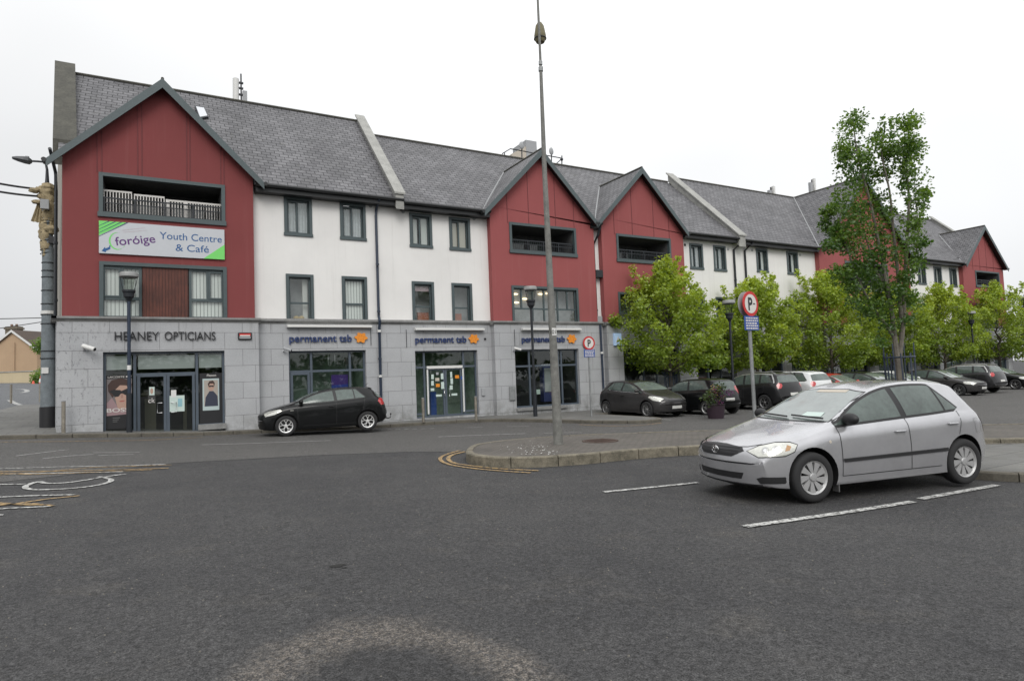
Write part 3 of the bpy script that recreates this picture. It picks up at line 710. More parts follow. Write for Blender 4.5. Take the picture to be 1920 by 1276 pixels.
def gable(par, a, hw, ze, zr, Y=YR, yf=23.86, slope=.95, ze_main=9.0, wallx=None, colr='red', holes=(), grooves=(), z0=ZC):
    """projecting red bay: wall, bargeboards, small pitched roof running back into the main slope"""
    xl, xr = wallx; k = (zr-ze)/hw
    b = MB(); wallgrid(b, xl, xr, z0, ze, Y, list(holes))
    b.add([(xl,Y,ze),(xr,Y,ze),(xr,Y,zr-.12-k*abs(xr-a)),(a,Y,zr-.12),(xl,Y,zr-.12-k*abs(xl-a))], [(0,1,2,3,4)])
    b.add([(xl,Y,z0),(xl,YW+.05,z0),(xl,YW+.05,ze+.2),(xl,Y,ze)], [(0,3,2,1)][::-1]); b.add([(xr,Y,z0),(xr,YW+.05,z0),(xr,YW+.05,ze+.2),(xr,Y,ze)], [(0,1,2,3)])
    wl = b.build('bay_wall', MAT[colr], par)
    b = MB()
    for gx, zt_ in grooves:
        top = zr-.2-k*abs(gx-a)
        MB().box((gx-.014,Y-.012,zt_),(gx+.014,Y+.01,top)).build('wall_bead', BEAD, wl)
    yb = EY+(zr-ze_main)/slope; ym = EY+max(0,(ze-ze_main))/slope
    for s_ in (-1, 1):
        e_ = a+s_*hw; th = .07
        pts = [(e_,yf,ze),(a,yf,zr),(a,yb,zr),(e_,ym,ze)]
        if s_ == 1: pts = pts[::-1]
        b = MB(); b.prism([Vector(p)+Vector((0,0,-th)) for p in pts], (0,0,th)); rf = b.build('bay_roof', MAT['slate'], par)
        b = MB(); d_ = .25   # bargeboard
        b.prism([(e_,yf-.045,ze-.02),(a,yf-.045,zr+.015),(a,yf-.045,zr-d_*1.25),(e_,yf-.045,ze-d_*1.1)], (0,.04,0)); b.build('bargeboard', MAT['barge'], rf)
        b = MB(); b.prism([(e_,yf-.005,ze-.09),(a,yf-.005,zr-.09),(a,Y,zr-.09),(e_,Y,ze-.09)], (0,0,-.04)); b.build('soffit', MAT['fascia'], rf)
        b = MB(); b.tube([(e_-s_*.0,ym+.02,ze+.02),(a-s_*.03,yb,zr+.03)], .055, 6); b.build('valley_flashing', MAT['lead'], rf)
        b = MB(); b.tube([(e_+s_*.05,yf-.05,ze-.06),(e_+s_*.05,EY+.1,ze-.06)], .075, 8); b.build('bay_gutter', MAT['fascia'], rf)
    b = MB(); b.tube([(a,yf-.02,zr+.02),(a,yb,zr+.02)], .05, 6); b.build('ridge_tiles', MAT['darkcoping'], par)
def roof(par, x0, x1, ze, zr, xl_top=None, bays=()):
    xt = x0 if xl_top is None else xl_top; th = .08; k = (zr-ze)/(RY-EY)
    xs_ = [x0]
    for a, c in bays: xs_ += [a, c]
    xs_ = sorted(set([x for x in xs_ if x > x0] + [x0, x1])); b = MB()
    for a, c in zip(xs_, xs_[1:]):
        y = YW+.06 if any(p <= (a+c)/2 <= q for p, q in bays) else EY
        z = ze+(y-EY)*k; at_ = xt if a == x0 else a; a0 = a if y == EY or a != x0 else a+(xt-a)*(y-EY)/(RY-EY)
        b.prism([(a0,y,z),(c,y,z),(c,RY,zr),(at_,RY,zr)], (0,0,-th))
    rf = b.build('roof', MAT['slate'], par)
    zb = zr-(BACK+.4-RY)*k; b = MB(); b.prism([(xt,RY,zr),(x1,RY,zr),(x1,BACK+.4,zb),(xt,BACK+.4,zb)], (0,0,-th)); b.build('rear_roof', MAT['slate'], par)
    MB().tube([(xt,RY,zr+.03),(x1,RY,zr+.03)], .06, 6).build('ridge_tiles', MAT['darkcoping'], rf)
    return rf
def eaves(par, segs, ze):
    for x0, x1 in segs:
        b = MB(); b.box((x0,EY+.04,ze-.30),(x1,YW+.01,ze-.10)); b.tube([(x0,EY-.05,ze-.07),(x1,EY-.05,ze-.07)], .072, 8); b.build('gutter', MAT['fascia'], par)
def party(par, x0, x1, ze, zr, name='parapet', mt='coping', xs_top=0, y0=EY-.12):
    k = (zr-ze)/(RY-EY); h_ = .34
    b = MB(); z0_ = ze+(y0-EY)*k
    b.prism([(x0+.06,y0+.05,z0_-.35),(x0+.06+xs_top,RY,zr-.2),(x0+.06+xs_top,RY,zr+h_-.06),(x0+.06,y0+.05,z0_+h_-.06)], (x1-x0-.12,0,0))
    pw = b.build('parapet', MAT['coping'] if mt == 'coping' else MAT[mt], par)
    b = MB(); b.prism([(x0,y0,z0_+h_-.08),(x0+xs_top,RY+.1,zr+h_+.02),(x0+xs_top,RY+.1,zr+h_+.1),(x0,y0,z0_+h_)], (x1-x0,0,0)); b.build('coping_stone', MAT[mt], pw)
def downpipe(par, pts, mt='blackm', r_=.05, bands=()):
    b = MB(); b.tube(pts, r_, 8)
    for z in [pts[-1][2]+.5+i*1.9 for i in range(int((pts[0][2]-pts[-1][2])/1.9))]: b.tube([(pts[-1][0],pts[-1][1],z),(pts[-1][0],pts[-1][1],z+.08)], r_+.015, 8)
    o_ = b.build('downpipe', MAT[mt], par, smooth=True)
    for z in bands: MB().tube([(pts[-1][0],pts[-1][1],z),(pts[-1][0],pts[-1][1],z+.09)], r_+.019, 8).build('pipe_band', MAT['plasticw'], o_)
    return o_
def vent(par, px, py, col_='plasticg'):
    p = at(px, py, YW); b = MB(); b.lathe([(.075,-.015),(.075,.0),(.05,-.02)][::-1], 12, 'y', (p.x, YW-.005, p.z)); b.build('wall_vent', MAT[col_], par)

# shopfronts ------------------------------------------------------------
def shopfront(par, h, Y, cols, rows, door=None, inner='deepgreen', label=None, deep=.16, boards=(), zsill=0.0, hand=None):
    """aluminium frame filling an opening; cols/rows are mullion/transom positions (fractions)"""
    x0, x1, z0, z1 = h; W_ = x1-x0; H_ = z1-z0; Yf = Y+deep
    b = MB(); frame_bars(b, x0, x1, z0, z1, Yf, .07, .08, vs=[x0+W_*c if not isinstance(c, tuple) else (x0+W_*c[0], z0+H_*c[1], z0+H_*c[2]) for c in cols],
                         hs=[z0+H_*c if not isinstance(c, tuple) else (z0+H_*c[0], x0+W_*c[1], x0+W_*c[2]) for c in rows])
    sf = b.build('shopfront', MAT['shopframe'], par)
    if label: sf['label'] = label
    MB().add([(x0,Yf+.045,z0),(x1,Yf+.045,z0),(x1,Yf+.045,z1),(x0,Yf+.045,z1)], [(0,1,2,3)]).build('shop_pane', MAT['shopglass'], sf)
    yb = Yf+1.8; b = MB()
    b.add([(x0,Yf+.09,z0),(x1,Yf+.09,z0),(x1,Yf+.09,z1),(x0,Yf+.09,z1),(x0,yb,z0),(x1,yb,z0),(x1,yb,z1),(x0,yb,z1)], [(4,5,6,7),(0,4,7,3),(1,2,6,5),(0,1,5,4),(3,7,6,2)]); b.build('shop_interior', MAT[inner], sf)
    if door:
        a, c, t_ = door; dx0, dx1 = x0+W_*a, x0+W_*c; zt_ = z0+H_*t_; xm = (dx0+dx1)/2; y = Yf-.012
        for s_, (p, q) in enumerate(((dx0, xm-.005), (xm+.005, dx1))):
            b = MB(); frame_bars(b, p, q, z0+.01, zt_, y, .085, .05); d = b.build('shop_door', MAT['shopframe'], sf)
    return sf

bA = thing('terrace_building', 'slate roofed end block with one dark red gable and the opticians on its ground floor', 'building', (2.8, YW, 0))
bB = thing('terrace_building', 'middle block of the terrace with two dark red gables side by side between white walls', 'building', (18.8, YW, 0))
bC = thing('terrace_building', 'far block of the terrace, its wide red gable behind the tall tree', 'building', (44.5, YW, 0))
zeA, zrA, zeB, zrB, zeC, zrC = 9.02, 14.2, 8.93, 13.62, 8.88, 13.95
# ---- block A
hb1 = hole(185, 421.9, 335, 412.5, YR); hw1 = hole(186, 425.5, 495, 599.8, YR)
gable(bA, .14, 3.22, 9.0, 12.2, wallx=(-2.7, 3.02), colr='red', holes=[hb1, hw1], slope=.986, ze_main=zeA,
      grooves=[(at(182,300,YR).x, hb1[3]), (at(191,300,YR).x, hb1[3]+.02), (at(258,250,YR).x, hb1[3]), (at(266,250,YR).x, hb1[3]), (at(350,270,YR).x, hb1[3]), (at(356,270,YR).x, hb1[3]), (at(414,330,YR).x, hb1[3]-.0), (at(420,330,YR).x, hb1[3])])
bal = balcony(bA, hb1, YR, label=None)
b = MB()   # white timber pens standing on the balcony
x0, x1, z0, z1 = hb1
for a, c, t_ in ((.03,.245,.66),(.26,.50,.62),(.51,.66,.56),(.66,.985,.56)):
    xa, xb = x0+(x1-x0)*a, x0+(x1-x0)*c; zt_ = z0+(z1-z0)*t_; y = YR+.28
    b.box((xa,y-.02,zt_-.06),(xb,y+.02,zt_)); b.box((xa,y-.02,z0+.1),(xb,y+.02,z0+.15))
    n_ = int((xb-xa)/.085)
    for i in range(n_+1): xx = xa+(xb-xa-.03)*i/n_; b.box((xx,y-.015,z0+.15),(xx+.032,y+.015,zt_-.06))
    if a in (.51,.66): b.box((xa,y-.03,z0+.1),(xa+.09,y+.03,zt_))
tag(b.build('picket_panels', MAT['signw']), 'white slatted picket panels standing behind the railing of the end balcony', 'fence panels')
# lower bay window: two windows either side of boarded panel
x0, x1, z0, z1 = hw1; b = MB(); T = .12
b.box((x0,YR-.04,z0),(x0+T,YR+.22,z1)); b.box((x1-T,YR-.04,z0),(x1,YR+.22,z1)); b.box((x0+T,YR-.04,z1-T),(x1-T,YR+.22,z1)); b.box((x0-.02,YR-.05,z0-.04),(x1+.02,YR+.22,z0+.05))
fr_ = b.build('window_surround', MAT['frame'], bA)
def fx(px, y=545): return at(px, y, YR).x
b = MB(); b.box((fx(267),YR+.03,z0+.05),(fx(353),YR+.08,z1-T)); b.build('timber_panel', MAT['wood'], fr_)
for (pa, pb) in ((189,266),(354.5,422)):
    h = (fx(pa), fx(pb), z0+.05, z1-T+.0)
    X0, X1, Z0, Z1 = h; W_ = X1-X0; H_ = Z1-Z0
    left = pa < 200; mu = X0+W_*(.5 if left else .52); tr_ = Z0+H_*.38
    b = MB(); frame_bars(b, X0, X1, Z0, Z1, YR+.05, .085, .08, vs=[(mu, tr_, Z1-.06)], hs=[tr_])
    if left: frame_bars(b, X0+.07, mu-.03, tr_+.04, Z1-.07, YR+.035, .05, .03)
    else: frame_bars(b, mu+.03, X1-.07, tr_+.04, Z1-.07, YR+.035, .05, .03)
    w_ = b.build('window', MAT['frame'], bA)
    MB().add([(X0,YR+.09,Z0),(X1,YR+.09,Z0),(X1,YR+.09,Z1),(X0,YR+.09,Z1)], [(0,1,2,3)]).build('window_pane', MAT['glass'], w_)
    b = MB(); b.box((X0,YR+.16,Z0),(X1,YR+.17,Z1)); b.build('blind', MAT['blind'], w_)
# white wall A
hs_ = [hole(532.5,585,370,441.9,YW), hole(637.4,685.6,381.7,449.4,YW), hole(536.4,588.4,514,604,YW), hole(641.3,688.7,518.4,604.5,YW)]
b = MB(); wallgrid(b, 2.9, 8.6, ZC, 9.0, YW, hs_); b.build('white_wall', MAT['white'], bA)
window(bA, hs_[0], YW, 'pair', 'net'); window(bA, hs_[1], YW, 'pair', 'net')
w3 = window(bA, hs_[2], YW, 'tall', 'none'); window(bA, hs_[3], YW, 'tall', 'blind')
X0, X1, Z0, Z1 = hs_[2]; b = MB(); b.box((X1-.36,YW+.3,Z0+.1),(X1-.18,YW+.4,Z1-.12)); b.build('curtain', MAT['signw'], w3)
b = MB(); b.ell((X0+.42,YW+.35,Z0+.2),(.12,.1,.08)); b.ell((X0+.62,YW+.35,Z0+.2),(.11,.1,.09)); b.build('ornament', M('tan_plush', (.5,.36,.18), .9), w3)
vent(bA, 520, 363.5); vent(bA, 694.5, 386)
roof(bA, -2.80, 8.5, zeA, zrA, xl_top=-3.3, bays=[(-2.80,3.05)]); eaves(bA, [(3.1, 8.75)], zeA)
party(bA, 8.34, 8.80, zeA, zrA-.05)
# splayed left side: wall, chopped parapet
sl_ = lambda y: -2.7-.1356*(y-YR)
b = MB(); b.add([(sl_(BACK),BACK,ZC),(sl_(YR),YR,ZC),(sl_(YR),YR,9.1),(sl_(RY)+.1,RY,zrA-.1),(sl_(BACK),BACK,9.3)], [(0,1,2,3,4)]); b.add([(sl_(BACK),BACK,0),(8.6,BACK,0),(8.6,BACK,9),(sl_(BACK),BACK,9)], [(0,3,2,1)][::-1]); b.build('side_wall', MAT['sidecream'], bA)
b = MB(); ya = 24.95; k_ = (zrA-zeA)/(RY-EY)
def zz_(y): return zeA+(y-EY)*k_
b.prism([(sl_(ya)-.24,ya,zz_(ya)-.75),(sl_(RY)-.12,RY,zrA-.6),(sl_(RY)-.12,RY,zrA+.42),(sl_(ya)-.24,ya,zz_(ya)+.12)], (.66,0,0)); b.build('gable_parapet', MAT['darkcoping'], bA)
# stone storey A (left face splayed, glass door opening)
S1 = (at(193,740,YSR).x, at(422,740,YSR).x, -.1, at(300,658.5,YSR).z)
S2 = hole(542.3,687.4,656.8,776,YSW)
b = MB(); wallgrid(b, -2.82, 3.12, -.6, ZC, YSR, [S1], .16); wallgrid(b, 3.12, 8.65, -.6, ZC, YSW, [S2], .16)
b.add([(3.12,YSR,-.6),(3.12,YSW,-.6),(3.12,YSW,ZC),(3.12,YSR,ZC)], [(0,1,2,3)])
b.add([(sl_(BACK)-.12,BACK,-.6),(-2.82,YSR,-.6),(-2.82,YSR,ZC),(sl_(BACK)-.12,BACK,ZC)], [(0,1,2,3)]); st_ = b.build('stone_wall', MAT['stone'], bA)
def cornice(par, segs):
    for (x0, x1, y) in segs:
        b = MB(); b.prism([(x0,y-.10,ZC-.02),(x0,y-.10,ZC+.05),(x0,YW+.02,ZC+.10),(x0,YW+.02,ZC-.12),(x0,y-.0,ZC-.12),(x0,y-.04,ZC-.06)], (x1-x0,0,0)); b.build('cornice', MAT['cornice'], par)
cornice(bA, [(-2.95, 3.2, YSR), (3.2, 8.68, YSW)])
b = MB(); b.prism([(-2.95,YSR-.1,ZC-.02),(-2.95,YSR-.1,ZC+.05),(sl_(BACK)-.25,BACK,ZC+.05),(sl_(BACK)-.25,BACK,ZC-.02)], (.14,0,0)); b.build('side_cornice', MAT['cornice'], bA)
z0, z1 = S1[2], S1[3]
fr = lambda px: (at(px,740,YSR).x-S1[0])/(S1[1]-S1[0])
tr_ = (at(300,700.5,YSR).z-z0)/(z1-z0)
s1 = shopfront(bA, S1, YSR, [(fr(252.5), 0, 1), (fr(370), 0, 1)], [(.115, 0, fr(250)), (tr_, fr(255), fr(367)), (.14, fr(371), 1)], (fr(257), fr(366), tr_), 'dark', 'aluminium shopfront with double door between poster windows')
for s_ in (-1, 1):
    xm = (at(257,740,YSR).x+at(366,740,YSR).x)/2
    MB().tube([(xm+s_*.14,YSR+.12,1.15),(xm+s_*.14,YSR+.03,1.15),(xm+s_*.28,YSR+.03,1.15),(xm+s_*.28,YSR+.03,.82),(xm+s_*.14,YSR+.03,.82),(xm+s_*.14,YSR+.12,.82)], .014, 6).build('door_handle', MAT['chrome'], s1)
b = MB(); b.box((at(371,740,YSR).x,YSR-.09,.16),(S1[1]+.03,YSR+.18,.34)); b.build('window_sill', MAT['cornice'], s1)
b = MB(); zf = at(220,702,YSR).z; zp = at(220,697,YSR).z
b.box((S1[0]+.08,YSR+.23,z1-.58),(at(249,740,YSR).x-.04,YSR+.235,z1-.12)); b.box((at(259,740,YSR).x,YSR+.23,z1-.58),(at(366,740,YSR).x,YSR+.235,z1-.12)); b.box((at(374,740,YSR).x,YSR+.23,z1-.58),(S1[1]-.08,YSR+.235,z1-.12)); b.build('frosted_band', M('frosted_film', (.45,.46,.465), .6), s1)
b = MB(); b.box((at(345,740,YSR).x,YSR+1.0,.1),(at(352,740,YSR).x,YSR+1.1,1.2)); b.ell((at(282,740,YSR).x,YSR+1.2,1.45),(.3,.2,.12)); b.box((at(270,740,YSR).x,YSR+1.1,.1),(at(292,740,YSR).x,YSR+1.4,1.3)); b.build('display_stand', M('display_grey', (.12,.11,.08), .7), s1)
f2 = lambda px: (at(px,720,YSW).x-S2[0])/(S2[1]-S2[0])
t2 = (at(610,694.6,YSW).z-S2[2])/(S2[3]-S2[2])
s2 = shopfront(bA, S2, YSW, [f2(586), f2(659)], [t2], None, 'deepgreen', 'three light shop window with purple poster')
b = MB(); frame_bars(b, S2[0]+.07, at(583,740,YSW).x, S2[2]+.07, at(560,698,YSW).z, YSW+.13, .09, .05); b.build('side_door', MAT['shopframe'], s2)
b = MB()
for px in (629, 642): x = at(px,680,YSW).x; b.tube([(x,YSW+1.2,S2[2]+1.9),(x,YSW+1.2,S2[3])], .012, 5)
b.build('hanging_rods', MAT['chrome'], s2)
downpipe(bA, [(at(706,374,YW-.1).x,EY-.03,8.9),(at(706,382,YW-.1).x,YW-.07,8.6),(at(704.5,390,YW-.07).x,YW-.07,8.3),(at(710.5,605,YW-.07).x,YW-.07,4.2),(at(711,612,YSW-.08).x,YSW-.18,4.0),(at(711.5,620,YSW-.08).x,YSW-.07,3.7),(at(714.5,745,YSW-.08).x,YSW-.07,.05)], 'navy', .055, (3.55,1.75))
# ---- block B
hB = [hole(767.9,809.8,400.7,463.5,YW), hole(842.3,881.4,408.5,469.2,YW), hole(772.8,814.2,527.8,606.5,YW), hole(847.3,885.6,531,608,YW)]
b = MB(); wallgrid(b, 8.6, 12.95, ZC, 8.95, YW, hB); b.build('white_wall', MAT['white'], bB)
window(bB, hB[0], YW, 'pair', 'drapes'); window(bB, hB[1], YW, 'pair', 'cream'); w7 = window(bB, hB[2], YW, 'tall', 'half'); w8 = window(bB, hB[3], YW, 'tall', 'none')
for w_, h, c_ in ((w7, hB[2], .6), (w8, hB[3], .35)):
    b = MB(); b.box((h[0]+.35 if w_ is w7 else h[0]+.14,YW+.3,h[2]+.12),(h[1]-.15 if w_ is w7 else h[1]-.4,YW+.42,h[2]+.5)); b.build('orange_lampshade', M('terracotta', (.38,.13,.08), .8), w_)
vent(bB, 755.7, 397); vent(bB, 888.7, 410)
hb2 = hole(955.3,1080,422.3,476.7,YR); hw2 = hole(960,1085,537.4,609.5,YR)
gr = lambda *p: [(at(x,y,YR).x, z) for x, y, z in p]
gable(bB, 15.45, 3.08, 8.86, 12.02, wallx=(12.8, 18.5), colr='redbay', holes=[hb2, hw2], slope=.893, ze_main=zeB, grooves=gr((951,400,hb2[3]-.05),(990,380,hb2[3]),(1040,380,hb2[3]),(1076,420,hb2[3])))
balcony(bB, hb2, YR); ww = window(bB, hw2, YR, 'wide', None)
b = MB()
for px, py in ((966,551),(984,560),(968,567),(1014,551),(1028,550)):
    p = at(px, py, YR+.7); b.ell((p.x,p.y,p.z),(.16,.08,.035))
b.build('ceiling_light', M('lit_ceiling_lamp', (1,.80,.5), .5, emit=3.0), ww)
hb3 = hole(1156,1257.7,442.7,492.5,YR); hw3 = hole(1160,1262,549,612,YR)
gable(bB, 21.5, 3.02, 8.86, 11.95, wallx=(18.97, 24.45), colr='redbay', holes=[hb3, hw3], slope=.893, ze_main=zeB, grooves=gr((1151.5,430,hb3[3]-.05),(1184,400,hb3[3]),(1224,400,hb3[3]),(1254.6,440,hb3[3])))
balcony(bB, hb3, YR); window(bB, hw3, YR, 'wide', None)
b = MB(); wallgrid(b, 18.4, 19.1, ZC, 8.9, YW, []); b.build('white_wall', MAT['white'], bB)
downpipe(bB, [(18.78,EY-.1,8.85),(18.72,YW-.35,8.3),(18.62,YW-.08,7.9),(18.62,YW-.08,4.1)], 'blackm', .06)
b = MB(); b.box((18.55,YW-.3,6.25),(18.95,YW-.02,6.6)); b.build('junction_hopper', MAT['blackm'], bB)
b = MB(); b.box((18.6,YW-.16,4.02),(18.9,YW-.02,4.35)); b.build('meter_box', MAT['plasticg'], bB)
downpipe(bB, [(18.5,YSR-.07,3.9),(18.52,YSR-.07,0)], 'navy', .05, (2.5,))
hC = [hole(1293,1317.9,456.7,504.4,YW), hole(1337.9,1361,460.6,508,YW), hole(1297.5,1322,554.7,614,YW), hole(1343,1365,557,615,YW)]
b = MB(); wallgrid(b, 24.3, 29.2, ZC, 8.9, YW, hC); b.build('white_wall', MAT['white'], bB)
for h, k_, d_ in zip(hC, ('pair','pair','tall','tall'), ('net','net','none','none')): window(bB, h, YW, k_, d_)
vent(bB, 1284, 459, 'signblk'); vent(bB, 1365, 467)
roof(bB, 8.75, 28.5, zeB, zrB, bays=[(12.78,18.3),(18.9,24.47)]); eaves(bB, [(8.75, 12.75), (18.3,18.9), (24.5, 28.6)], zeB)
party(bB, 28.5, 29.15, zeC-.02, zrC-.1, xs_top=-.0)
S3 = hole(779.8,897,656.8,777,YSW); S3 = (S3[0],S3[1],0.0,S3[3]); S4 = hole(967,1087,654.3,761,YSR); S4 = (S4[0],S4[1],S4[2]-.0,S4[3])
S5 = (19.9, 23.6, .1, 2.75); S6 = (25.2, 28.2, -.1, 2.75)
b = MB(); wallgrid(b, 8.65, 12.75, -.8, ZC, YSW, [S3], .16); wallgrid(b, 12.75, 18.6, -.8, ZC, YSR, [S4], .16)
wallgrid(b, 18.6, 18.95, -.8, ZC, YSW, []); wallgrid(b, 18.95, 24.5, -.8, ZC, YSR, [S5], .16); wallgrid(b, 24.5, 29.2, -.8, ZC, YSW, [S6], .16)
for x, o_ in ((12.75, 0), (18.6, 1), (18.95, 0), (24.5, 1)):
    b.add([(x,YSR,-.8),(x,YSW,-.8),(x,YSW,ZC),(x,YSR,ZC)], [(0,1,2,3) if o_ else (0,3,2,1)])
b.build('stone_wall', MAT['stone'], bB)
cornice(bB, [(8.68, 12.68, YSW), (12.68, 18.68, YSR), (18.68, 18.88, YSW), (18.88, 24.58, YSR), (24.58, 29.2, YSW)])
f3 = lambda px: (at(px,720,YSW).x-S3[0])/(S3[1]-S3[0]); t3 = (at(838,687,YSW).z-S3[2])/(S3[3]-S3[2])
s3 = shopfront(bB, S3, YSW, [(f3(799),0,1), (f3(873),0,1)], [(t3, 0, 1), (.06, 0, f3(797)), (.06, f3(875), 1)], (f3(804), f3(869), t3-.02), 'deepgreen', 'bank entrance with glazed double door covered in notices')
b = MB(); b.box((at(802,690,YSW).x,YSW+.08,at(838,690,YSW).z),(at(869,690,YSW).x,YSW+.15,at(838,685,YSW).z)); b.build('door_header', MAT['plasticw'], s3)
for px in (804.5, 871.5): p = at(px,740,YSW); MB().box((p.x-.03,YSW+.1,.15),(p.x+.03,YSW+.14,2.0)).build('door_post', MAT['plasticw'], s3)
for s_ in (-1, 1):
    xm = at(839.5,740,YSW).x; MB().tube([(xm+s_*.1,YSW+.12,1.2),(xm+s_*.1,YSW+.04,1.15),(xm+s_*.13,YSW+.04,1.0),(xm+s_*.1,YSW+.04,.85),(xm+s_*.1,YSW+.12,.8)], .015, 6).build('door_handle', MAT['chrome'], s3)
rr = random.Random(11)
for px, py, w_, h_, c_ in ((811,706,5,9,'paper'),(811,718,5,9,'paper'),(829,705,5,11,'paper'),(830,722,6,13,'paper'),(846,702,4,11,'paper'),(847,714,5,11,'paper'),(846,726,6,8,'paper'),(857,706,8,6,'orange'),(866,708,4,6,'signb'),(811,730,7,5,'paper'),(823,741,12,4,'paper'),(852,739,12,4,'paper'),(820,700,5,5,'plasticg'),(820,711,8,6,'creamblind'),(821,722,8,6,'orange')):
    p = at(px, py, YSW+.13); k = .0225; MB().box((p.x-w_*k/2,YSW+.13,p.z-h_*k/2),(p.x+w_*k/2,YSW+.134,p.z+h_*k/2)).build('notice', MAT[c_], s3)
p = at(812,760,YSW+.6); MB().box((p.x-.12,YSW+.55,0.05),(p.x+.14,YSW+.65,1.05)).build('blue_stand', MAT['signb'], s3)
f4 = lambda px: (at(px,720,YSR).x-S4[0])/(S4[1]-S4[0]); t4 = (at(1020,685,YSR).z-S4[2])/(S4[3]-S4[2])
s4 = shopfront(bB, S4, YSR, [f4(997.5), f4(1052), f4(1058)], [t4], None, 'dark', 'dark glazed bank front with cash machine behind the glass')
b = MB(); b.box((S4[0]-.02,YSR-.1,S4[2]-.13),(at(1062,760,YSR).x,YSR+.2,S4[2]-.005)); b.build('window_sill', MAT['cornice'], s4)
b = MB(); b.box((at(1030,720,YSR).x,YSR+.5,.35),(at(1052,720,YSR).x,YSR+.8,2.0)); b.build('cash_machine', M('machine_navy', (.03,.04,.13), .5), s4)
b = MB(); b.box((at(1032,720,YSR).x,YSR+.47,.8),(at(1047,720,YSR).x,YSR+.5,1.9)); b.build('machine_panel', MAT['plasticg'], s4)
MB().box((at(1027,720,YSR).x,YSR+.46,2.0),(at(1047,720,YSR).x,YSR+.5,2.07)).build('lit_sign', M('lit_white', (.9,.9,1), .5, emit=.6), s4)
MB().box((at(1007,733,YSR).x,YSR+.28,at(1010,739,YSR).z),(at(1019,733,YSR).x,YSR+.285,at(1010,730,YSR).z)).build('notice', MAT['paper'], s4)
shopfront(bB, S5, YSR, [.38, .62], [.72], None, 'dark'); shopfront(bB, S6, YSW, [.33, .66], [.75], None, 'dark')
# ---- block C
hD = [hole(1418,1439.4,466.4,510,YW), hole(1475.3,1496.2,472,514.4,YW), hole(1422,1443,560,617,YW), hole(1479,1500,563,618,YW)]
b = MB(); wallgrid(b, 29.2, 36.1, ZC, 8.85, YW, hD); b.build('white_wall', MAT['white'], bC)
for h, k_, d_ in zip(hD, ('pair','pair','tall','tall'), ('drapes','drapes','none','blind')): window(bC, h, YW, k_, d_)
vent(bC, 1410, 469); vent(bC, 1500, 478)
hG = (38.6, 43.4, 6.3, 8.2)
hG2 = (38.5, 43.6, 4.02, 5.9)
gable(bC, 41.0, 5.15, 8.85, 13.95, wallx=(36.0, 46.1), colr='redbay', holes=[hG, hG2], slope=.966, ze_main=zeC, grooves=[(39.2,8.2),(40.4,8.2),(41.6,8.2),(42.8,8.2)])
balcony(bC, hG, YR); window(bC, hG2, YR, 'wide', None)
hE = [hole(1720.9,1735.7,496.5,533,YW), hole(1751.2,1765.5,499.6,536,YW), hole(1780.3,1793.6,502.3,537.4,YW), hole(1727,1741,571,617,YW), hole(1756,1770,573.5,618,YW), hole(1785,1798,575,619,YW)]
b = MB(); wallgrid(b, 46.0, 53.6, ZC, 8.85, YW, hE); b.build('white_wall', MAT['white'], bC)
for i, h in enumerate(hE): window(bC, h, YW, 'pair' if i < 3 else 'tall', 'drapes' if i < 3 else 'none')
vent(bC, 1770, 494.5); vent(bC, 1774, 495)
hR = hole(1829,1873.6,508.8,538.5,YR); hR2 = (55.0, 58.3, 4.05, 5.8)
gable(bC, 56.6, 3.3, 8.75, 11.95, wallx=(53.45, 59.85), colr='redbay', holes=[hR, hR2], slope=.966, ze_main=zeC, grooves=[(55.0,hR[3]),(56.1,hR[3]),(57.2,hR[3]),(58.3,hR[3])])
balcony(bC, hR, YR); window(bC, hR2, YR, 'wide', None)
roof(bC, 28.9, 60.1, zeC, zrC, bays=[(35.95,46.12),(53.4,59.9)]); eaves(bC, [(29.1, 35.9), (46.2, 53.3)], zeC)
party(bC, 59.75, 60.3, zeC, zrC, y0=25)
b = MB(); b.add([(60.0,YW,-1),(60.0,BACK,-1),(60.0,BACK,9),(60.0,RY,zrC),(60.0,YW,9)], [(0,1,2,3,4)]); b.build('side_wall', MAT['sidecream'], bC)
for px in (1376.5, 1397): 
    p = at(px, 480, YW-.07); downpipe(bC if px > 1390 else bB, [(p.x+.4 if px < 1390 else p.x+.25,EY-.03,8.75),(p.x,YW-.07,8.3),(p.x,YW-.07,4.1)], 'blackm', .06)
fronts = [(30.3,32.4),(33.0,35.2),(37.2,40.4),(41.4,45.2),(47.0,49.6),(50.3,53.0),(54.4,56.3),(57.0,59.2)]
b = MB(); wallgrid(b, 29.2, 36.0, -1.2, ZC, YSW, [(a,c,-.25,2.7) for a, c in fronts[:2]], .16); wallgrid(b, 36.0, 46.1, -1.2, ZC, YSR, [(a,c,-.25,2.7) for a, c in fronts[2:4]], .16)
wallgrid(b, 46.1, 53.4, -1.2, ZC, YSW, [(a,c,-.25,2.7) for a, c in fronts[4:6]], .16); wallgrid(b, 53.4, 60.0, -1.2, ZC, YSR, [(a,c,-.25,2.7) for a, c in fronts[6:]], .16)
for x, o_ in ((36.0,0),(46.1,1),(53.4,0)): b.add([(x,YSR,-1.2),(x,YSW,-1.2),(x,YSW,ZC),(x,YSR,ZC)], [(0,1,2,3) if o_ else (0,3,2,1)])
b.build('stone_wall', MAT['stone'], bC)
cornice(bC, [(29.2, 35.93, YSW), (35.93, 46.18, YSR), (46.18, 53.33, YSW), (53.33, 60.05, YSR)])
for i, (a, c) in enumerate(fronts): shopfront(bC, (a,c,-.25,2.7), YSW if i in (0,1,4,5) else YSR, [.5], [.74], None, 'deepgreen' if i % 2 else 'dark')
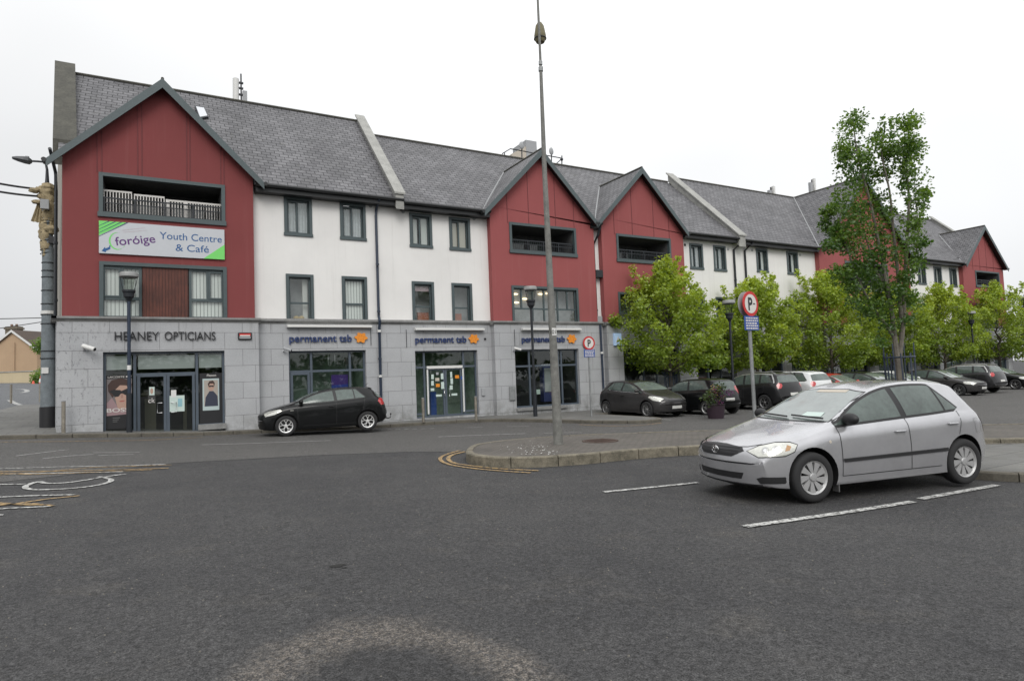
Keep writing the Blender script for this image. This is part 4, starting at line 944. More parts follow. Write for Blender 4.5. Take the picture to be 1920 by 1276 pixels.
# back walls so the blocks are closed volumes
for par, x0, x1 in ((bB, 8.6, 29.2), (bC, 29.2, 60.0)):
    MB().add([(x0,BACK,-1),(x1,BACK,-1),(x1,BACK,9),(x0,BACK,9)], [(0,3,2,1)]).build('rear_wall', MAT['white'], par)
# skylight
p = [at(366,203,0), ]
def roofpt(px, py, ze, zr):
    k = (zr-ze)/(RY-EY); d = rt*((px-960)/FPX) - up*((py-638)/FPX) + fw
    t_ = (ze + -k*EY - EYE)/(d.z-k*d.y); return Vector((0,0,EYE))+d*t_
q = [roofpt(x, y, zeA, zrA) for x, y in ((365,202),(383,205),(391,223),(374,226))]; nrm = Vector((0,-k_ if False else -.70,.71))
b = MB(); b.prism([v+nrm*.02 for v in q], nrm*.08); sk = b.build('skylight', MAT['blackm'], bA)
c_ = sum(q, Vector())/4; b = MB(); b.poly([c_+(v-c_)*.82+nrm*.107 for v in q]); b.build('skylight_pane', M('skylight_glass', (.45,.47,.5), .1, spec=1, ior=2.2), sk)

# ------------------------------------------------------------------ cars
def crom(pts, n):
    o_ = []
    for i in range(len(pts)-1):
        p0 = pts[max(0,i-1)]; p1 = pts[i]; p2 = pts[i+1]; p3 = pts[min(len(pts)-1,i+2)]
        for j in range(n):
            t = j/n
            o_.append(tuple(.5*((2*b)+(-a+c)*t+(2*a-5*b+4*c-d)*t*t+(-a+3*b-3*c+d)*t**3) for a,b,c,d in zip(p0,p1,p2,p3)))
    return o_ + [pts[-1]]
HATCH = dict(L=4.18, W=1.71, H=1.475, fo=.86, wb=2.6, rw=.315,
  zt=[(0,0.550),(.008,0.610),(.03,.665),(.10,.715),(.35,.80),(.7,.875),(1.0,.93),(1.16,.965),(1.3,1.04),(1.6,1.19),(1.9,1.325),(2.15,1.41),(2.4,1.455),(2.75,1.475),(3.1,1.465),(3.45,1.43),(3.68,1.38),(3.78,1.30),(3.92,1.12),(4.02,.98),(4.10,.86),(4.16,.70),(4.18,.58)],
  zs=[(0,.56),(.1,.66),(.35,.73),(.8,.81),(1.15,.88),(2,.93),(3,.975),(3.5,1.0),(3.85,.99),(4.0,.92),(4.1,.80),(4.18,.54)],
  zb=[(0,0.470),(.01,0.380),(.04,.24),(.2,.20),(.6,.18),(3.4,.19),(3.9,.25),(4.1,.31),(4.18,.42)],
  wm=[(0,.70),(.08,.74),(.3,.80),(.7,.84),(1.1,.85),(2,.855),(3.2,.852),(3.7,.83),(4.0,.78),(4.18,.70)],
  wt=[(0,.56),(.3,.62),(1.0,.72),(1.16,.745),(1.6,.67),(2.0,.62),(2.5,.595),(3.2,.585),(3.68,.57),(3.85,.60),(4.0,.66),(4.18,.60)],
  bowf=.33, bowr=.20, scr=(1.19,2.12), rsc=(3.74,4.0), sidewin=(1.30,3.47), pillars=[2.44], pilw=.05, qp=3.2, doors=[1.30,2.46,3.36],
  headlight=('p', [(.46,.665),(.60,.60),(.90,.612),(1.0,.66),(1.03,.735),(.95,.765),(.78,.76),(.60,.725)]), hang=42, tail=[(.93,.88),(1.03,.95),(1.04,.80),(.98,.68),(.88,.70)])
AURIS = dict(L=4.22, W=1.76, H=1.50, fo=.86, wb=2.6, rw=.325,
  zt=[(0,0.570),(.008,0.630),(.03,.68),(.18,.77),(.4,.87),(.7,.95),(.96,1.01),(1.1,1.06),(1.3,1.17),(1.55,1.28),(2.0,1.42),(2.4,1.475),(2.8,1.495),(3.2,1.49),(3.5,1.46),(3.68,1.41),(3.78,1.30),(3.95,1.17),(4.06,1.07),(4.13,.92),(4.20,.67),(4.22,.55)],
  zs=[(0,.56),(.1,.68),(.35,.78),(.8,.90),(1.15,.95),(2.3,1.01),(3,1.06),(3.5,1.09),(3.85,1.05),(4.0,.97),(4.12,.82),(4.22,.52)],
  zb=[(0,0.470),(.01,0.380),(.04,.24),(.2,.20),(.6,.18),(3.4,.19),(3.9,.25),(4.1,.31),(4.22,.42)],
  wm=[(0,.70),(.08,.75),(.3,.82),(.7,.865),(1.1,.875),(2,.88),(3.2,.875),(3.7,.85),(4.0,.80),(4.22,.70)],
  wt=[(0,.56),(.3,.62),(.9,.72),(1.1,.76),(1.6,.69),(2.0,.64),(2.5,.61),(3.2,.60),(3.68,.57),(3.85,.60),(4.0,.66),(4.22,.60)],
  bowf=.36, bowr=.2, scr=(1.14,2.1), rsc=(3.74,4.04), sidewin=(1.16,3.42), pillars=[2.42], pilw=.05, qp=3.05, doors=[1.22,2.44,3.3],
  headlight=('p', [(.5,.74),(.66,.64),(.95,.70),(1.12,.81),(1.06,.86),(.85,.84),(.64,.80)]), hang=45, tail=[(.80,.98),(1.00,1.05),(1.06,.95),(1.02,.83),(.86,.84)], tlx=.16)
SUV = dict(L=4.4, W=1.84, H=1.64, fo=.88, wb=2.66, rw=.345,
  zt=[(0,0.670),(.008,0.730),(.03,.80),(.12,.92),(.4,1.0),(.8,1.06),(1.1,1.10),(1.3,1.2),(1.6,1.36),(1.95,1.52),(2.25,1.60),(2.7,1.64),(3.3,1.635),(3.8,1.59),(4.0,1.53),(4.1,1.40),(4.24,1.18),(4.30,1.05),(4.36,.85),(4.4,.62)],
  zs=[(0,.66),(.1,.80),(.35,.92),(.8,.99),(1.15,1.03),(2.3,1.07),(3,1.10),(3.6,1.15),(4.0,1.14),(4.2,1.04),(4.32,.85),(4.4,.56)],
  zb=[(0,0.530),(.01,0.440),(.04,.30),(.2,.25),(.6,.23),(3.5,.24),(4.0,.30),(4.25,.36),(4.4,.46)],
  wm=[(0,.74),(.08,.80),(.3,.86),(.7,.90),(1.1,.915),(2,.92),(3.4,.915),(3.9,.90),(4.2,.86),(4.4,.76)],
  wt=[(0,.6),(.3,.68),(1.0,.78),(1.2,.79),(1.7,.71),(2.1,.67),(2.6,.65),(3.5,.635),(4.0,.62),(4.15,.66),(4.3,.70),(4.4,.64)],
  bowf=.3, bowr=.16, scr=(1.2,2.15), rsc=(4.03,4.24), sidewin=(1.3,3.98), pillars=[2.45,3.3], pilw=.05, qp=None, doors=[1.3,2.47,3.5],
  headlight=('p', [(.52,.86),(.7,.78),(1.0,.84),(1.1,.92),(1.02,.97),(.72,.93)]), hang=42, tail=[(.86,1.10),(1.06,1.12),(1.10,1.0),(1.02,.90),(.86,.93)])
MPV = dict(L=3.7, W=1.66, H=1.48, fo=.75, wb=2.37, rw=.30,
  zt=[(0,0.570),(.008,0.630),(.03,.70),(.12,.80),(.35,.90),(.65,.97),(.8,1.02),(1.0,1.14),(1.3,1.30),(1.6,1.41),(1.9,1.46),(2.4,1.48),(2.9,1.47),(3.2,1.44),(3.38,1.39),(3.47,1.25),(3.57,1.0),(3.62,.90),(3.68,.74),(3.7,.58)],
  zs=[(0,.58),(.1,.70),(.35,.80),(.8,.88),(1.15,.92),(2.3,.96),(3,1.0),(3.3,1.0),(3.5,.95),(3.62,.78),(3.7,.52)],
  zb=[(0,0.470),(.01,0.380),(.04,.24),(.2,.20),(.6,.18),(3.0,.19),(3.4,.25),(3.6,.31),(3.7,.42)],
  wm=[(0,.68),(.08,.72),(.3,.78),(.7,.82),(1.1,.83),(2,.83),(3.0,.83),(3.4,.81),(3.6,.77),(3.7,.70)],
  wt=[(0,.55),(.3,.62),(.8,.72),(1.0,.72),(1.4,.66),(1.8,.62),(2.5,.60),(3.2,.585),(3.4,.60),(3.55,.66),(3.7,.60)],
  bowf=.3, bowr=.14, scr=(.86,1.75), rsc=(3.41,3.59), sidewin=(.95,3.28), pillars=[2.15], pilw=.05, qp=None, doors=[.95,2.17,3.0],
  headlight=('p', [(.5,.78),(.68,.68),(.95,.74),(1.05,.84),(.9,.88),(.66,.85)]), hang=42, tail=[(.86,1.06),(.96,1.06),(.99,.92),(.95,.74),(.86,.76)])

BODYCACHE = {}
def car_body(P):
    key = id(P)
    if key in BODYCACHE: return BODYCACHE[key]
    L = P['L']; Wh = P['W']/2
    ends = [0,.008,.02,.04,.07,.11,.16,.22,.29,.37]
    xs_ = ends + [.46+.08*i for i in range(int((L-.92)/.08)+1)]; xs_ = [x for x in xs_ if x < L-.42] + [L-e_ for e_ in ends[::-1]]
    b = MB(); rows = []
    for x in xs_:
        zb, zs, ztp = hsm(P['zb'],x), hsm(P['zs'],x), hsm(P['zt'],x); wm_, wt_ = hsm(P['wm'],x), hsm(P['wt'],x)
        if x == 0: md_ = (zb+ztp)/2; zb, ztp, zs = md_-.012, md_+.012, md_+.004
        else: zs = min(zs, ztp-.035)
        H1 = zs-zb; gh = ztp-zs; cr_ = min(.085, gh*.55); ws = wm_-.045-.02*min(1, H1)
        wt_ = min(wt_, ws-.02)
        c = [(0,zb),(wm_*.6,zb),(wm_-.06,zb+.005),(wm_-.018,zb+.05),(wm_,zb+.33*H1),(wm_-.002,zb+.60*H1),(wm_-.014,zs-.13*H1),(ws+.008,zs-.015),(ws-.012,zs+.014)]
        for t in (.25,.5,.75): c.append((ws-.012+(wt_-ws+.012)*t+.018*math.sin(math.pi*t)*min(1,gh*2), zs+.014+(ztp-cr_-zs-.014)*t))
        c += [(wt_,ztp-cr_),(wt_-.05,ztp-cr_*.42),(wt_*.7,ztp-cr_*.15),(wt_*.35,ztp-.012*min(1,gh*4)),(0,ztp)]
        c = crom(c, 3)
        loop = [(y, z) for y, z in c] + [(-y, z) for y, z in c[-2:0:-1]]
        row = []
        for y, z in loop:
            q = min(1.1, abs(y)/Wh); dx = 0
            if x < 1.0: dx += P['bowf']*q**2.3*(1-x)**1.6
            if x > L-.8: dx -= P['bowr']*q**2.3*((x-L+.8)/.8)**1.5
            row.append((x+dx, y, z))
        rows.append(row)
    n = len(rows[0]); b.v = [Vector(p) for r_ in rows for p in r_]
    b.f = [(i*n+j, i*n+(j+1) % n, (i+1)*n+(j+1) % n, (i+1)*n+j) for i in range(len(rows)-1) for j in range(n)]
    b.f += [tuple(range(n-1,-1,-1)), tuple(range((len(rows)-1)*n, len(rows)*n))]; b.m = [0]*len(b.f)
    o = b.build('body', MAT['silver'], uv=False)
    bm = bmesh.new(); bm.from_mesh(o.data); bmesh.ops.recalc_face_normals(bm, faces=bm.faces[:]); bm.to_mesh(o.data); bm.free()
    # wheel arches
    cuts = []
    for xw in (P['fo'], P['fo']+P['wb']):
        for s_ in (-1, 1):
            ra = P['rw']+.055; cb = MB(); y0 = s_*(Wh-.26); y1 = s_*(Wh+.15)
            vs = []; m_ = 36
            for y in (y0, y1):
                for j in range(m_): a = 2*math.pi*j/m_; vs.append((xw+ra*math.cos(a), y, P['rw']+.01+ra*math.sin(a)))
            cb.add(vs, [(j, (j+1) % m_, m_+(j+1) % m_, m_+j) for j in range(m_)] + [tuple(range(m_-1,-1,-1)), tuple(range(m_, 2*m_))])
            co = cb.build('cut', MAT['carblk'], uv=False)
            bm = bmesh.new(); bm.from_mesh(co.data); bmesh.ops.recalc_face_normals(bm, faces=bm.faces[:]); bm.to_mesh(co.data); bm.free()
            md = o.modifiers.new('b', 'BOOLEAN'); md.operation = 'DIFFERENCE'; md.solver = 'EXACT'; md.object = co; cuts.append((co, xw))
    dg = bpy.context.evaluated_depsgraph_get(); me = bpy.data.meshes.new_from_object(o.evaluated_get(dg))
    me.materials.clear(); me.materials.append(MAT['silver']); me.materials.append(MAT['carblk'])
    for p in me.polygons:
        c = p.center; p.material_index = 0
        for _, xw in cuts:
            r_ = math.hypot(c.x-xw, c.z-P['rw']-.01)
            if r_ < P['rw']+.056 and (abs(p.normal.y) > .9 and abs(abs(c.y)-(Wh-.26)) < .01 or abs(p.normal.y) < .3 and r_ > P['rw']+.03 and abs(c.y) > Wh-.27): p.material_index = 1
        if p.normal.z < -.8 and c.z < .32: p.material_index = 1
        p.use_smooth = True
    try: me.set_sharp_from_angle(angle=R(38))
    except Exception: pass
    for co, _ in cuts: bpy.data.objects.remove(co)
    bpy.data.objects.remove(o)
    bm = bmesh.new(); bm.from_mesh(me); bvh = BVHTree.FromBMesh(bm); bm.free()
    BODYCACHE[key] = (me, bvh); return me, bvh
def decal_geo(bvh, poly, ang, off, res=.035, mirror=True):
    """patch laid on the body: poly in (u,z) seen along azimuth ang"""
    a = R(ang); d = Vector((math.sin(a) if False else math.cos(a), math.sin(a), 0)); U = Vector((math.sin(a), -math.cos(a), 0))
    bm = bmesh.new(); bm.faces.new([bm.verts.new((u, z, 0)) for u, z in poly]); bm.normal_update(); bmesh.ops.triangulate(bm, faces=bm.faces[:]); cut_grid(bm, res)
    bad = []
    for v in bm.verts:
        o_ = U*v.co.x + Vector((0,0,v.co.y)) - d*8; h = bvh.ray_cast(o_, d)
        if h[0] is None: bad.append(v)
        else:
            nn = h[1] if h[1].dot(d) < 0 else -h[1]; v.co = h[0] + nn*off
    if bad: bmesh.ops.delete(bm, geom=bad, context='VERTS')
    bm.verts.index_update(); vs = [v.co.copy() for v in bm.verts]; fs = []
    for f in bm.faces:
        f.normal_update(); ids = [v.index for v in f.verts]; fs.append(ids[::-1] if f.normal.dot(d) > 0 else ids)
    bm.free()
    return vs, fs
def decal(name, bvh, poly, ang, mat_, par, off=.003, mirror=True, res=.035):
    vs, fs = decal_geo(bvh, poly, ang, off, res); obs = []
    for s_ in ((1, -1) if mirror else (1,)):
        b = MB(); b.add([(v.x, v.y*s_, v.z) for v in vs], [f if s_ == 1 else f[::-1] for f in fs])
        obs.append(b.build(name, mat_, par, smooth='all', world=False, uv=False))
    return obs
def strip(pts, wd):
    """thin closed outline around a polyline in the decal plane"""
    l = offs(pts, wd/2); r_ = offs(pts, -wd/2); return l + r_[::-1]
def wheel(P, xw, s_, style, par):
    rw = P['rw']; rr_ = rw*.665; Y = s_*(P['W']/2-.015); wd = .19
    c = (xw, 0, rw)
    def yy(h): return Y - s_*h
    b = MB(); b.lathe([(rr_*.96, yy(.10)),(rr_*.98, yy(.13)),(.05, yy(.13))][::(-1 if s_ > 0 else 1)], 28, 'y', c)
    w_ = b.build('wheel', MAT['carblk'], par, smooth=True, world=False, uv=False)
    pr = [(rr_, yy(.03)),(rr_+.012, yy(.008)),(rw*.80, yy(0)),(rw*.93, yy(.006)),(rw*.985, yy(.025)),(rw, yy(.05)),(rw, yy(wd-.04)),(rw*.97, yy(wd-.01)),(rr_, yy(wd))]
    b = MB(); b.lathe(pr[::(1 if s_ < 0 else -1)], 40, 'y', c, False); b.build('tyre', MAT['tyre'], w_, smooth=True, world=False, uv=False)
    b = MB(); n, kind, mt = style
    def ring(r0, r1, h0, h1, m_=36):
        vs = []
        for (r_, h_) in ((r0,h0),(r1,h1)):
            for j in range(m_): a = 2*math.pi*j/m_; vs.append((xw+r_*math.cos(a), yy(h_), rw+r_*math.sin(a)))
        b.add(vs, [((j+1) % m_, j, m_+j, m_+(j+1) % m_) if s_ > 0 else (j, (j+1) % m_, m_+(j+1) % m_, m_+j) for j in range(m_)])
    ring(rr_*1.02, rr_*.93, .012, .03); ring(rr_*.93, rr_*.90, .03, .09); ring(rr_*.93, rr_*.88, .03, .035)
    def spoke(a, w0, w1, r0, r1, skew=0, h0=.035, h1=.028):
        ca, sa = math.cos(a), math.sin(a); ca2, sa2 = math.cos(a+skew), math.sin(a+skew); q = []
        for (r_, w__, c_, s__, h_) in ((r0, w0, ca, sa, h0), (r1, w1, ca2, sa2, h1)):
            for k in (-1, 1): q.append((r_*c_-k*w__*s__, r_*s__+k*w__*c_, h_))
        tp = [(xw+x, yy(h_), rw+z) for x, z, h_ in q]; bt = [(xw+x, yy(h_+.03), rw+z) for x, z, h_ in q]
        fs = [(0,1,3,2),(4,6,7,5),(0,2,6,4),(1,5,7,3)]; b.add(tp+bt, fs if s_ < 0 else [f[::-1] for f in fs])
    for i in range(n):
        a = 2*math.pi*(i+.25)/n
        if kind == 'blade': spoke(a, .016, .046, .045, rr_*.92, .26)
        elif kind == 'y': spoke(a, .022, .016, .04, rr_*.5); spoke(a, .012, .013, rr_*.48, rr_*.93, .34); spoke(a, .012, .013, rr_*.48, rr_*.93, -.34)
        else: spoke(a, .022, .016, .04, rr_*.92)
    b.lathe([(.055, yy(.03)),(.045, yy(.018)),(.005, yy(.014))][::(-1 if s_ > 0 else 1)], 16, 'y', c)
    b.build('rim', MAT[mt], w_, smooth=35, world=False, uv=False)
def make_car(P, label, paint, style, pos, face, group=None, name='parked_car', extras=None, trim=None, detail=1):
    """face: azimuth (radians, world) the nose points to"""
    me, bvh = car_body(P); L = P['L']
    t = thing(name, label, 'car', (pos[0], pos[1], zt(pos[0], pos[1])), face+math.pi, group)
    # tilt with the ground
    m_ = me.copy(); m_.materials[0] = MAT[paint]; bo = bpy.data.objects.new('body', m_); col.objects.link(bo); bo.parent = t
    # side glass
    a, c = P['sidewin']; lo = []; hi = []; x = a
    while x <= c+1e-6:
        zl = hsm(P['zs'],x)+.045; ztp = hsm(P['zt'],x); zh = ztp-.085-.03*sm(a+.5, a, x)
        if x > c-.22: zh -= .0
        lo.append((x, zl)); hi.append((x, max(zl+.012, zh))); x += .08
    # slope the rear edge like a quarter window
    rake = P.get('rake', .30); n_ = len(hi); hi = [(min(u, c-rake*((z-lo[-1][1])/max(.01, hi[-1][1]-lo[-1][1])) if u > c-rake else u), z) for (u, z) in hi]
    outline = lo + [p for i, p in enumerate(hi[::-1]) if i == 0 or p[0] < hi[::-1][i-1][0]-.004]
    cx = sum(p[0] for p in outline)/len(outline)
    def grow(pl, g_):
        return offs(pl, -g_, True)
    decal('window_rubber', bvh, grow(outline, .03), 90, MAT['carblk'], t, .002)
    segs = [a-.1]+P['pillars']+([P['qp']] if P['qp'] else [])+[c+.3]
    for s0, s1 in zip(segs, segs[1:]):
        pw = P['pilw'] if s0 in P['pillars'] else .018; pe = P['pilw'] if s1 in P['pillars'] else .018
        bm = bmesh.new(); bm.faces.new([bm.verts.new((u, z, 0)) for u, z in outline])
        for q, nx_ in ((s0+pw, -1), (s1-pe, 1)):
            bmesh.ops.bisect_plane(bm, geom=bm.verts[:]+bm.edges[:]+bm.faces[:], plane_co=(q,P['H']*.78,0), plane_no=(nx_,nx_*.16,0), clear_outer=True)
        if bm.faces:
            pl = [(v.co.x, v.co.y) for v in bm.faces[:][0].verts]; decal('side_window', bvh, pl, 90, MAT['carglass'], t, .0045)
        bm.free()
    # windscreens
    xa, xb = P['scr']; z0, z1 = hsm(P['zt'],xa)-.0, hsm(P['zt'],xb)-.02; w0, w1 = hsm(P['wt'],xa)-.05, hsm(P['wt'],xb)-.055
    scr = [(-w0,z0+.005),(-w0*.5,z0-.02+.008),(0,z0-.012),(w0*.5,z0-.012),(w0,z0+.005),(w1,z1-.045),(w1*.5,z1-.012),(0,z1),(-w1*.5,z1-.012),(-w1,z1-.045)]
    scr = [(-w0,z0+.012),(0,z0+.0),(w0,z0+.012),(w1,z1-.05),(w1*.5,z1-.018),(-w1*.5,z1-.018),(-w1,z1-.05)]
    decal('screen_rubber', bvh, [(u*1.035, (z-(z0+z1)/2)*1.06+(z0+z1)/2) for u, z in scr], 0, MAT['carblk'], t, .002, False, .05)
    decal('windscreen', bvh, scr, 0, MAT['carscreen'], t, .005, False, .05)
    xa, xb = P['rsc']; z1, z0 = hsm(P['zt'],xa)-.02, hsm(P['zt'],xb)+.01; w1, w0 = hsm(P['wt'],xa)-.03, hsm(P['wt'],xb)-.02
    rs = [(-w0,z0),(w0,z0),(w1,z1-.03),(w1*.6,z1),(-w1*.6,z1),(-w1,z1-.03)]
    decal('rear_window', bvh, rs, 180, MAT['carglass'], t, .005, False, .05)
    # lamps
    decal('headlight', bvh, P['headlight'][1], P['hang'], MAT['lampclear'], t, .006)
    decal('headlight_rim', bvh, grow(P['headlight'][1], .012), P['hang'], MAT['carblk'], t, .0035)
    if paint != 'silver': decal('rear_lamp', bvh, [((L-4.18)*0+u*1.0, z) for u, z in [(-u_, z_) for u_, z_ in tail_uv(P)]], 180-48, MAT['lampred'], t, .006)
    else: decal('rear_lamp', bvh, [(-u_, z_) for u_, z_ in tail_uv(P)], 180-48, MAT['lampred'], t, .006)
    # shut lines
    gap = MAT['carblk']
    for i, x in enumerate(P['doors']):
        zl = P['zb'][4][1]+.12; zh = hsm(P['zs'],x)+.02
        if i == 2: pl = [(x+.07, zh), (x+.07, zh-.15), (x-.02, .62), (x-.16, .48), (x-.22, .33), (x-.24, zl)]
        else: pl = [(x, zh), (x+.012, (zl+zh)/2), (x+.0, zl)]
        decal('door_gap', bvh, strip(densify(pl, .08), .011), 90, gap, t, .0022, True, .06)
    decal('sill_gap', bvh, strip([(P['doors'][0], zl), (P['doors'][2]-.24, zl)], .010), 90, gap, t, .0022, True, .2)
    # bumper seam and bonnet seams
    for x, zz in ((P['doors'][1]-.16, hsm(P['zs'],2.2)-.13), (P['doors'][2]-.10 if P['L'] > 3.9 else P['doors'][1]+.6, hsm(P['zs'],3.0)-.12)):
        for s_ in (-1, 1):
            h = bvh.ray_cast(Vector((x, s_*3, zz)), Vector((0,-s_,0)))
            if h[0] is None: continue
            y = h[0].y; b = MB(); b.box((x-.09, min(y, y+s_*.035), zz-.012), (x+.09, max(y, y+s_*.035), zz+.014)); hd = b.build('door_handle', MAT[paint], t, world=False, uv=False)
            md = hd.modifiers.new('bevel', 'BEVEL'); md.width = .011; md.segments = 2
    # mirrors
    xm = P['sidewin'][0]+.17
    for s_ in (-1, 1):
        zz = hsm(P['zs'],xm)+.105; h = bvh.ray_cast(Vector((xm, s_*3, zz)), Vector((0,-s_,0))); y = (h[0].y if h[0] else s_*.8)
        b = MB(); b.ell((xm+.0, y+s_*.13, zz+.01), (.075,.125,.078), 14, 10); b.box((xm-.02, min(y-s_*.02,y+s_*.08), zz-.05), (xm+.05, max(y-s_*.02,y+s_*.08), zz-.01))
        b.build('wing_mirror', MAT[trim or paint], t, smooth=True, world=False, uv=False)
    for xw in (P['fo'], P['fo']+P['wb']):
        for s_ in (-1, 1): wheel(P, xw, s_, style, t)
    # plates and lower grille
    zg = P['zb'][3][1]
    decal('lower_grille', bvh, [(-.42,zg+.11),(.42,zg+.11),(.46,zg+.19),(-.46,zg+.19)], 0, MAT['carblk'], t, .004, False)
    decal('bumper_lip', bvh, [(-.66,zg+.0),(.66,zg+.0),(.66,zg+.055),(-.66,zg+.055)], 0, MAT['carblk'], t, .005, False)
    if detail: 
        decal('grille', bvh, [(-.34,.60*P['H']/1.475-.0),(.34,.60*P['H']/1.475),(.40,.69*P['H']/1.475),(-.40,.69*P['H']/1.475)], 0, MAT['carblk'], t, .004, False)
        for ang, x_ in ((0, .0), (180, L)):
            if detail == 2 and ang == 0: continue
            zz = .40*P['H']/1.475 if ang == 0 else .62*P['H']/1.475
            decal('number_plate', bvh, [(-.25,zz-.055),(.25,zz-.055),(.25,zz+.055),(-.25,zz+.055)], ang, MAT['plate'], t, .012, False, .3)
    if extras: extras(t, bvh, P)
    return t
def tail_uv(P):
    """tail lamp outline in the plane seen from the rear quarter"""
    L = P['L']; a = R(132); ux, uy = math.sin(a), -math.cos(a)
    def U(x, y): return ux*x + uy*y
    zc = (P['tail'][0][1]+P['tail'][2][1])/2; hh = abs(P['tail'][1][1]-P['tail'][3][1])/2+.01
    u0 = U(L-.20-P.get('tlx',0), -(P['W']/2-.04)); u1 = U(L-.03, -(P['W']/2-.22))
    u0, u1 = -u0, -u1
    return [(u0,zc+.02),(u0+(u1-u0)*.35,zc+hh),(u1-(u1-u0)*.15,zc+hh*.8),(u1,zc-.0),(u0+(u1-u0)*.75,zc-hh*.9),(u0+(u1-u0)*.25,zc-hh)]

def silver_extras(t, bvh, P):
    # dark grille with an emblem of three ovals, intakes, rub strip, wipers, badge, mud flaps
    decal('upper_grille', bvh, [(-.40,.705),(-.46,.665),(-.30,.585),(.30,.585),(.46,.665),(.40,.705),(.1,.725),(-.1,.725)], 0, MAT['signblk'], t, .008, False, .03)
    for z in (.62,.655,.69): decal('grille_bar', bvh, [(-.38,z),(.38,z),(.38,z+.008),(-.38,z+.008)], 0, MAT['carblk'], t, .014, False, .05)
    h = bvh.ray_cast(Vector((-3, 0, .655)), Vector((1,0,0))); x = h[0].x-.02
    b = MB()
    def oval(cy, cz, ry, rz, r_=.006):
        b.tube([(x, cy+ry*math.cos(2*math.pi*i/28), cz+rz*math.sin(2*math.pi*i/28)) for i in range(29)], r_, 6, False)
    oval(0,.655,.068,.046); oval(0,.678,.045,.017,.005); oval(0,.655,.018,.042,.005)
    b.build('emblem', MAT['chrome'], t, smooth=True, world=False, uv=False)
    decal('fog_intake', bvh, [(.66,.27),(.90,.27),(.97,.35),(.70,.355),(.62,.33)], 25, MAT['carblk'], t, .006)
    decal('side_rub_strip', bvh, [(1.33,.475),(3.28,.495),(3.30,.54),(1.31,.52)], 90, MAT['carblk'], t, .014, True, .08)
    decal('fuel_flap_gap', bvh, strip([(3.70,.90),(3.87,.90),(3.86,.72),(3.73,.70),(3.70,.90)], .006), 90, MAT['rimdark'], t, .0025, True)
    decal('bonnet_seam', bvh, strip([(-.57,.745),(-.46,.715),(-.2,.70)], .007), 0, MAT['carblk'], t, .003, True)
    for y0, y1 in ((-.62,-.05),(.0,.58)):
        pts = []
        for i in range(7):
            y = y0+(y1-y0)*i/6; z = 1.0+.012*(i % 2 == 9); h = bvh.ray_cast(Vector((-3, y, 1.0+.02*i/6)), Vector((1,0,0)))
            if h[0]: pts.append(h[0]+h[1]*.03)
        if len(pts) > 1: MB().tube(pts, .012, 6).build('wiper', MAT['carblk'], t, world=False, uv=False)
    circ = lambda u, z, r_: [(u+r_*math.cos(2*math.pi*i/14), z+r_*.85*math.sin(2*math.pi*i/14)) for i in range(14)]
    for u, z, r_ in ((.68,.675,.045),(.81,.69,.05)): decal('lamp_reflector', bvh, circ(u,z,r_), 42, MAT['rimsil'], t, .0085); decal('lamp_bulb', bvh, circ(u,z,r_*.45), 42, MAT['chrome'], t, .011)
    decal('indicator', bvh, [(.90,.665),(.95,.675),(.965,.72),(.92,.74)], 42, M('amber_lens', (.42,.24,.12), .2), t, .009)
    decal('parking_ticket', bvh, [(.18,1.03),(.52,1.035),(.50,1.085),(.20,1.08)], 0, MAT['paper'], t, .009, False, .1)
    decal('sun_strip', bvh, [(-.2,1.33),(.35,1.33),(.33,1.36),(-.2,1.36)], 0, MAT['creamblind'], t, .007, False, .1)
    for s_ in (-1, 1):
        for xw in (P['fo']+.38,):
            b = MB(); b.box((xw-.005, s_*.78-.05, .10), (xw+.01, s_*.78+.05, .32)); b.build('mud_flap', MAT['rimdark'], t, world=False, uv=False)
    h = bvh.ray_cast(Vector((1.16, -3, .78)), Vector((0,1,0)))
    b = MB(); b.lathe([(.022,0),(.018,-.006)], 12, 'y', (1.14, h[0].y, .745)); b.build('side_repeater', MAT['creamblind'], t, world=False, uv=False)
    MB().tube([(3.4,0,1.43),(3.62,0,1.62)], .004, 5).build('aerial', MAT['carblk'], t, world=False, uv=False)
def black_extras(t, bvh, P):
    b = MB(); b.tube([(4.18,-.0,.36),(4.30,0,.33),(4.38,0,.36),(4.39,0,.46)], .02, 8); b.ell((4.39,0,.48), (.03,.03,.03)); b.build('tow_bar', MAT['carblk'], t, smooth=True, world=False, uv=False)
    MB().tube([(3.45,0,1.47),(3.62,0,1.60)], .006, 5).build('aerial', MAT['carblk'], t, world=False, uv=False)
    b = MB(); b.box((1.0,-.895,.80),(1.1,-.87,.825)); b.build('side_repeater', MAT['lampclear'], t, world=False, uv=False)
    decal('spoiler', bvh, [(-.5,1.38),(.5,1.38),(.5,1.43),(-.5,1.43)], 180, MAT['carblk'], t, .03, False, .1)
def chrome_extras(t, bvh, P):
    a, c = P['sidewin']; pts = []
    x = a+.1
    pl = []
    while x < c: pl.append((x, hsm(P['zs'],x)+.02)); x += .2
    decal('chrome_strip', bvh, strip(pl, .022), 90, MAT['chrome'], t, .008)
def suv_extras(t, bvh, P):
    a, c = P['sidewin']; pl = []; x = a+.5
    while x < c-.15: pl.append((x, hsm(P['zt'],x)-.065)); x += .2
    pl += [(c-.02, hsm(P['zs'],c)+.16), (c+.03, hsm(P['zs'],c)+.03)]
    decal('chrome_strip', bvh, strip(pl, .045), 90, MAT['rimsil'], t, .009)
    for s_ in (-1, 1):
        MB().tube([(a+.65, s_*.56, hsm(P['zt'],a+.65)-.04),(a+.8, s_*.58, hsm(P['zt'],a+.8)+.03),(2.8, s_*.58, 1.675),(3.8, s_*.57, 1.63),(3.95, s_*.56, 1.56)], .018, 6).build('roof_rail', MAT['rimsil'], t, smooth=True, world=False, uv=False)
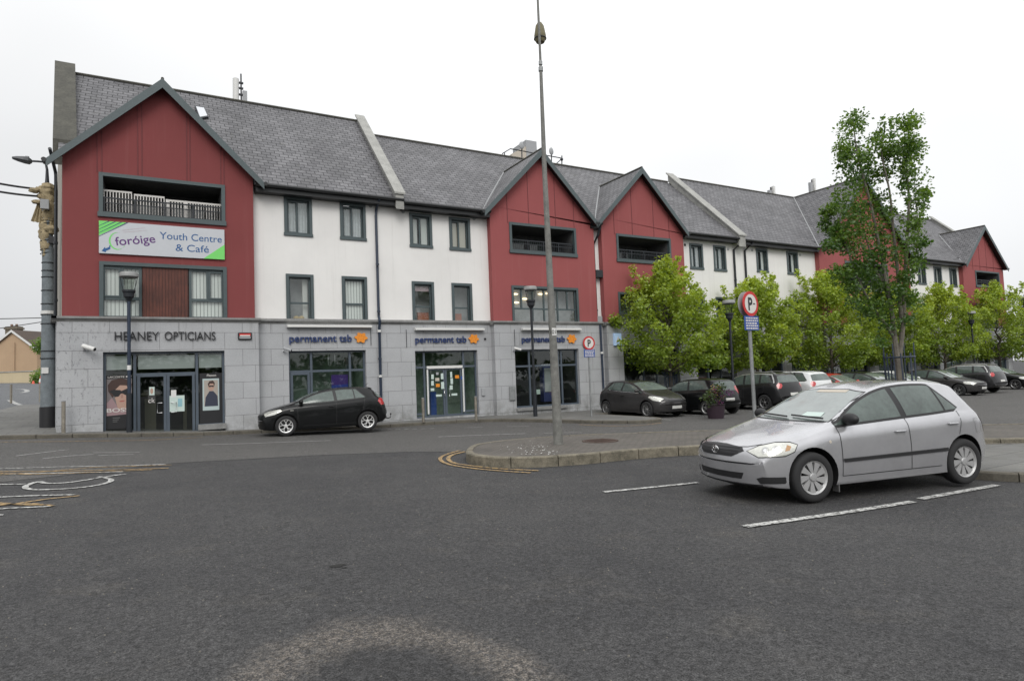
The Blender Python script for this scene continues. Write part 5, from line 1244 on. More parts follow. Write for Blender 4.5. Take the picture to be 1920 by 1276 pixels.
def place(P, nearwheel_f, nearwheel_r, side=-1):
    """nose origin and heading from the ground points of the two near wheels (side: -1 = car's y<0 side is the near side)"""
    f_ = Vector(nearwheel_f); r_ = Vector(nearwheel_r); d = (r_-f_).normalized()   # local +x (rearwards)
    yv = Vector((-d.y, d.x))                                                     # local +y
    o = f_ - d*P['fo'] - yv*(side*(P['W']/2-.1))
    return (o.x, o.y), math.atan2(-d.y, -d.x)
G_ = 'cars parked in the bays along the terrace'
p_, a_ = place(HATCH, (7.22,5.18), (9.76,4.64)); make_car(HATCH, 'silver five door hatchback with black grille and side strips, nearest the camera', 'silver', (9,'blade','rimcap'), p_, a_, extras=silver_extras, trim='carblk', detail=0)
p_, a_ = place(AURIS, (3.55,21.35), (6.13,20.98)); make_car(AURIS, 'black hatchback with bright alloy wheels and tow bar parked before the opticians and bank', 'pblack', (5,'y','rimbright'), p_, a_, extras=black_extras, detail=2)
# (profile, paint, wheel, centre x, outer end y, nose out?, label, extras, scale)
row = [
 (AURIS,'pgrey',(10,'s','rimdark'),17.75,18.35,True,'dark grey hatchback with chrome window line, parked nose out behind the small parking sign',chrome_extras),
 (MPV,'pblack',(5,'s','rimsil'),19.85,17.55,False,'small black hatchback parked nose in, the flower tub behind its tailgate',None),
 (SUV,'pcharc',(5,'y','rimdark'),23.6,17.4,False,'charcoal sport utility car with silver window arch, behind the near parking sign pole',suv_extras),
 (SUV,'pwhite',(5,'s','rimsil'),26.3,17.7,False,'white estate car with its rear window facing out, between charcoal and red cars',None),
 (HATCH,'pred',(5,'s','rimsil'),29.5,17.3,True,'bright red car of which only roof and windscreen show above the silver roof',None),
 (AURIS,'pblack',(5,'s','rimsil'),32.1,17.2,True,'black roofed car nose out between the red car and the white one',chrome_extras),
 (HATCH,'pwhite',(5,'s','rimsil'),35.0,17.3,True,'white hatchback partly hidden by the guard of the tall tree',None),
 (HATCH,'pgrey',(5,'y','rimdark'),38.2,16.7,True,'dark grey hatchback parked nose out with shining headlamps, beside the raised black crossover',None),
 (SUV,'pcharc2',(5,'s','rimdark'),41.0,17.0,False,'graphite crossover with silver roof rails and red tail lamp, parked nose in',suv_extras),
 (HATCH,'pblack',(5,'s','rimdark'),46.3,17.4,True,'black saloon car at the right edge of the view',chrome_extras)]
for P, paint, st, cx, ye, out_, lab, ex in row:
    y = ye if out_ else ye+P['L']
    make_car(P, lab, paint, st, (cx, y), -math.pi/2 if out_ else math.pi/2, G_, extras=ex)

# ------------------------------------------------------------------ lettering helper (the built-in font turned to mesh)
def text(name, txt, x, y, z, h, width, mat_, par, rot=0, bold=0, ext=.012, shear=0, normal=0, serif=False):
    cu = bpy.data.curves.new('t', 'FONT'); cu.body = txt; cu.size = 1; cu.extrude = 0; cu.offset = bold; cu.shear = shear
    o = bpy.data.objects.new('t', cu); col.objects.link(o)
    me = bpy.data.meshes.new_from_object(o.evaluated_get(bpy.context.evaluated_depsgraph_get())); bpy.data.objects.remove(o)
    vs = [v.co.copy() for v in me.vertices]; x0 = min(v.x for v in vs); x1 = max(v.x for v in vs)
    cap = .729*1.0; kx = width/(x1-x0); kz = h/cap; ca, sa = math.cos(rot), math.sin(rot); out_ = []
    for v in vs:
        a, b_ = (v.x-x0)*kx, v.y*kz; out_.append(Vector((x + a*ca - b_*sa, y, z + a*sa + b_*ca)))
    b = MB(); n = len(out_)
    fr_ = [tuple(p.vertices) for p in me.polygons]
    b.add(out_, fr_)
    if ext:
        # side walls from boundary edges
        ec = {}
        for f in fr_:
            for i in range(len(f)):
                k_ = (f[i], f[(i+1) % len(f)]); ec[k_] = 1
        back = [v+Vector((0, ext, 0)) for v in out_]; b.add(back, [])
        for (i, j) in ec:
            if (j, i) not in ec: b.f.append((i, n+i, n+j, j)); b.m.append(0)
    bpy.data.meshes.remove(me)
    if normal:   # turn about z through the given origin
        q = Vector((x, y, 0)); rm = Matrix.Rotation(normal, 3, 'Z'); b.v = [q + rm @ (v-q) for v in b.v]
    return b.build(name, mat_, par, uv=False)
# opticians lettering
p0 = at(215, 637.5, YSR); p1 = at(404, 637.5, YSR)
t = thing('shop_sign', 'thin black capital lettering reading HEANEY OPTICIANS on the stone fascia', 'shop sign', (p0.x, YSR, p0.z))
zl = at(300, 637.5, YSR).z
xw1 = at(302, 630, YSR).x; xw2 = at(310, 630, YSR).x
text('lettering', 'HEANEY', p0.x, YSR-.06, zl, .30, xw1-p0.x-.06, MAT['signblk'], t, ext=.03)
text('lettering', 'OPTICIANS', xw2-.02, YSR-.06, zl, .30, p1.x-xw2+.02, MAT['signblk'], t, ext=.03)
# bank lettering, three times
def banksign(pl, pr, pll, plr, py, Y, lab, pyl):
    a = at(pl, py, Y); c = at(pr, py, Y); l0 = at(pll, pyl, Y); l1 = at(plr, pyl, Y)
    t = thing('shop_sign', lab, 'shop sign', (a.x, Y, a.z), 0, 'bank name signs over the shopfronts')
    wd = c.x-a.x; zb_ = at((pl+pr)/2, py, Y).z
    text('lettering', 'permanent', a.x, Y-.07, zb_, .29, wd*.745, MAT['lettnavy'], t, bold=.012, ext=.04)
    text('lettering', 'tsb', a.x+wd*.79, Y-.07, zb_, .29, wd*.205, MAT['lettnavy'], t, bold=.012, ext=.04)
    cx, cz = (l0.x+l1.x)/2, (l0.z+l1.z)/2; rx = (l1.x-l0.x)/2; b = MB()
    n = 54; rim = []
    for i in range(n):
        an = 2*math.pi*i/n; r_ = 1+.17*math.cos(an*6+.6); rim.append((cx+rx*.86*r_*math.cos(an), cz+rx*.72*r_*math.sin(an)))
    b.prism([(x, Y-.07, z) for x, z in rim], (0,.04,0)); lg = b.build('flower_logo', MAT['orange'], t)
    for an in (.3,1.35,2.4,3.5,4.6,5.6):
        x, z = cx+rx*.42*math.cos(an), cz+rx*.34*math.sin(an); b = MB(); b.prism([(x+rx*.07*math.cos(k), Y-.073, z+rx*.07*math.sin(k)) for k in [j*math.pi/4 for j in range(8)]], (0,.002,0)); b.build('logo_spot', M('logo_red', (.5,.12,.02), .5), lg)
banksign(542, 659.5, 664, 688.5, 640.5, YSW, 'navy and orange bank sign above the three light window left of the downpipe', 633)
banksign(778, 874, 877.5, 897, 642, YSW, 'navy and orange bank sign above the glazed double door', 635)
banksign(977.5, 1058.5, 1062, 1079.5, 641, YSR, 'navy and orange bank sign crossed by the lamp post and tall pole', 635)
for i, (pa, pb, py, Y, lab) in enumerate(((537,695,611.5,YSW,'white awning case above the left bank sign'),(776,905,617,YSW,'white awning case above the bank door'),(976,1086,617,YSR,'white awning case above the bank sign behind the poles'))):
    a, c = at(pa, py, Y), at(pb, py, Y); b = MB(); z = (a.z+c.z)/2; b.prism([(a.x,Y-.2,z-.05),(a.x,Y-.2,z+.03),(a.x,Y-.02,z+.06),(a.x,Y-.02,z-.07)], (c.x-a.x,0,0))
    t = tag(b.build('awning_case', MAT['plasticw']), lab, 'awning', 'rolled awnings over the bank signs')
    b = MB(); xx = c.x-.02 if i == 0 else a.x-.35; b.tube([(xx,Y-.05,z-.02),(xx,Y-.05,z-.75)], .012, 6); b.build('crank_rod', MAT['blackm'], t)
# youth centre banner on the gable
q = [at(185.5,413,YR-.05), at(420.7,431.6,YR-.05), at(421,488,YR-.05), at(185.5,473,YR-.05)]
bx0, bx1 = (q[0].x+q[3].x)/2, (q[1].x+q[2].x)/2; bz1 = (q[0].z+q[1].z)/2; bz0 = (q[2].z+q[3].z)/2; BW, BH = bx1-bx0, bz1-bz0; YB = YR-.07
b = MB(); b.box((bx0,YB,bz0),(bx1,YR+.0-.002,bz1)); ban = b.build('banner_sign', MAT['bannerw']); tag(ban, 'long pale youth centre sign board with green corners below the gable balcony', 'sign board')
ban.location = (0,0,0)
F = lambda u, v, d=.004: (bx0+BW*u, YB-d, bz1-BH*v)
def flat(name, pts, mt, par, d=.004): return MB().poly([F(u, v, d) for u, v in pts]).build(name, MAT[mt], par, uv=False)
flat('green_corner', [(0,0),(0,.46),(.205,0)], 'bgreen', ban); flat('green_corner', [(1,1),(1,.50),(.82,1)], 'bgreen', ban)
for i in range(4): k = .16+i*.11; flat('corner_line', [(0,k*.98),(0,k*.98+.012),(.205*(k+.03)/.46*.95,0),(.205*k/.46*.95,0)], 'lettnavy', ban, .007)
pts = []; n = 26
for i in range(n+1): an = R(75+i*(330-75)/n); pts.append((.135+.062*math.cos(an), .60-.27*math.sin(an)))
inner = []
for i in range(n+1): an = R(75+i*(330-75)/n); k = 1-.13*math.sin(math.pi*i/n); inner.append((.135+.062*k*math.cos(an)+.004, .60-.27*k*math.sin(an)))
b = MB(); b.add([F(*p) for p in pts]+[F(*p) for p in inner], [(i, i+1, n+2+i, n+1+i) for i in range(n)]); b.build('logo_swoosh', MAT['bgreen'], ban, uv=False)
flat('blue_arrow', [(.02,.93),(.045,.80),(.047,.85),(.075,.80),(.078,.74),(.085,.75),(.083,.86),(.05,.93),(.052,.97)], 'bblue', ban)
text('lettering', 'foróige', *F(.125,.74), BH*.27, BW*.31, MAT['bpurple'], ban, rot=R(9), ext=0, bold=.01)
text('lettering', 'Youth Centre', *F(.462,.44), BH*.235, BW*.515, MAT['bblue'], ban, ext=0, bold=.004)
text('lettering', '& Café', *F(.59,.80), BH*.235, BW*.275, MAT['bblue'], ban, ext=0, bold=.004)
# small serifs turn the plain capitals into book lettering
flat('pink_script', [(.17,.25),(.35,.12),(.35,.128),(.17,.26)], 'bpink', ban); flat('pink_script', [(.18,.31),(.36,.20),(.36,.205),(.18,.32)], 'bpink', ban)
# posters in the opticians window
def poster(pa, pb, py0, py1, Y, lab, name='poster'):
    a = at(pa,(py0+py1)/2,Y); c = at(pb,(py0+py1)/2,Y); z1 = at((pa+pb)/2,py0,Y).z; z0 = at((pa+pb)/2,py1,Y).z
    b = MB(); b.box((a.x,Y,z0),(c.x,Y+.006,z1)); o = b.build(name, MAT['signblk']); tag(o, lab, 'poster')
    W_, H_ = c.x-a.x, z1-z0
    def f(pts, mt, d=.003, nm='print'): return MB().poly([(a.x+W_*u, Y-d, z1-H_*v) for u, v in pts]).build(nm, mt if not isinstance(mt, str) else MAT[mt], o, uv=False)
    def el(cx, cy, rx, ry, mt, d, nm='print', n=20): return f([(cx+rx*math.cos(2*math.pi*i/n), cy-ry*math.sin(2*math.pi*i/n)) for i in range(n)][::-1], mt, d, nm)
    def tx(s_, u, v, h, wd, mt='signw', bold=.0): return text('print_lettering', s_, a.x+W_*u, Y-.011, z1-H_*v, H_*h, W_*wd, MAT[mt], o, ext=0, bold=bold)
    return o, f, el, tx
YP = YSR+.16+.035
skin = M('poster_skin', (.42,.27,.21), .6); hair = M('poster_hair', (.05,.025,.02), .6); mauve = M('poster_mauve', (.30,.20,.21), .6); beige = M('poster_beige', (.36,.32,.28), .6)
o, f, el, tx = poster(197, 247.5, 703, 803, YP, 'tall dark fashion poster of a man in sunglasses in the left opticians window')
f([(.06,.07),(1,.07),(1,.70),(.06,.74)], M('poster_grey', (.16,.14,.14), .6), .003)
f([(.06,.52),(.25,.42),(.5,.62),(.95,.50),(1,.55),(1,.72),(.06,.74)], mauve, .004)
el(.62,.36,.27,.21, skin, .005); f([(.40,.5),(.85,.48),(.88,.62),(.5,.66)], skin, .0045)
f([(.12,.30),(.10,.18),(.25,.09),(.6,.06),(.92,.10),(1,.18),(.96,.28),(.86,.20),(.55,.19),(.38,.27),(.34,.38),(.27,.42)], hair, .006)
f([(.14,.30),(.32,.27),(.56,.28),(.60,.30),(.84,.25),(.92,.29),(.88,.36),(.76,.38),(.64,.345),(.58,.35),(.50,.40),(.36,.41),(.28,.35)], 'signblk', .007)
f([(.60,.36),(.66,.36),(.67,.43),(.58,.43)], M('poster_shade', (.33,.19,.15), .6), .006); f([(.52,.485),(.66,.475),(.76,.48),(.68,.50),(.56,.505)], M('poster_lip', (.36,.10,.09), .6), .006)
tx('LACOSTE', .10, .048, .034, .62, bold=.006); f([(.76,.03),(.82,.012),(.9,.02),(.99,.018),(.96,.035),(.88,.045),(.80,.045)], 'signw', .004, 'crocodile_mark')
tx('BOSS', .06, .69, .075, .84, bold=.012); f([(.06,.70),(.98,.69),(.98,.735),(.06,.755)], mauve, .0035)
for k in (0,1,2): f([(.28,.79+k*.035),(.55-.05*k,.79+k*.035),(.55-.05*k,.805+k*.035),(.28,.805+k*.035)], M('poster_dim', (.10,.10,.10), .6), .003)
o, f, el, tx = poster(374.5, 420, 699, 793, YP, 'dark poster with a framed photograph of a person in glasses, right of the door')
tx('Flexon', .30, .065, .045, .38, bold=.01)
f([(.12,.11),(.80,.11),(.80,.74),(.12,.74)], M('poster_pale', (.42,.50,.50), .6), .003); f([(.18,.14),(.75,.14),(.75,.66),(.18,.66)], beige, .004)
el(.47,.27,.13,.085, skin, .006); f([(.33,.22),(.40,.16),(.55,.15),(.62,.20),(.60,.27),(.56,.21),(.42,.21),(.36,.26)], hair, .007)
f([(.36,.25),(.47,.245),(.58,.25),(.57,.28),(.49,.275),(.47,.265),(.44,.28),(.37,.275)], 'signblk', .008)
f([(.20,.66),(.24,.48),(.40,.36),(.56,.36),(.73,.46),(.75,.66)], M('poster_coat', (.03,.035,.06), .6), .0055)
o, f, el, tx = poster(318, 346, 741, 771, YSR+.13, 'small white and pale blue notices stuck to the right door leaf of the opticians')
for p_ in o.data.polygons: pass
o.data.materials[0] = MAT['paper']; f([(.1,-.35),(.45,-.35),(.45,.1),(.1,.1)], 'plasticw', .002); f([(.55,.2),(.85,.2),(.85,.7),(.55,.7)], M('pale_blue', (.25,.45,.50), .6), .003)
o, f, el, tx = poster(278, 291, 725, 756, YSR+.13, 'white printed letters and face sticker on the left door leaf of the opticians'); o.data.materials[0] = M('sticker_clear', (.05,.05,.05), .3)
tx('ck', .0, .95, .3, .95); f([(.15,.0),(.9,.0),(.9,.5),(.15,.5)], 'paper', .003); el(.5,.25,.22,.18, skin, .004)
# purple poster in the bank window, lettering in the dark window further on
o, f, el, tx = poster(621.5, 653, 702, 745, YSW+.26, 'purple and blue advertising poster in the bank window behind the black car')
o.data.materials[0] = M('poster_violet', (.05,.015,.17), .5); f([(0,.45),(1,.42),(1,1),(0,1)], M('poster_deep_blue', (.02,.04,.26), .5), .003); f([(.3,.62),(.72,.61),(.72,.70),(.3,.71)], 'signw', .004); f([(.3,.78),(.72,.77),(.72,.84),(.3,.85)], M('poster_cyan', (.05,.3,.5), .5), .004)
# alarm box, cameras, keypads
def cam_(px, py, Y, lab, fx_, s_=1, mt='plasticw'):
    p = at(px, py, Y); t = thing('security_camera', lab, 'security camera', (p.x, Y, p.z))
    b = MB(); b.tube([(p.x-fx_*.10, Y, p.z-.06), (p.x-fx_*.10, Y-.14, p.z-.04)], .035*s_, 8); b.build('bracket', MAT['plasticg'], t)
    d = Vector((fx_*.30, -.22, -.12))*s_; q = Vector((p.x-fx_*.12, Y-.15, p.z+.06)); b = MB(); b.tube([q, q+d], .062*s_, 10); b.build('housing', MAT[mt], t)
    b = MB(); b.tube([q+d*.98, q+d*1.03], .045*s_, 10); b.build('lens', MAT['signblk'], t)
cam_(165, 652, YSR, 'cream bullet camera angled right on the pitted corner stone', 1, 1.1)
cam_(537, 656, YSW, 'grey camera left of the first bank window', 1, .8, 'plasticg')
cam_(966, 655, YSR, 'small camera at the left top corner of the dark bank front', 1, .8, 'plasticw')
cam_(1094, 652, YSR, 'small camera beside the parking sign, right of the dark bank front', -1, .8, 'plasticw')
for px, py, w_, h_, Y, mt, lab, cat, nm in ((459,630,.46,.26,YSR,'signblk','black rimmed alarm box with red and white face left of the first bank sign','alarm box','alarm_box'),
     (905.5,734,.16,.36,YSW,'plasticg','small grey keypad on the stone right of the bank door','keypad','keypad'),(960,737,.30,.62,YSR,'galv','grey metal flap on the stone left of the dark bank front','wall flap','wall_flap'),
     (909,635,.1,.08,YSW,'carblk','tiny brown sensor right of the middle bank logo','sensor','wall_sensor')):
    p = at(px, py, Y); b = MB(); b.box((p.x-w_/2,Y-.07,p.z-h_/2),(p.x+w_/2,Y-.002,p.z+h_/2)); o = b.build(nm, MAT[mt]); tag(o, lab, cat)
    md = o.modifiers.new('bevel', 'BEVEL'); md.width = .025; md.segments = 3
    if nm == 'alarm_box':
        MB().box((p.x-w_*.40,Y-.078,p.z-.01),(p.x+w_*.40,Y-.071,p.z+h_*.36)).build('red_face', MAT['signr'], o); MB().box((p.x-w_*.36,Y-.08,p.z-.01),(p.x+w_*.36,Y-.0782,p.z+h_*.14)).build('white_band', MAT['signw'], o); MB().box((p.x-w_*.40,Y-.078,p.z-h_*.34),(p.x+w_*.40,Y-.071,p.z-.03)).build('white_face', MAT['plasticg'], o)
p = at(1156, 636, YSR); b = MB(); b.box((p.x-.22,YSR-.12,p.z-.30),(p.x+.22,YSR-.01,p.z+.30)); o = b.build('lightbox_sign', M('lightbox_blue', (.40,.55,.78), .5, emit=.15)); tag(o, 'pale blue shop light box half hidden by the first tree', 'sign'); MB().prism([(p.x-.15,YSR-.125,p.z-.15),(p.x+.0,YSR-.125,p.z+.15),(p.x+.15,YSR-.125,p.z-.15),(p.x+.08,YSR-.125,p.z-.15),(p.x,YSR-.125,p.z+.0),(p.x-.08,YSR-.125,p.z-.15)], (0,-.01,0)).build('light_letter', MAT['signw'], o)
x0 = at(1207, 709, YSR+.2).x; z0 = at(1217, 713, YSR+.2).z
t = thing('window_lettering', 'large dark letters on the shop glass above the dark grey nose out hatchback', 'lettering', (x0, YSR+.13, z0)); text('lettering', '"ARC', x0, YSR+.13, z0, .36, .75, MAT['signblk'], t, ext=0, bold=.02)

# ------------------------------------------------------------------ roof equipment
def rp(px, py, Y): return at(px, py, Y)
a = rp(442, 192, 29.6); t = thing('phone_mast', 'white panel aerial and thin mast on the ridge of the end block', 'aerial', (a.x, 29.6, a.z-.4))
c = rp(442, 148, 29.6); MB().tube([(a.x,29.6,a.z-.5),(c.x,29.6,c.z)], .13, 10).build('panel', MAT['plasticw'], t, smooth=True)
a2, c2 = rp(452.5,194,29.6), rp(452.5,139,29.6); MB().tube([(a2.x,29.6,a2.z-.5),(a2.x,29.6,c2.z)], .035, 6).build('mast', MAT['blackm'], t)
b = MB(); 
for py in (156,166,178): p = rp(452.5,py,29.6); b.box((p.x-.10,29.56,p.z-.03),(p.x+.08,29.66,p.z+.04))
b.box((a2.x+.0,29.5,rp(0,187,29.6).z),(a2.x+.3,29.62,rp(0,187,29.6).z+.06)); b.build('clamp', MAT['blackm'], t)
p = rp(459,184,29.6); MB().box((p.x-.09,29.5,p.z-.25),(p.x+.09,29.7,p.z+.3)).build('radio_box', MAT['plasticg'], t)
# lift overrun with rails and dishes
YL = 31.2
l, r_ = rp(986,262,YL), rp(1006,266,YL); t = thing('roof_plant_room', 'pale grey plant box standing behind the ridge between two gables', 'roof box', (l.x, YL, 12.6))
MB().box((l.x,YL,11.5),(r_.x,YL+1.6,l.z)).build('box', MAT['plasticg'], t)
l2 = rp(960,285,YL); MB().prism([(l2.x,YL+.02,11.5),(l.x+.1,YL+.02,11.5),(l.x+.1,YL+.02,rp(986,272,YL).z),(l2.x,YL+.02,rp(960,288,YL).z)], (0,1.2,0)).build('lean_to', MAT['creamblind'], t)
t = thing('roof_guard_rail', 'thin dark safety rail running along the ridge in front of the plant box', 'guard rail', (l.x, 29.7, 13.6)); b = MB()
pl_ = [rp(x,y,29.7) for x,y in ((941,294),(942,288),(957,279),(1005,288),(1050,296),(1054,297),(1044,306))]; b.tube(pl_, .03, 6); b.tube([rp(957,295,29.7), rp(988,299,29.7)], .03, 6); b.tube([rp(946,287,29.7), rp(946,295,29.7)], .03, 6); b.build('rail', MAT['blackm'], t)
for i, (px, y0, y1, lab) in enumerate(((978.5,266,298,'thin aerial with small dish left of the roof plant box'),(1034,277,306,'thin aerial with small dish right of the tall pole top gable'),(1053.5,292,312,'stubby dark aerial at the right end of the roof guard rail'))):
    a, c = rp(px,y1+4,29.65), rp(px,y0,29.65); t = thing('roof_aerial', lab, 'aerial', (a.x, 29.65, a.z)); MB().tube([a,c], .035, 6).build('mast', MAT['blackm'], t)
    p = c+Vector((-.08,-.08,-.25)); b = MB(); b.ell(p, (.16,.06,.22) if i < 2 else (.10,.08,.1), 10, 8); b.build('dish', MAT['plasticg'] if i < 2 else MAT['blackm'], t, smooth=True)
for i, (px, y0, y1, lab) in enumerate(((1445,351,366,'clustered pale aerial on the ridge left of the wide gable'),(1522,337,362,'taller panel aerial beside the wide gable ridge'))):
    a, c = rp(px,y1+3,29.7), rp(px,y0,29.7); t = thing('phone_mast', lab, 'aerial', (a.x, 29.7, a.z)); b = MB(); b.tube([a,c], .05, 6); b.build('mast', MAT['blackm'], t); b = MB()
    b.box((a.x-.35,29.5,a.z+.1),(a.x-.1,29.7,c.z-.3)); b.build('panel', MAT['plasticg'], t); b = MB(); b.box((a.x+.12,29.5,a.z+.1),(a.x+.3,29.7,c.z+.05)); b.build('panel', MAT['plasticw'], t)

# ------------------------------------------------------------------ poles, lamps, signs
def gz(x, y, d=0): return zt(x, y)+d
# tall leaning lamp column on the island
bx, by = gnd(1047, 832, IH); bz = gz(bx, by, IH-.01); depth = (Vector((bx,by,bz))-Vector((0,0,EYE))).dot(fw)
def pp(px, py, extra=0):
    """point of the leaning column's upright plane (faces the car park) seen at px,py"""
    n_ = Vector((math.sin(YAW), math.cos(YAW), 0)); d = rt*((px-960)/FPX) - up*((py-638)/FPX) + fw
    return Vector((0,0,EYE)) + d*((n_.dot(Vector((bx,by,0)))+extra)/n_.dot(d))
t = thing('lamp_column', 'tall stained steel column leaning left on the traffic island, its top out of view', 'lamp post', (bx, by, bz))
k0, k1_, k2_, k3 = Vector((bx,by,bz-.05)), pp(1031,520), pp(1014,130), pp(1008,-6)
MB().tube([k0,(k0+k1_)/2,k1_,pp(1021,320),k2_], [.110,.092,.075,.056,.038], 16).build('column', MAT['polegalv'], t, smooth=True)
MB().tube([k2_,k3,pp(1006,-60)], [.030,.027,.025], 12).build('upper_column', MAT['polegalv'], t, smooth=True)
b = MB(); b.tube([pp(1014,134),pp(1014,126)], .055, 12); b.tube([pp(1013.6,122),pp(1013.4,115)], .045, 12); b.build('joint_collar', MAT['galv'], t)
b = MB(); lp = pp(1012.5,66,.30); b.tube([lp+Vector((0,0,.30)), lp+Vector((0,0,.22)), lp+Vector((0,0,.0)), lp+Vector((0,0,-.08)), lp+Vector((0,0,-.18))], [.05,.10,.14,.145,.10], 14); lh = b.build('floodlight', M('olive_lamp_housing', (.16,.14,.07), .6, var=(9,.4)), t, smooth=True)
b = MB(); b.tube([lp+Vector((0,0,-.085)), lp+Vector((0,0,-.10))], .152, 14); b.build('lamp_band', MAT['signblk'], lh)
b = MB(); b.tube([lp+Vector((0,0,.05)), pp(1012,78)], .025, 6); b.build('bracket', MAT['polegalv'], lh)
c_ = pp(1036.5,622); MB().tube([pp(1036.7,629),pp(1036.2,615)], .087, 16).build('number_band', MAT['plasticw'], t, smooth=True)
dv = Vector((-math.sin(YAW),-math.cos(YAW),0)); 
text('number', '101', c_.x-.06*math.cos(YAW)+dv.x*.10, c_.y+.06*math.sin(YAW)+dv.y*.10, c_.z-.045, .09, .12, MAT['signblk'], t, ext=0, normal=-YAW)

def heritage_lamp(x, y, top, lab, z0=PH):
    bz_ = gz(x, y, z0); top -= .04; t = thing('street_lamp', lab, 'street lamp', (x, y, bz_), 0, 'black pavement lamps with flat lantern hoods')
    hL = 1.0; zc = top-hL
    MB().tube([(x,y,bz_-.05),(x,y,bz_+1.25)], .085, 12).build('base_sleeve', MAT['blackm'], t, smooth=True)
    MB().tube([(x,y,bz_+1.2),(x,y,zc)], .052, 12).build('post', MAT['navy' if lab.find('navy') >= 0 else 'blackm'], t, smooth=True)
    MB().lathe([(.05,zc-.05),(.10,zc+.05),(.15,zc+.10),(.16,zc+.22),(.19,zc+.27),(.19,zc+.33),(.05,zc+.34)], 12, 'z', (x,y,0)).build('lantern_base', MAT['blackm'], t)
    ln = MB(); ln.lathe([(.12,zc+.33),(.17,zc+.72),(.10,zc+.78)], 14, 'z', (x,y,0)); ln = ln.build('lantern_glass', glass_mat('lantern_glass', (.75,.77,.75), 1.4), t, smooth=True)
    for s_ in (-1, 1): b = MB(); b.tube([(x+s_*.14,y,zc+.3),(x+s_*.20,y,zc+.5),(x+s_*.24,y,zc+.74)], .012, 6); b.build('lantern_arm', MAT['blackm'], t)
    MB().lathe([(.22,zc+.72),(.28,zc+.76),(.28,zc+.84),(.25,zc+.90),(.05,zc+.92)], 16, 'z', (x,y,0)).build('hood', M('frosted_hood', (.26,.265,.26), .5), t, smooth=True)
    return t
x, y = at(242.5, 800, 23.72).x, 23.72; heritage_lamp(x, y, at(241,503,y).z, 'navy lamp in front of the opticians door, lantern against the vertical blinds')
bnd = (x, y)
MB().tube([(x,y,2.27),(x,y,2.42)], .06, 10).build('pole_sticker', MAT['plasticw'], bpy.data.objects['street_lamp'])
x, y = gnd(1004, 780, PH); heritage_lamp(x, y, at(998,531,y).z, 'second black lamp, standing left of the tall column before the dark bank front')
for px, d_, py, lab in ((1374, 27.5, 557, 'black lamp among lime trees just left of the near parking sign'), (1829, 41.5, 580, 'far black lamp in front of the last lime tree of the row')):
    X, Y_, _ = loc(px, d_); heritage_lamp(X, Y_, at(px-4, py, Y_).z, lab)
# parking signs
def psign(px, depth, pyd, rad, yaw, lab, minus, pyp, post='galv', zb=PH):
    X, Y_, _ = loc(px, depth); z0 = gz(X, Y_, zb); zc = at(px, pyd, Y_).z; zp = at(px, pyp, Y_).z
    t = thing('parking_sign', lab, 'road sign', (X, Y_, z0))
    MB().tube([(X,Y_,z0-.02),(X,Y_,zc+rad*.6)], .038 if rad > .2 else .032, 12).build('post', MAT[post], t, smooth=True)
    RM = Matrix.Rotation(yaw, 3, 'Z')
    def T(b): 
        o_ = Vector((X,Y_,0)); b.v = [o_ + RM @ (v-o_) for v in b.v]; return b
    y = Y_-.06; n = 32
    circ = lambda r_, yy_: [(X+r_*math.cos(2*math.pi*i/n), yy_, zc+r_*math.sin(2*math.pi*i/n)) for i in range(n)]
    T(MB().prism(circ(rad, y), (0,.012,0))).build('sign_disc', MAT['signr'], t)
    T(MB().poly(circ(rad*.76, y-.003)[::-1])).build('sign_face', MAT['signw'], t)
    T(MB().prism(circ(rad*1.0, Y_+.05), (0,.012,0))).build('rear_disc', MAT['plasticg'], t)
    tx = text('letter', 'P', X-rad*(.34 if minus else .26), y-.006, zc-rad*.5, rad*1.02, rad*.55, MAT['signblk'], t, ext=0, bold=.03)
    for v in tx.data.vertices: 
        w_ = Vector((v.co.x, v.co.y, 0)) ; q = RM @ w_; v.co.x, v.co.y = q.x, q.y
    if minus: T(MB().box((X+rad*.30,y-.008,zc-.012),(X+rad*.55,y-.004,zc+.012))).build('dash', MAT['signblk'], t)
    w2, h2 = rad*.92, rad*.56
    T(MB().box((X-w2,y,zp-h2),(X+w2,y+.01,zp+h2))).build('time_plate', MAT['signb'], t)
    rr = random.Random(4)
    for i in range(5):
        zz = zp+h2*.70-i*h2*.36; u = X-w2*.82
        b = MB()
        while u < X+w2*.75:
            l_ = rr.uniform(.12,.34)*w2; b.box((u,y-.003,zz-h2*.10),(min(u+l_,X+w2*.85),y-.001,zz+h2*.10)); u += l_+.07*w2
        T(b).build('plate_text', MAT['signw'], t)
    return t
psign(1410.5, 12.95, 570, .262, R(5), 'large round red rimmed P sign over a blue plate, nearest the silver car', True, 606, zb=IH)
psign(1105.5, 24.6, 643, .27, R(-5), 'small round P sign over a blue plate beside the dark grey hatchback', False, 662)
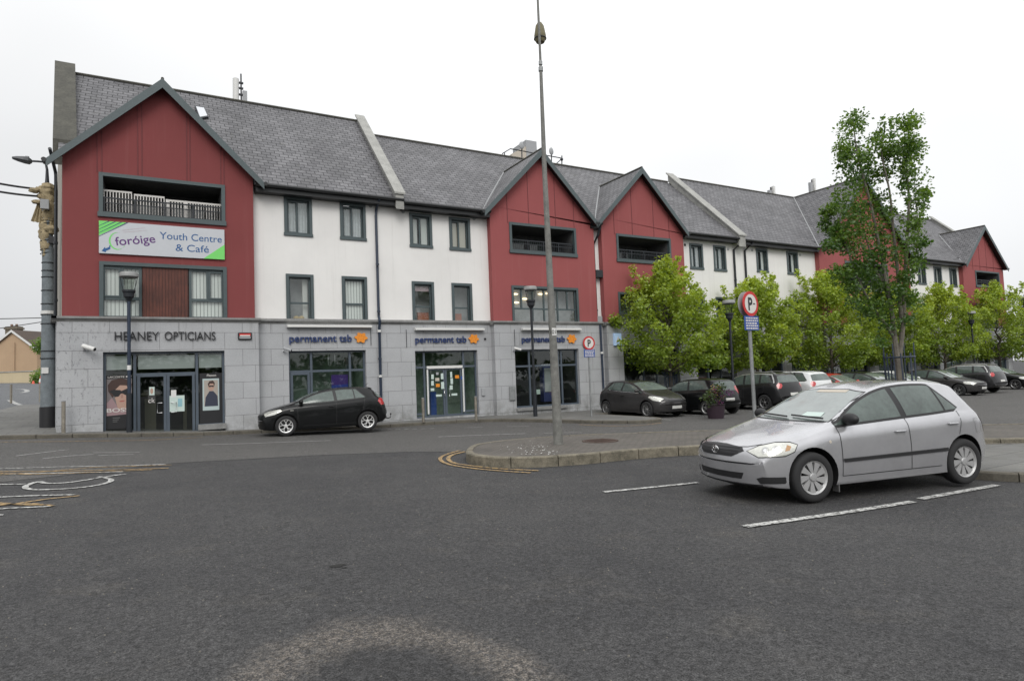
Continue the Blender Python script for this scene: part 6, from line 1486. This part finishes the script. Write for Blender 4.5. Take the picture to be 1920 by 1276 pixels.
# bollards
def bollard(px, depth=None, xy=None, lab='', h=.95, r_=.055):
    X, Y_ = xy if xy else loc(px, depth)[:2]; z0 = gz(X, Y_, PH-.01)
    b = MB(); b.tube([(X,Y_,z0),(X,Y_,z0+h-.03)], r_, 14); o = thing('bollard', lab, 'bollard', (X, Y_, z0), 0, 'steel bollards on the pavement'); b.build('post', MAT['steel'], o, smooth=True)
    MB().lathe([(r_*1.04,z0+h-.03),(r_*1.04,z0+h-.01),(r_*.7,z0+h)], 14, 'z', (X,Y_,0)).build('cap', MAT['galv'], o)
bollard(0, xy=(at(119,800,23.75).x, 23.75), lab='steel bollard in front of the pitted stone corner', h=1.0)
bollard(0, xy=gnd(794, 791, PH), lab='steel bollard left of the glazed bank door')
bollard(0, xy=gnd(893, 788, PH), lab='steel bollard right of the bank door, near the keypad')
bollard(21, 32.0, lab='far steel bollard at the left edge by the side street', h=1.0); bollard(75.5, 33, lab='far steel bollard just left of the big grey pole', h=1.0)
# big corner pole with wrapped top, lamp arm and cables
X, Y_ = -3.32, 26.0; z0 = gz(X, Y_, PH); zq = lambda py, px=90: at(px, py, Y_).z; xq = lambda px, py: at(px, py, Y_).x
t = thing('utility_pole', 'fat grey pole with black foot at the street corner, its top wrapped in sacking', 'pole', (X, Y_, z0))
xb, xt_ = xq(90.5,780), xq(88,400)
MB().tube([(xb,Y_,z0-.1),(xb,Y_,zq(762))], .245, 20).build('black_foot', MAT['signblk'], t, smooth=True)
b = MB(); b.tube([(xb,Y_,zq(764)),(xq(91,620),Y_,zq(620)),(xq(90.5,500),Y_,zq(500)),(xq(89,420),Y_,zq(420)),(xq(88.5,352),Y_,zq(352))], [.225,.20,.175,.15,.13], 20); b.build('shaft', MAT['concpole'], t, smooth=True)
for py in (493,508,520,545,570,590,607,658,672): xx = xq(90.5,py); k = .18+(.045*(py-480)/200); MB().tube([(xx,Y_,zq(py)-.012),(xx,Y_,zq(py)+.012)], k+.012, 16).build('steel_band', MAT['signblk'], t)
xx = xq(90.5,586); MB().tube([(xx,Y_,zq(589)),(xx,Y_,zq(583))], .208, 16).build('white_band', MAT['plasticw'], t)
xx = xq(86,695); MB().box((xx-.09,Y_-.245,zq(700)),(xx+.10,Y_-.20,zq(689))).build('notice', MAT['plasticw'], t)
def sack(pts, rads, nm, seed):
    b = MB(); n = 16; vs = []; pts = [Vector(p) for p in pts]; rn = random.Random(seed)
    path = crom([tuple(p) for p in pts], 5); rd = crom([(r_,0) for r_ in rads], 5)
    for i, p in enumerate(path):
        for j in range(n):
            a_ = 2*math.pi*j/n; q = Vector((math.cos(a_), math.sin(a_), 0)); k = rd[i][0]*(1+.45*mnoise.noise(Vector((math.cos(a_)*1.6+seed, math.sin(a_)*1.6+p[2]*4.5, seed)))+.09*math.sin(j*2.1+i*1.7)-(.18 if i % 4 == 2 else 0))
            vs.append(Vector(p)+q*k)
    m_ = len(path); b.add(vs, [(i*n+j, i*n+(j+1) % n, (i+1)*n+(j+1) % n, (i+1)*n+j) for i in range(m_-1) for j in range(n)] + [tuple(range(n-1,-1,-1)), tuple(range((m_-1)*n, m_*n))])
    return b.build(nm, MAT['hessian'], t, smooth='all')
Q = lambda px, py, dy=0: (xq(px,py), Y_+dy, zq(py,px))
sack([Q(87,482),Q(87,455),Q(87,430),Q(88,412)], [.15,.18,.18,.18], 'sack_wrap', 1)
sack([Q(88,415),Q(91,400),Q(91,380),Q(89,362),Q(90,352),Q(90,344)], [.17,.22,.20,.22,.20,.10], 'sack_wrap', 5)
sack([Q(98,440,-.1),Q(97,430,-.1),Q(97,424,-.1)], [.12,.2,.1], 'sack_knot', 8)
for py in (420,436,452,468,475): xx = xq(87.5,py); MB().tube([(xx-.2,Y_,zq(py)),(xx+.2,Y_,zq(py-3))], .17, 14).build('cord', MAT['signblk'], t) if False else MB().tube([(xx+.175*math.cos(a_),Y_+.175*math.sin(a_),zq(py)+.03*math.cos(a_)) for a_ in [2*math.pi*i/18 for i in range(19)]], .012, 5, False).build('cord', MAT['signblk'], t)
b = MB(); b.ell(Q(64,359,-.1), (.15,.12,.08), 12, 8, .6); b.ell(Q(74,357,-.05), (.15,.12,.09), 12, 8, .6); b.build('sack_knot', MAT['hessian'], t, smooth='all')
b = MB(); b.ell(Q(70,380,-.1), (.14,.12,.08), 12, 8, .6); b.ell(Q(80,370,-.05), (.15,.12,.12), 12, 8, .6); b.build('sack_knot', MAT['hessian'], t, smooth='all')
b = MB(); top = [Q(70,384,-.1),Q(78,384,-.1)]; n = 10; vs = []
for j in range(7):
    v = j/6; y_ = 384+v*32; xa = 70-v*11; xb_ = 79+v*2
    for i in range(n+1): u = i/n; px = xa+(xb_-xa)*u; pz = y_+u*v*4; p = Q(px, pz, -.1-.05*math.sin(i*1.8+v)); vs.append(p)
b.add(vs, [(j*(n+1)+i, j*(n+1)+i+1, (j+1)*(n+1)+i+1, (j+1)*(n+1)+i) for j in range(6) for i in range(n)]); b.build('hanging_sack', MAT['hessian'], t, smooth='all')
b = MB(); a, c = Q(79,396), Q(95,380); b.box((a[0],Y_-.42,a[2]),(c[0],Y_-.25,c[2])); o = b.build('junction_box', MAT['plasticg'], t); o.rotation_euler = (0,0,0)
b = MB(); a, c = Q(93,458), Q(105,446); b.box((a[0],Y_-.25,a[2]),(c[0],Y_+.1,c[2])); b.build('cable_clamp', MAT['signblk'], t)
ap = [Q(88.5,350),Q(88.5,335),Q(88.3,318),Q(86,307),Q(80,303.5),Q(70,302.5),Q(57,302)]; b = MB(); b.tube(ap, [.075,.055,.04,.036,.034,.034,.034], 10); arm = b.build('lamp_arm', MAT['blackm'], t, smooth=True)
b = MB(); h0, h1 = Vector(Q(60,302.5)), Vector(Q(23,296)); pth = [h0+(h1-h0)*k for k in (0,.15,.4,.75,1)]; vs = []
for p, w_, hh in zip(pth, (.05,.14,.17,.14,.07), (.05,.10,.09,.06,.03)):
    for a_, c__ in ((-1,-.4),(-.7,-1),(.7,-1),(1,-.4),(.7,1),(-.7,1)): vs.append(p+Vector((0,a_*w_,c__*hh)))
b.add(vs, [(i*6+j, i*6+(j+1) % 6, (i+1)*6+(j+1) % 6, (i+1)*6+j) for i in range(4) for j in range(6)]+[tuple(range(5,-1,-1)), tuple(range(24,30))]); b.build('lamp_head', M('lamp_grey', (.07,.075,.08), .5), arm)
MB().tube([h0+(h1-h0)*.25, h0+(h1-h0)*.25+Vector((0,0,.14))], .06, 10).build('photocell', MAT['plasticg'], arm)
# cables
def cable(a, c, r_, sag, lab):
    a, c = Vector(a), Vector(c); pts = [a+(c-a)*(i/14)-Vector((0,0,sag*4*(i/14)*(1-i/14))) for i in range(15)]
    tag(MB().tube(pts, r_, 6).build('overhead_cable', MAT['signblk'], uv=False), lab, 'cable')
def far(px, py, Yf): return at(px, py, Yf)
cable(Q(82,356,-.05), far(-160,300,25.2), .035, .15, 'upper thick cable running left from the wrapped pole top')
cable(Q(78,369,-.05), far(-160,318,25.2), .035, .15, 'lower thick cable running left from the wrapped pole top')
cable(far(80,595.5,38), far(-160,598,38), .022, .03, 'thin level wire crossing the sky above the house chimney')
cable(far(80,603,38), far(-160,636,38), .02, .03, 'thin slanting wire just above the house roof')
# rainwater pipe, cream pipe on the end wall
downpipe(bA, [(at(96,284,24.3).x,24.0,at(96,284,24.3).z),(at(104,320,25).x,25.0,at(104,320,25).z-.05),(at(105,360,25).x,25.0,at(105,360,25).z),(at(104,590,25).x,25,4.1)], 'blackm', .05)

# ------------------------------------------------------------------ house and garden wall up the side street
def house():
    D = 74
    pt_ = lambda px, d=D: Vector(loc(px, d)[:2]+(0,))
    A = pt_(-22, 74); Bc = pt_(69.5, 74); ctr = (A+Bc)/2; ux = (Bc-A).normalized(); W_ = (Bc-A).length; nrm = Vector((-ux.y, ux.x, 0))
    zof = lambda px, py, d: loc(px, d, py)[2]
    zb = zt(ctr.x, ctr.y)-.3; ze = zof(68, 655, 74); za = zof(22, 621, 74)
    t = thing('house', 'peach rendered gabled house with chimney seen beyond the street corner', 'house', (ctr.x, ctr.y, zb))
    apex = ctr+Vector((0,0,za)); L_ = 13
    a0 = A+Vector((0,0,zb)); b0 = Bc+Vector((0,0,zb)); a1 = A+Vector((0,0,ze)); b1 = Bc+Vector((0,0,ze)); back = nrm*L_+ux*3
    b = MB(); b.add([a0,b0,b1,apex,a1], [(0,1,2,3,4)]); b.add([b0,b0+back,b1+back,b1], [(0,1,2,3)]); b.add([a0,a1,a1+back,a0+back], [(0,1,2,3)]); b.build('wall', MAT['cream'], t)
    o_ = nrm*-.25; up_ = Vector((0,0,.10)); rm = M('brown_roof_tiles', (.075,.055,.045), .85, var=(2,.4))
    for (e_, q) in ((b1+ux*.35-Vector((0,0,.22)), 1), (a1-ux*.35-Vector((0,0,.22)), 0)):
        b = MB(); b.prism([e_+o_+up_, apex+o_+up_, apex+back+up_, e_+back+up_], (0,0,.10)); rf = b.build('roof', rm, t)
        b = MB(); b.prism([e_+o_-nrm*.03+Vector((0,0,-.08)), apex+o_-nrm*.03+Vector((0,0,-.08)), apex+o_-nrm*.03+Vector((0,0,.2)), e_+o_-nrm*.03+Vector((0,0,.2))], nrm*.05); b.build('verge', MAT['plasticw'], rf)
    cc = pt_(20, 76); cz = zof(20,611,76); b = MB()
    cx = Vector((cc.x, cc.y, 0)); hw = .72
    b.prism([cx-ux*hw+Vector((0,0,za-1.6)), cx+ux*hw+Vector((0,0,za-1.6)), cx+ux*hw+Vector((0,0,cz)), cx-ux*hw+Vector((0,0,cz))], nrm*1.0); b.prism([cx-ux*(hw+.1)-nrm*.1+Vector((0,0,cz-.35)), cx+ux*(hw+.1)-nrm*.1+Vector((0,0,cz-.35)), cx+ux*(hw+.1)-nrm*.1+Vector((0,0,cz-.15)), cx-ux*(hw+.1)-nrm*.1+Vector((0,0,cz-.15))], nrm*1.2)
    ch = b.build('chimney', M('chimney_render', (.17,.145,.11), .9, var=(3,.3)), t)
    for s_ in (-.3, .3): MB().tube([cx+ux*s_+nrm*.5+Vector((0,0,cz)), cx+ux*s_+nrm*.5+Vector((0,0,cz+.3))], .14, 10).build('chimney_pot', M('pot', (.2,.13,.09), .9), ch)
    p_ = pt_(26, 73.8); MB().tube([p_+Vector((0,0,zb)), p_+Vector((0,0,zof(26,640,73.8)))], .05, 6).build('downpipe', MAT['cream'], t)
    for py0, py1 in ((662,668),(676,684),(694,702)):
        q = b0+back*.12; q2 = b0+back*.22; MB().add([Vector((q.x,q.y,zof(70,py1,76)))+ux*.03, Vector((q2.x,q2.y,zof(70,py1,76)))+ux*.03, Vector((q2.x,q2.y,zof(70,py0,76)))+ux*.03, Vector((q.x,q.y,zof(70,py0,76)))+ux*.03], [(0,1,2,3)]).build('window', MAT['glass'], t)
    # garden wall
    A2, B2 = pt_(-60, 62), pt_(66.5, 62); z1 = zof(40, 697, 62)
    zb2 = min(zt(A2.x,A2.y), zt(B2.x,B2.y))-.3; b = MB(); u2 = (B2-A2).normalized(); n2 = Vector((-u2.y,u2.x,0))
    b.prism([A2+Vector((0,0,zb2)), B2+Vector((0,0,zb2)), B2+Vector((0,0,z1)), A2+Vector((0,0,z1))], n2*.3); o = b.build('garden_wall', MAT['gardenwall']); tag(o, 'low cream garden wall in front of the peach house', 'wall')
    b = MB(); b.prism([A2-n2*.05+Vector((0,0,z1)), B2-n2*.05+u2*.05+Vector((0,0,z1)), B2-n2*.05+u2*.05+Vector((0,0,z1+.1)), A2-n2*.05+Vector((0,0,z1+.1))], n2*.4); b.build('wall_coping', MAT['coping'], o)
    for px, py, lab in ((62.5,717,'orange traffic cone at the end of the garden wall'),(76.5,712,'traffic cone with white band beside the green hedge')):
        X2, Y2, _ = loc(px, 60); z_ = zt(X2,Y2); t2 = thing('traffic_cone', lab, 'traffic cone', (X2,Y2,z_)); h_ = .5 if px < 70 else 1.0; z_ = loc(px, 60, 723)[2]
        MB().box((X2-.25,Y2-.25,z_-.3),(X2+.25,Y2+.25,z_+.04)).build('cone_base', MAT['signr'], t2); MB().tube([(X2,Y2,z_),(X2,Y2,z_+h_)], [.2,.04], 12).build('cone', M('cone_orange', (.65,.10,.06), .6), t2)
        if h_ > .6: MB().tube([(X2,Y2,z_+.35),(X2,Y2,z_+.7)], [.16,.11], 12).build('white_band', MAT['plasticw'], t2)
house()

# ------------------------------------------------------------------ trees
def leaves_mesh(name, cl, mat_, size, rnd, droop=.3, parent=None):
    """cl: list of (centre, radius, count) leaf clumps"""
    vs = []; fs = []; cols = []
    for (c, r_, n_, tone) in cl:
        for _ in range(n_):
            d = Vector((rnd.gauss(0,1), rnd.gauss(0,1), rnd.gauss(0,.8))); l = d.length or 1; d = d/l*(r_*min(1.25, rnd.random()**.45*1.05))
            p = c+d; s_ = size*rnd.uniform(.6,1.25)
            a = Vector((rnd.gauss(0,1), rnd.gauss(0,1), rnd.gauss(-droop,.55))).normalized(); nrm = a.cross(Vector((rnd.gauss(0,1), rnd.gauss(0,1), rnd.gauss(0,1)))).normalized(); sd_ = a.cross(nrm)
            i = len(vs); vs += [p, p+a*s_*.5+sd_*s_*.34+nrm*s_*.08, p+a*s_, p+a*s_*.5-sd_*s_*.34+nrm*s_*.08]; fs += [(i,i+1,i+2,i+3)]
            cols.append(max(0, min(1, tone+rnd.gauss(0,.16))))
    me = bpy.data.meshes.new(name); me.from_pydata(vs, [], fs); me.materials.append(mat_)
    at_ = me.attributes.new('rnd', 'FLOAT', 'FACE'); at_.data.foreach_set('value', cols); me.update()
    o = bpy.data.objects.new(name, me); col.objects.link(o); o.parent = parent; return o
def limb(b, p0, p1, r0, r1, rnd, wob=.08, n=6):
    p0, p1 = Vector(p0), Vector(p1); L_ = (p1-p0).length; pts = []
    for i in range(n+1):
        t = i/n; pts.append(p0+(p1-p0)*t+Vector((rnd.gauss(0,wob*L_*.25), rnd.gauss(0,wob*L_*.25), 0))*math.sin(math.pi*t))
    b.tube(pts, [r0+(r1-r0)*i/n for i in range(n+1)], 7); return pts
def lime(x, y, H, W_, seed, label, trunk=1.75, dens=1.0, mt='lime', guard=True, group='young lime trees in a row along the terrace', cat='tree', lsz=.16):
    rnd = random.Random(seed); z0 = zt(x, y)+PH-.02; t = thing('lime_tree', label, cat, (x, y, z0), 0, group)
    b = MB(); top = Vector((rnd.gauss(0,.1), rnd.gauss(0,.1), H*.93)); limb(b, (0,0,-.05), (0,0,trunk), .10, .085, rnd, .02); limb(b, (0,0,trunk-.02), top, .085, .015, rnd, .06, 10)
    cl = []; hC = H-trunk
    for i in range(46):
        k = (i+.5)/46; z = trunk+.25+hC*.86*k; ang = i*2.399+rnd.uniform(-.4,.4)
        prof = math.sin(math.pi*min(1, (k*.80+.22)))**.7; rr_ = W_*.5*prof*rnd.uniform(.72,1.12)
        tip = Vector((math.cos(ang)*rr_, math.sin(ang)*rr_, z+hC*.10*rnd.uniform(.3,1.2)-(.45 if k < .25 else 0)*rnd.random())); st = Vector((0,0,max(trunk*.95, z-rr_*.55)))
        pts = limb(b, st, tip, .028, .006, rnd, .12, 5)
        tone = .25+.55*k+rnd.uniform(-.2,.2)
        for q, w_ in ((.45,.34),(.7,.42),(.92,.40),(1.05,.26)):
            c = st+(tip-st)*q+Vector((rnd.gauss(0,.1), rnd.gauss(0,.1), rnd.gauss(0,.08))); cl.append((c, w_*W_/5*rnd.uniform(.8,1.25), int(105*dens*rnd.uniform(.6,1.3)*w_/.33), tone))
    for i in range(9):   # upright leader shoots break the outline
        a_ = rnd.uniform(0,6.28); r_ = rnd.uniform(.1,.30)*W_; p = Vector((math.cos(a_)*r_, math.sin(a_)*r_, trunk+hC*rnd.uniform(.72,.9))); q = p+Vector((rnd.gauss(0,.12), rnd.gauss(0,.12), hC*rnd.uniform(.10,.22)))
        limb(b, p, q, .012, .004, rnd, .05, 3)
        for k in (.3,.6,.85,1.0): cl.append((p+(q-p)*k, .13, 20, .8))
    tr = b.build('trunk', MAT['bark'], t, smooth=True, world=False)
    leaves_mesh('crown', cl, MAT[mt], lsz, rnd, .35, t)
    return t
GX = [(21.8,22.9,6.9,5.6,'lime tree nearest the camera, its crown over the dark grey and small black cars'),
      (28.1,22.9,6.5,4.9,'second lime tree, bright crown just right of the near parking sign'),
      (34.6,22.9,7.3,5.5,'third lime tree, tall pointed crown left of the dark leafed tree'),
      (41.2,22.9,6.6,5.0,'fourth lime tree, mostly hidden behind the dark leafed tree and its guard'),
      (47.2,22.9,6.9,5.0,'fifth lime tree, just right of the dark leafed tree below three small windows'),
      (54.2,22.6,7.3,5.6,'sixth lime tree, broad crown before the last red gable'),
      (61.5,22.4,7.4,5.6,'last lime tree of the row, cut by the right edge of the view')]
for i, (x, y, H, W_, lab) in enumerate(GX):
    if i == 6: lime(x, y, H, W_, 31, lab, mt='olive')
    else: lime(x, y, H, W_, 11+i*3, lab, dens=1.0 if i < 3 else .8)
# steel tree guards
def guard(x, y, w_, h_, zb, lab, tilt=0, nm='tree_guard'):
    z0 = zt(x,y)+zb; t = thing(nm, lab, 'tree guard', (x,y,z0))
    b = MB()
    for i in range(16):
        a_ = 2*math.pi*i/16; X2, Y2 = x+w_/2*math.cos(a_), y+w_/2*math.sin(a_); b.tube([(X2,Y2,z0),(X2,Y2,z0+h_*.86),(X2+.10*math.cos(a_),Y2+.10*math.sin(a_),z0+h_)], .013, 5)
    b.build('bars', MAT['navy'], t)
    for k in (.12,.5,.84):
        MB().tube([(x+w_/2*math.cos(2*math.pi*i/20), y+w_/2*math.sin(2*math.pi*i/20), z0+h_*k) for i in range(21)], .018, 5, False).build('hoop', MAT['navy'], t)
for i, (x, y, H, W_, lab) in enumerate(GX[:6]):
    if i in (0,2,3,5): guard(x, y, .6, 1.7, PH, ['steel guard round the nearest lime trunk','','steel guard round the third lime trunk behind the red car','steel guard round the fourth lime trunk','','steel guard round the sixth lime trunk'][i])
# tall dark leafed tree on the island
gx, gy, _ = loc(1690, 15.6)
def tall():
    rnd = random.Random(77); z0 = zt(gx, gy)+IH; t = thing('dark_leafed_tree', 'tall slender tree with forked trunk and dark leaves rising above the roofs', 'tree', (gx, gy, z0))
    nv = Vector((math.sin(YAW), math.cos(YAW), 0)); rv = Vector((math.cos(YAW), -math.sin(YAW), 0)); base = Vector((gx, gy, 0)); d0 = base.dot(nv)
    def P(px, py, dd=0):
        d = rt*((px-960)/FPX) - up*((py-638)/FPX) + fw; return Vector((0,0,EYE)) + d*((d0+dd)/d.dot(nv)) - Vector((gx,gy,z0))
    b = MB(); rt_ = P(1690, 700); limb(b, (0,0,-.05), P(1683,668), .115, .10, rnd, .02)
    stems = [[(1683,672),(1676,620),(1668,560),(1650,470),(1632,380),(1610,300),(1600,235)], [(1686,672),(1693,610),(1696,540),(1700,460),(1704,380),(1700,300),(1706,225)],
             [(1680,640),(1662,610),(1640,580),(1612,530),(1590,470),(1575,420),(1580,380)], [(1694,560),(1712,500),(1722,440),(1718,390),(1714,330)], [(1676,600),(1660,540),(1640,500),(1622,440),(1605,390)],
             [(1690,600),(1684,520),(1676,440),(1668,360),(1655,300),(1652,255)]]
    rad = [(.068,.011),(.064,.011),(.04,.008),(.03,.006),(.045,.007),(.05,.007)]; tips = []
    for si, (st, (r0, r1)) in enumerate(zip(stems, rad)):
        dd = [0,0,-.3,.3,.35,-.35][si]; pts = [P(x, y, dd*i/len(st)) for i, (x, y) in enumerate(st)]; pts = [Vector(p) for p in crom([tuple(p) for p in pts], 4)]
        b.tube(pts, [r0+(r1-r0)*i/(len(pts)-1) for i in range(len(pts))], 8)
    cl = []
    # crown outline as sub-clumps surveyed on the photo: px, py, radius px, density
    C = [(1600,235,26,1),(1592,262,30,1.2),(1606,290,30,1.2),(1584,300,16,.7),(1612,330,34,1.3),(1600,360,34,1.3),(1625,300,22,.8),(1652,250,22,.8),(1660,280,26,1),(1700,230,24,1),(1690,262,30,1.2),(1712,270,20,1),(1700,300,28,1.1),(1655,320,24,.8),(1712,330,22,.8),(1695,350,22,.7),
         (1620,380,36,1.2),(1650,370,26,.7),(1600,410,38,1.4),(1565,390,18,.8),(1560,420,22,1),(1580,440,34,1.3),(1570,470,30,1.2),(1612,450,36,1.2),(1640,430,26,.8),(1665,400,22,.6),(1722,380,20,.9),(1732,362,14,.6),(1716,412,20,.8),(1705,440,26,.9),(1722,455,18,.7),
         (1640,480,36,1.1),(1600,500,30,1),(1575,500,20,.8),(1660,460,24,.7),(1690,480,28,.9),(1715,490,20,.7),(1625,520,26,.8),(1650,530,26,.8),(1680,530,26,.7),(1705,520,20,.6),(1600,540,16,.5),(1640,560,18,.5),(1665,570,18,.5),(1690,565,16,.4),(1560,450,20,.8),(1548,400,10,.4),(1655,600,20,.6),(1672,610,16,.4),(1625,585,18,.6),(1700,600,16,.5),(1712,560,18,.5),(1650,640,14,.4),(1608,560,18,.6),(1590,525,20,.6)]
    kpx = 15.6/FPX
    for (px, py, rpx, dn) in C:
        for _ in range(4):
            dd = rnd.uniform(-.55,.55)*min(1, rpx/28+.3); a_ = rnd.uniform(0,6.28); q = rnd.random()**.6*rpx*.62
            c = P(px+q*math.cos(a_), py+q*math.sin(a_), dd); cl.append((c, rpx*kpx*.84*rnd.uniform(.6,1.25), int(112*dn*rnd.uniform(.5,1.3)), rnd.uniform(.05,.85)*(1-.25*(py > 480))))
        # a twig to each clump from the nearest stem point
        s_ = P(px, py, rnd.uniform(-.2,.2)); near = min((P(x, y) for st in stems for (x, y) in st if y > py-10), key=lambda p: (p-s_).length); limb(b, near, s_, .013, .004, rnd, .15, 4)
    for (px, py) in ((1597,214),(1600,205),(1612,222),(1655,212),(1668,215),(1706,202),(1716,212),(1648,228),(1545,410),(1738,350),(1568,352),(1735,372)):
        for k in range(4): cl.append((P(px+rnd.gauss(0,3), py+6+k*5, rnd.uniform(-.1,.1)), .06, 7, .6))
    b.build('trunk', MAT['paleb'], t, smooth=True, world=False)
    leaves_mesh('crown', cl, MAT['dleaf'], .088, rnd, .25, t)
tall()
z0 = zt(gx,gy)+IH; t = thing('tree_guard', 'large bent steel guard round the trunk of the tall dark leafed tree', 'tree guard', (gx, gy, z0))
for i in range(12):
    a_ = 2*math.pi*i/12+.2; lean = -.10 if math.cos(a_+YAW) < -.3 else .02; X2, Y2 = gx+.31*math.cos(a_), gy+.31*math.sin(a_); ht = 1.85+.25*(i % 3 == 0)
    b = MB(); b.prism([(X2-.022,Y2,z0),(X2+.022,Y2,z0),(X2+.022+lean,Y2,z0+ht),(X2-.022+lean,Y2,z0+ht)], (0,.012,0)); b.build('bar', MAT['navy'], t)
for k in (.5,1.1,1.75): MB().tube([(gx+.32*math.cos(2*math.pi*i/20), gy+.32*math.sin(2*math.pi*i/20), z0+k) for i in range(21)], .022, 5, False).build('hoop', MAT['navy'], t)
# flower tub behind the small black car
X, Y_, _ = loc(1338, 23.4); z0 = zt(X,Y_); t = thing('flower_tub', 'dark tub of purple and yellow flowers standing behind the small black hatchback', 'flower tub', (X,Y_,z0))
MB().lathe([(.28,z0),(.34,z0+.5),(.37,z0+.52),(.33,z0+.5)], 18, 'z', (X,Y_,0)).build('tub', M('tub_maroon', (.03,.015,.025), .7), t, smooth=True)
rnd = random.Random(9)
leaves_mesh('foliage', [(Vector((rnd.gauss(0,.25), rnd.gauss(0,.2), .65+rnd.random()*.55)), .22, 60, rnd.random()) for _ in range(12)], MAT['olive'], .10, rnd, .2, t)
leaves_mesh('purple_flowers', [(Vector((rnd.gauss(0,.3), rnd.gauss(0,.2), .6+rnd.random()*.4)), .16, 45, .5) for _ in range(9)], leaf_mat('purple_petal', (.06,.01,.10), (.22,.05,.20)), .07, rnd, .2, t)
leaves_mesh('yellow_flowers', [(Vector((rnd.gauss(0,.3), rnd.gauss(0,.2), .7+rnd.random()*.5)), .15, 22, .5) for _ in range(7)], leaf_mat('yellow_petal', (.35,.22,.02), (.5,.38,.05)), .06, rnd, .2, t)
# hedges by the house and greenery beyond
def hedge(name, cs, mt, lab, cat, size=.2, cnt=200):
    rnd = random.Random(len(lab)); x = sum(c[0].x for c in cs)/len(cs); y = sum(c[0].y for c in cs)/len(cs); z = min(c[0].z for c in cs)-1
    t = thing(name, lab, cat, (x, y, z)); b = MB(); b.tube([(x,y,z),(x,y,z+1.2)], .1, 6); b.build('trunk', MAT['bark'], t)
    leaves_mesh('crown', [(c-Vector((x,y,z)), r_, cnt, rnd.random()) for c, r_ in cs], MAT[mt], size, rnd, .1, t)
V3 = lambda px, py, d_: Vector(loc(px, d_, py))
hedge('shrub', [(V3(72,706,61), .7), (V3(78,709,61), .7), (V3(70,713,61), .6), (V3(84,700,62), .9)], 'dleaf', 'dark green shrub at the end of the garden wall', 'shrub', .18, 300)
hedge('tree', [(V3(76,648,70), 1.0), (V3(82,652,70), 1.0), (V3(88,646,70), 1.1)], 'dleaf', 'dark foliage overhanging the eave of the peach house', 'tree', .25, 260)
# plants on garden wall, cars and trees behind the viewer that the glass mirrors
b = MB(); rnd = random.Random(2); cl = []
for i in range(30):
    x = -60+i*5.2; h_ = rnd.uniform(2,5)
    for k in range(7): cl.append((Vector((x+rnd.gauss(0,1.6), -34+rnd.gauss(0,1.5), .8+h_*rnd.random())), 1.7, 60, rnd.random()))
o = leaves_mesh('tree_belt', cl, MAT['olive'], .9, rnd, .1); o['kind'] = 'stuff'; cp(o, label='belt of trees across the far side of the car park', category='tree belt')

# ------------------------------------------------------------------ small wear in the asphalt
def blotch(px, py, rx, ry, seed):
    cx, cy = gnd(px, py); rn = random.Random(seed); return [(cx+rx*math.cos(2*math.pi*i/22)*rn.uniform(.6,1.1), cy+ry*math.sin(2*math.pi*i/22)*rn.uniform(.6,1.1)) for i in range(22)]
hole_m = M('open_pothole', (.018,.017,.016), .95, var=(60,.7), bump=(60,1))
for i, (px, py, rx, ry) in enumerate(((634,1060,.085,.05),(646,1064,.03,.02))):
    struct(sheet('pothole', [blotch(px, py, rx, ry, i+3)], .005, .2, hole_m))
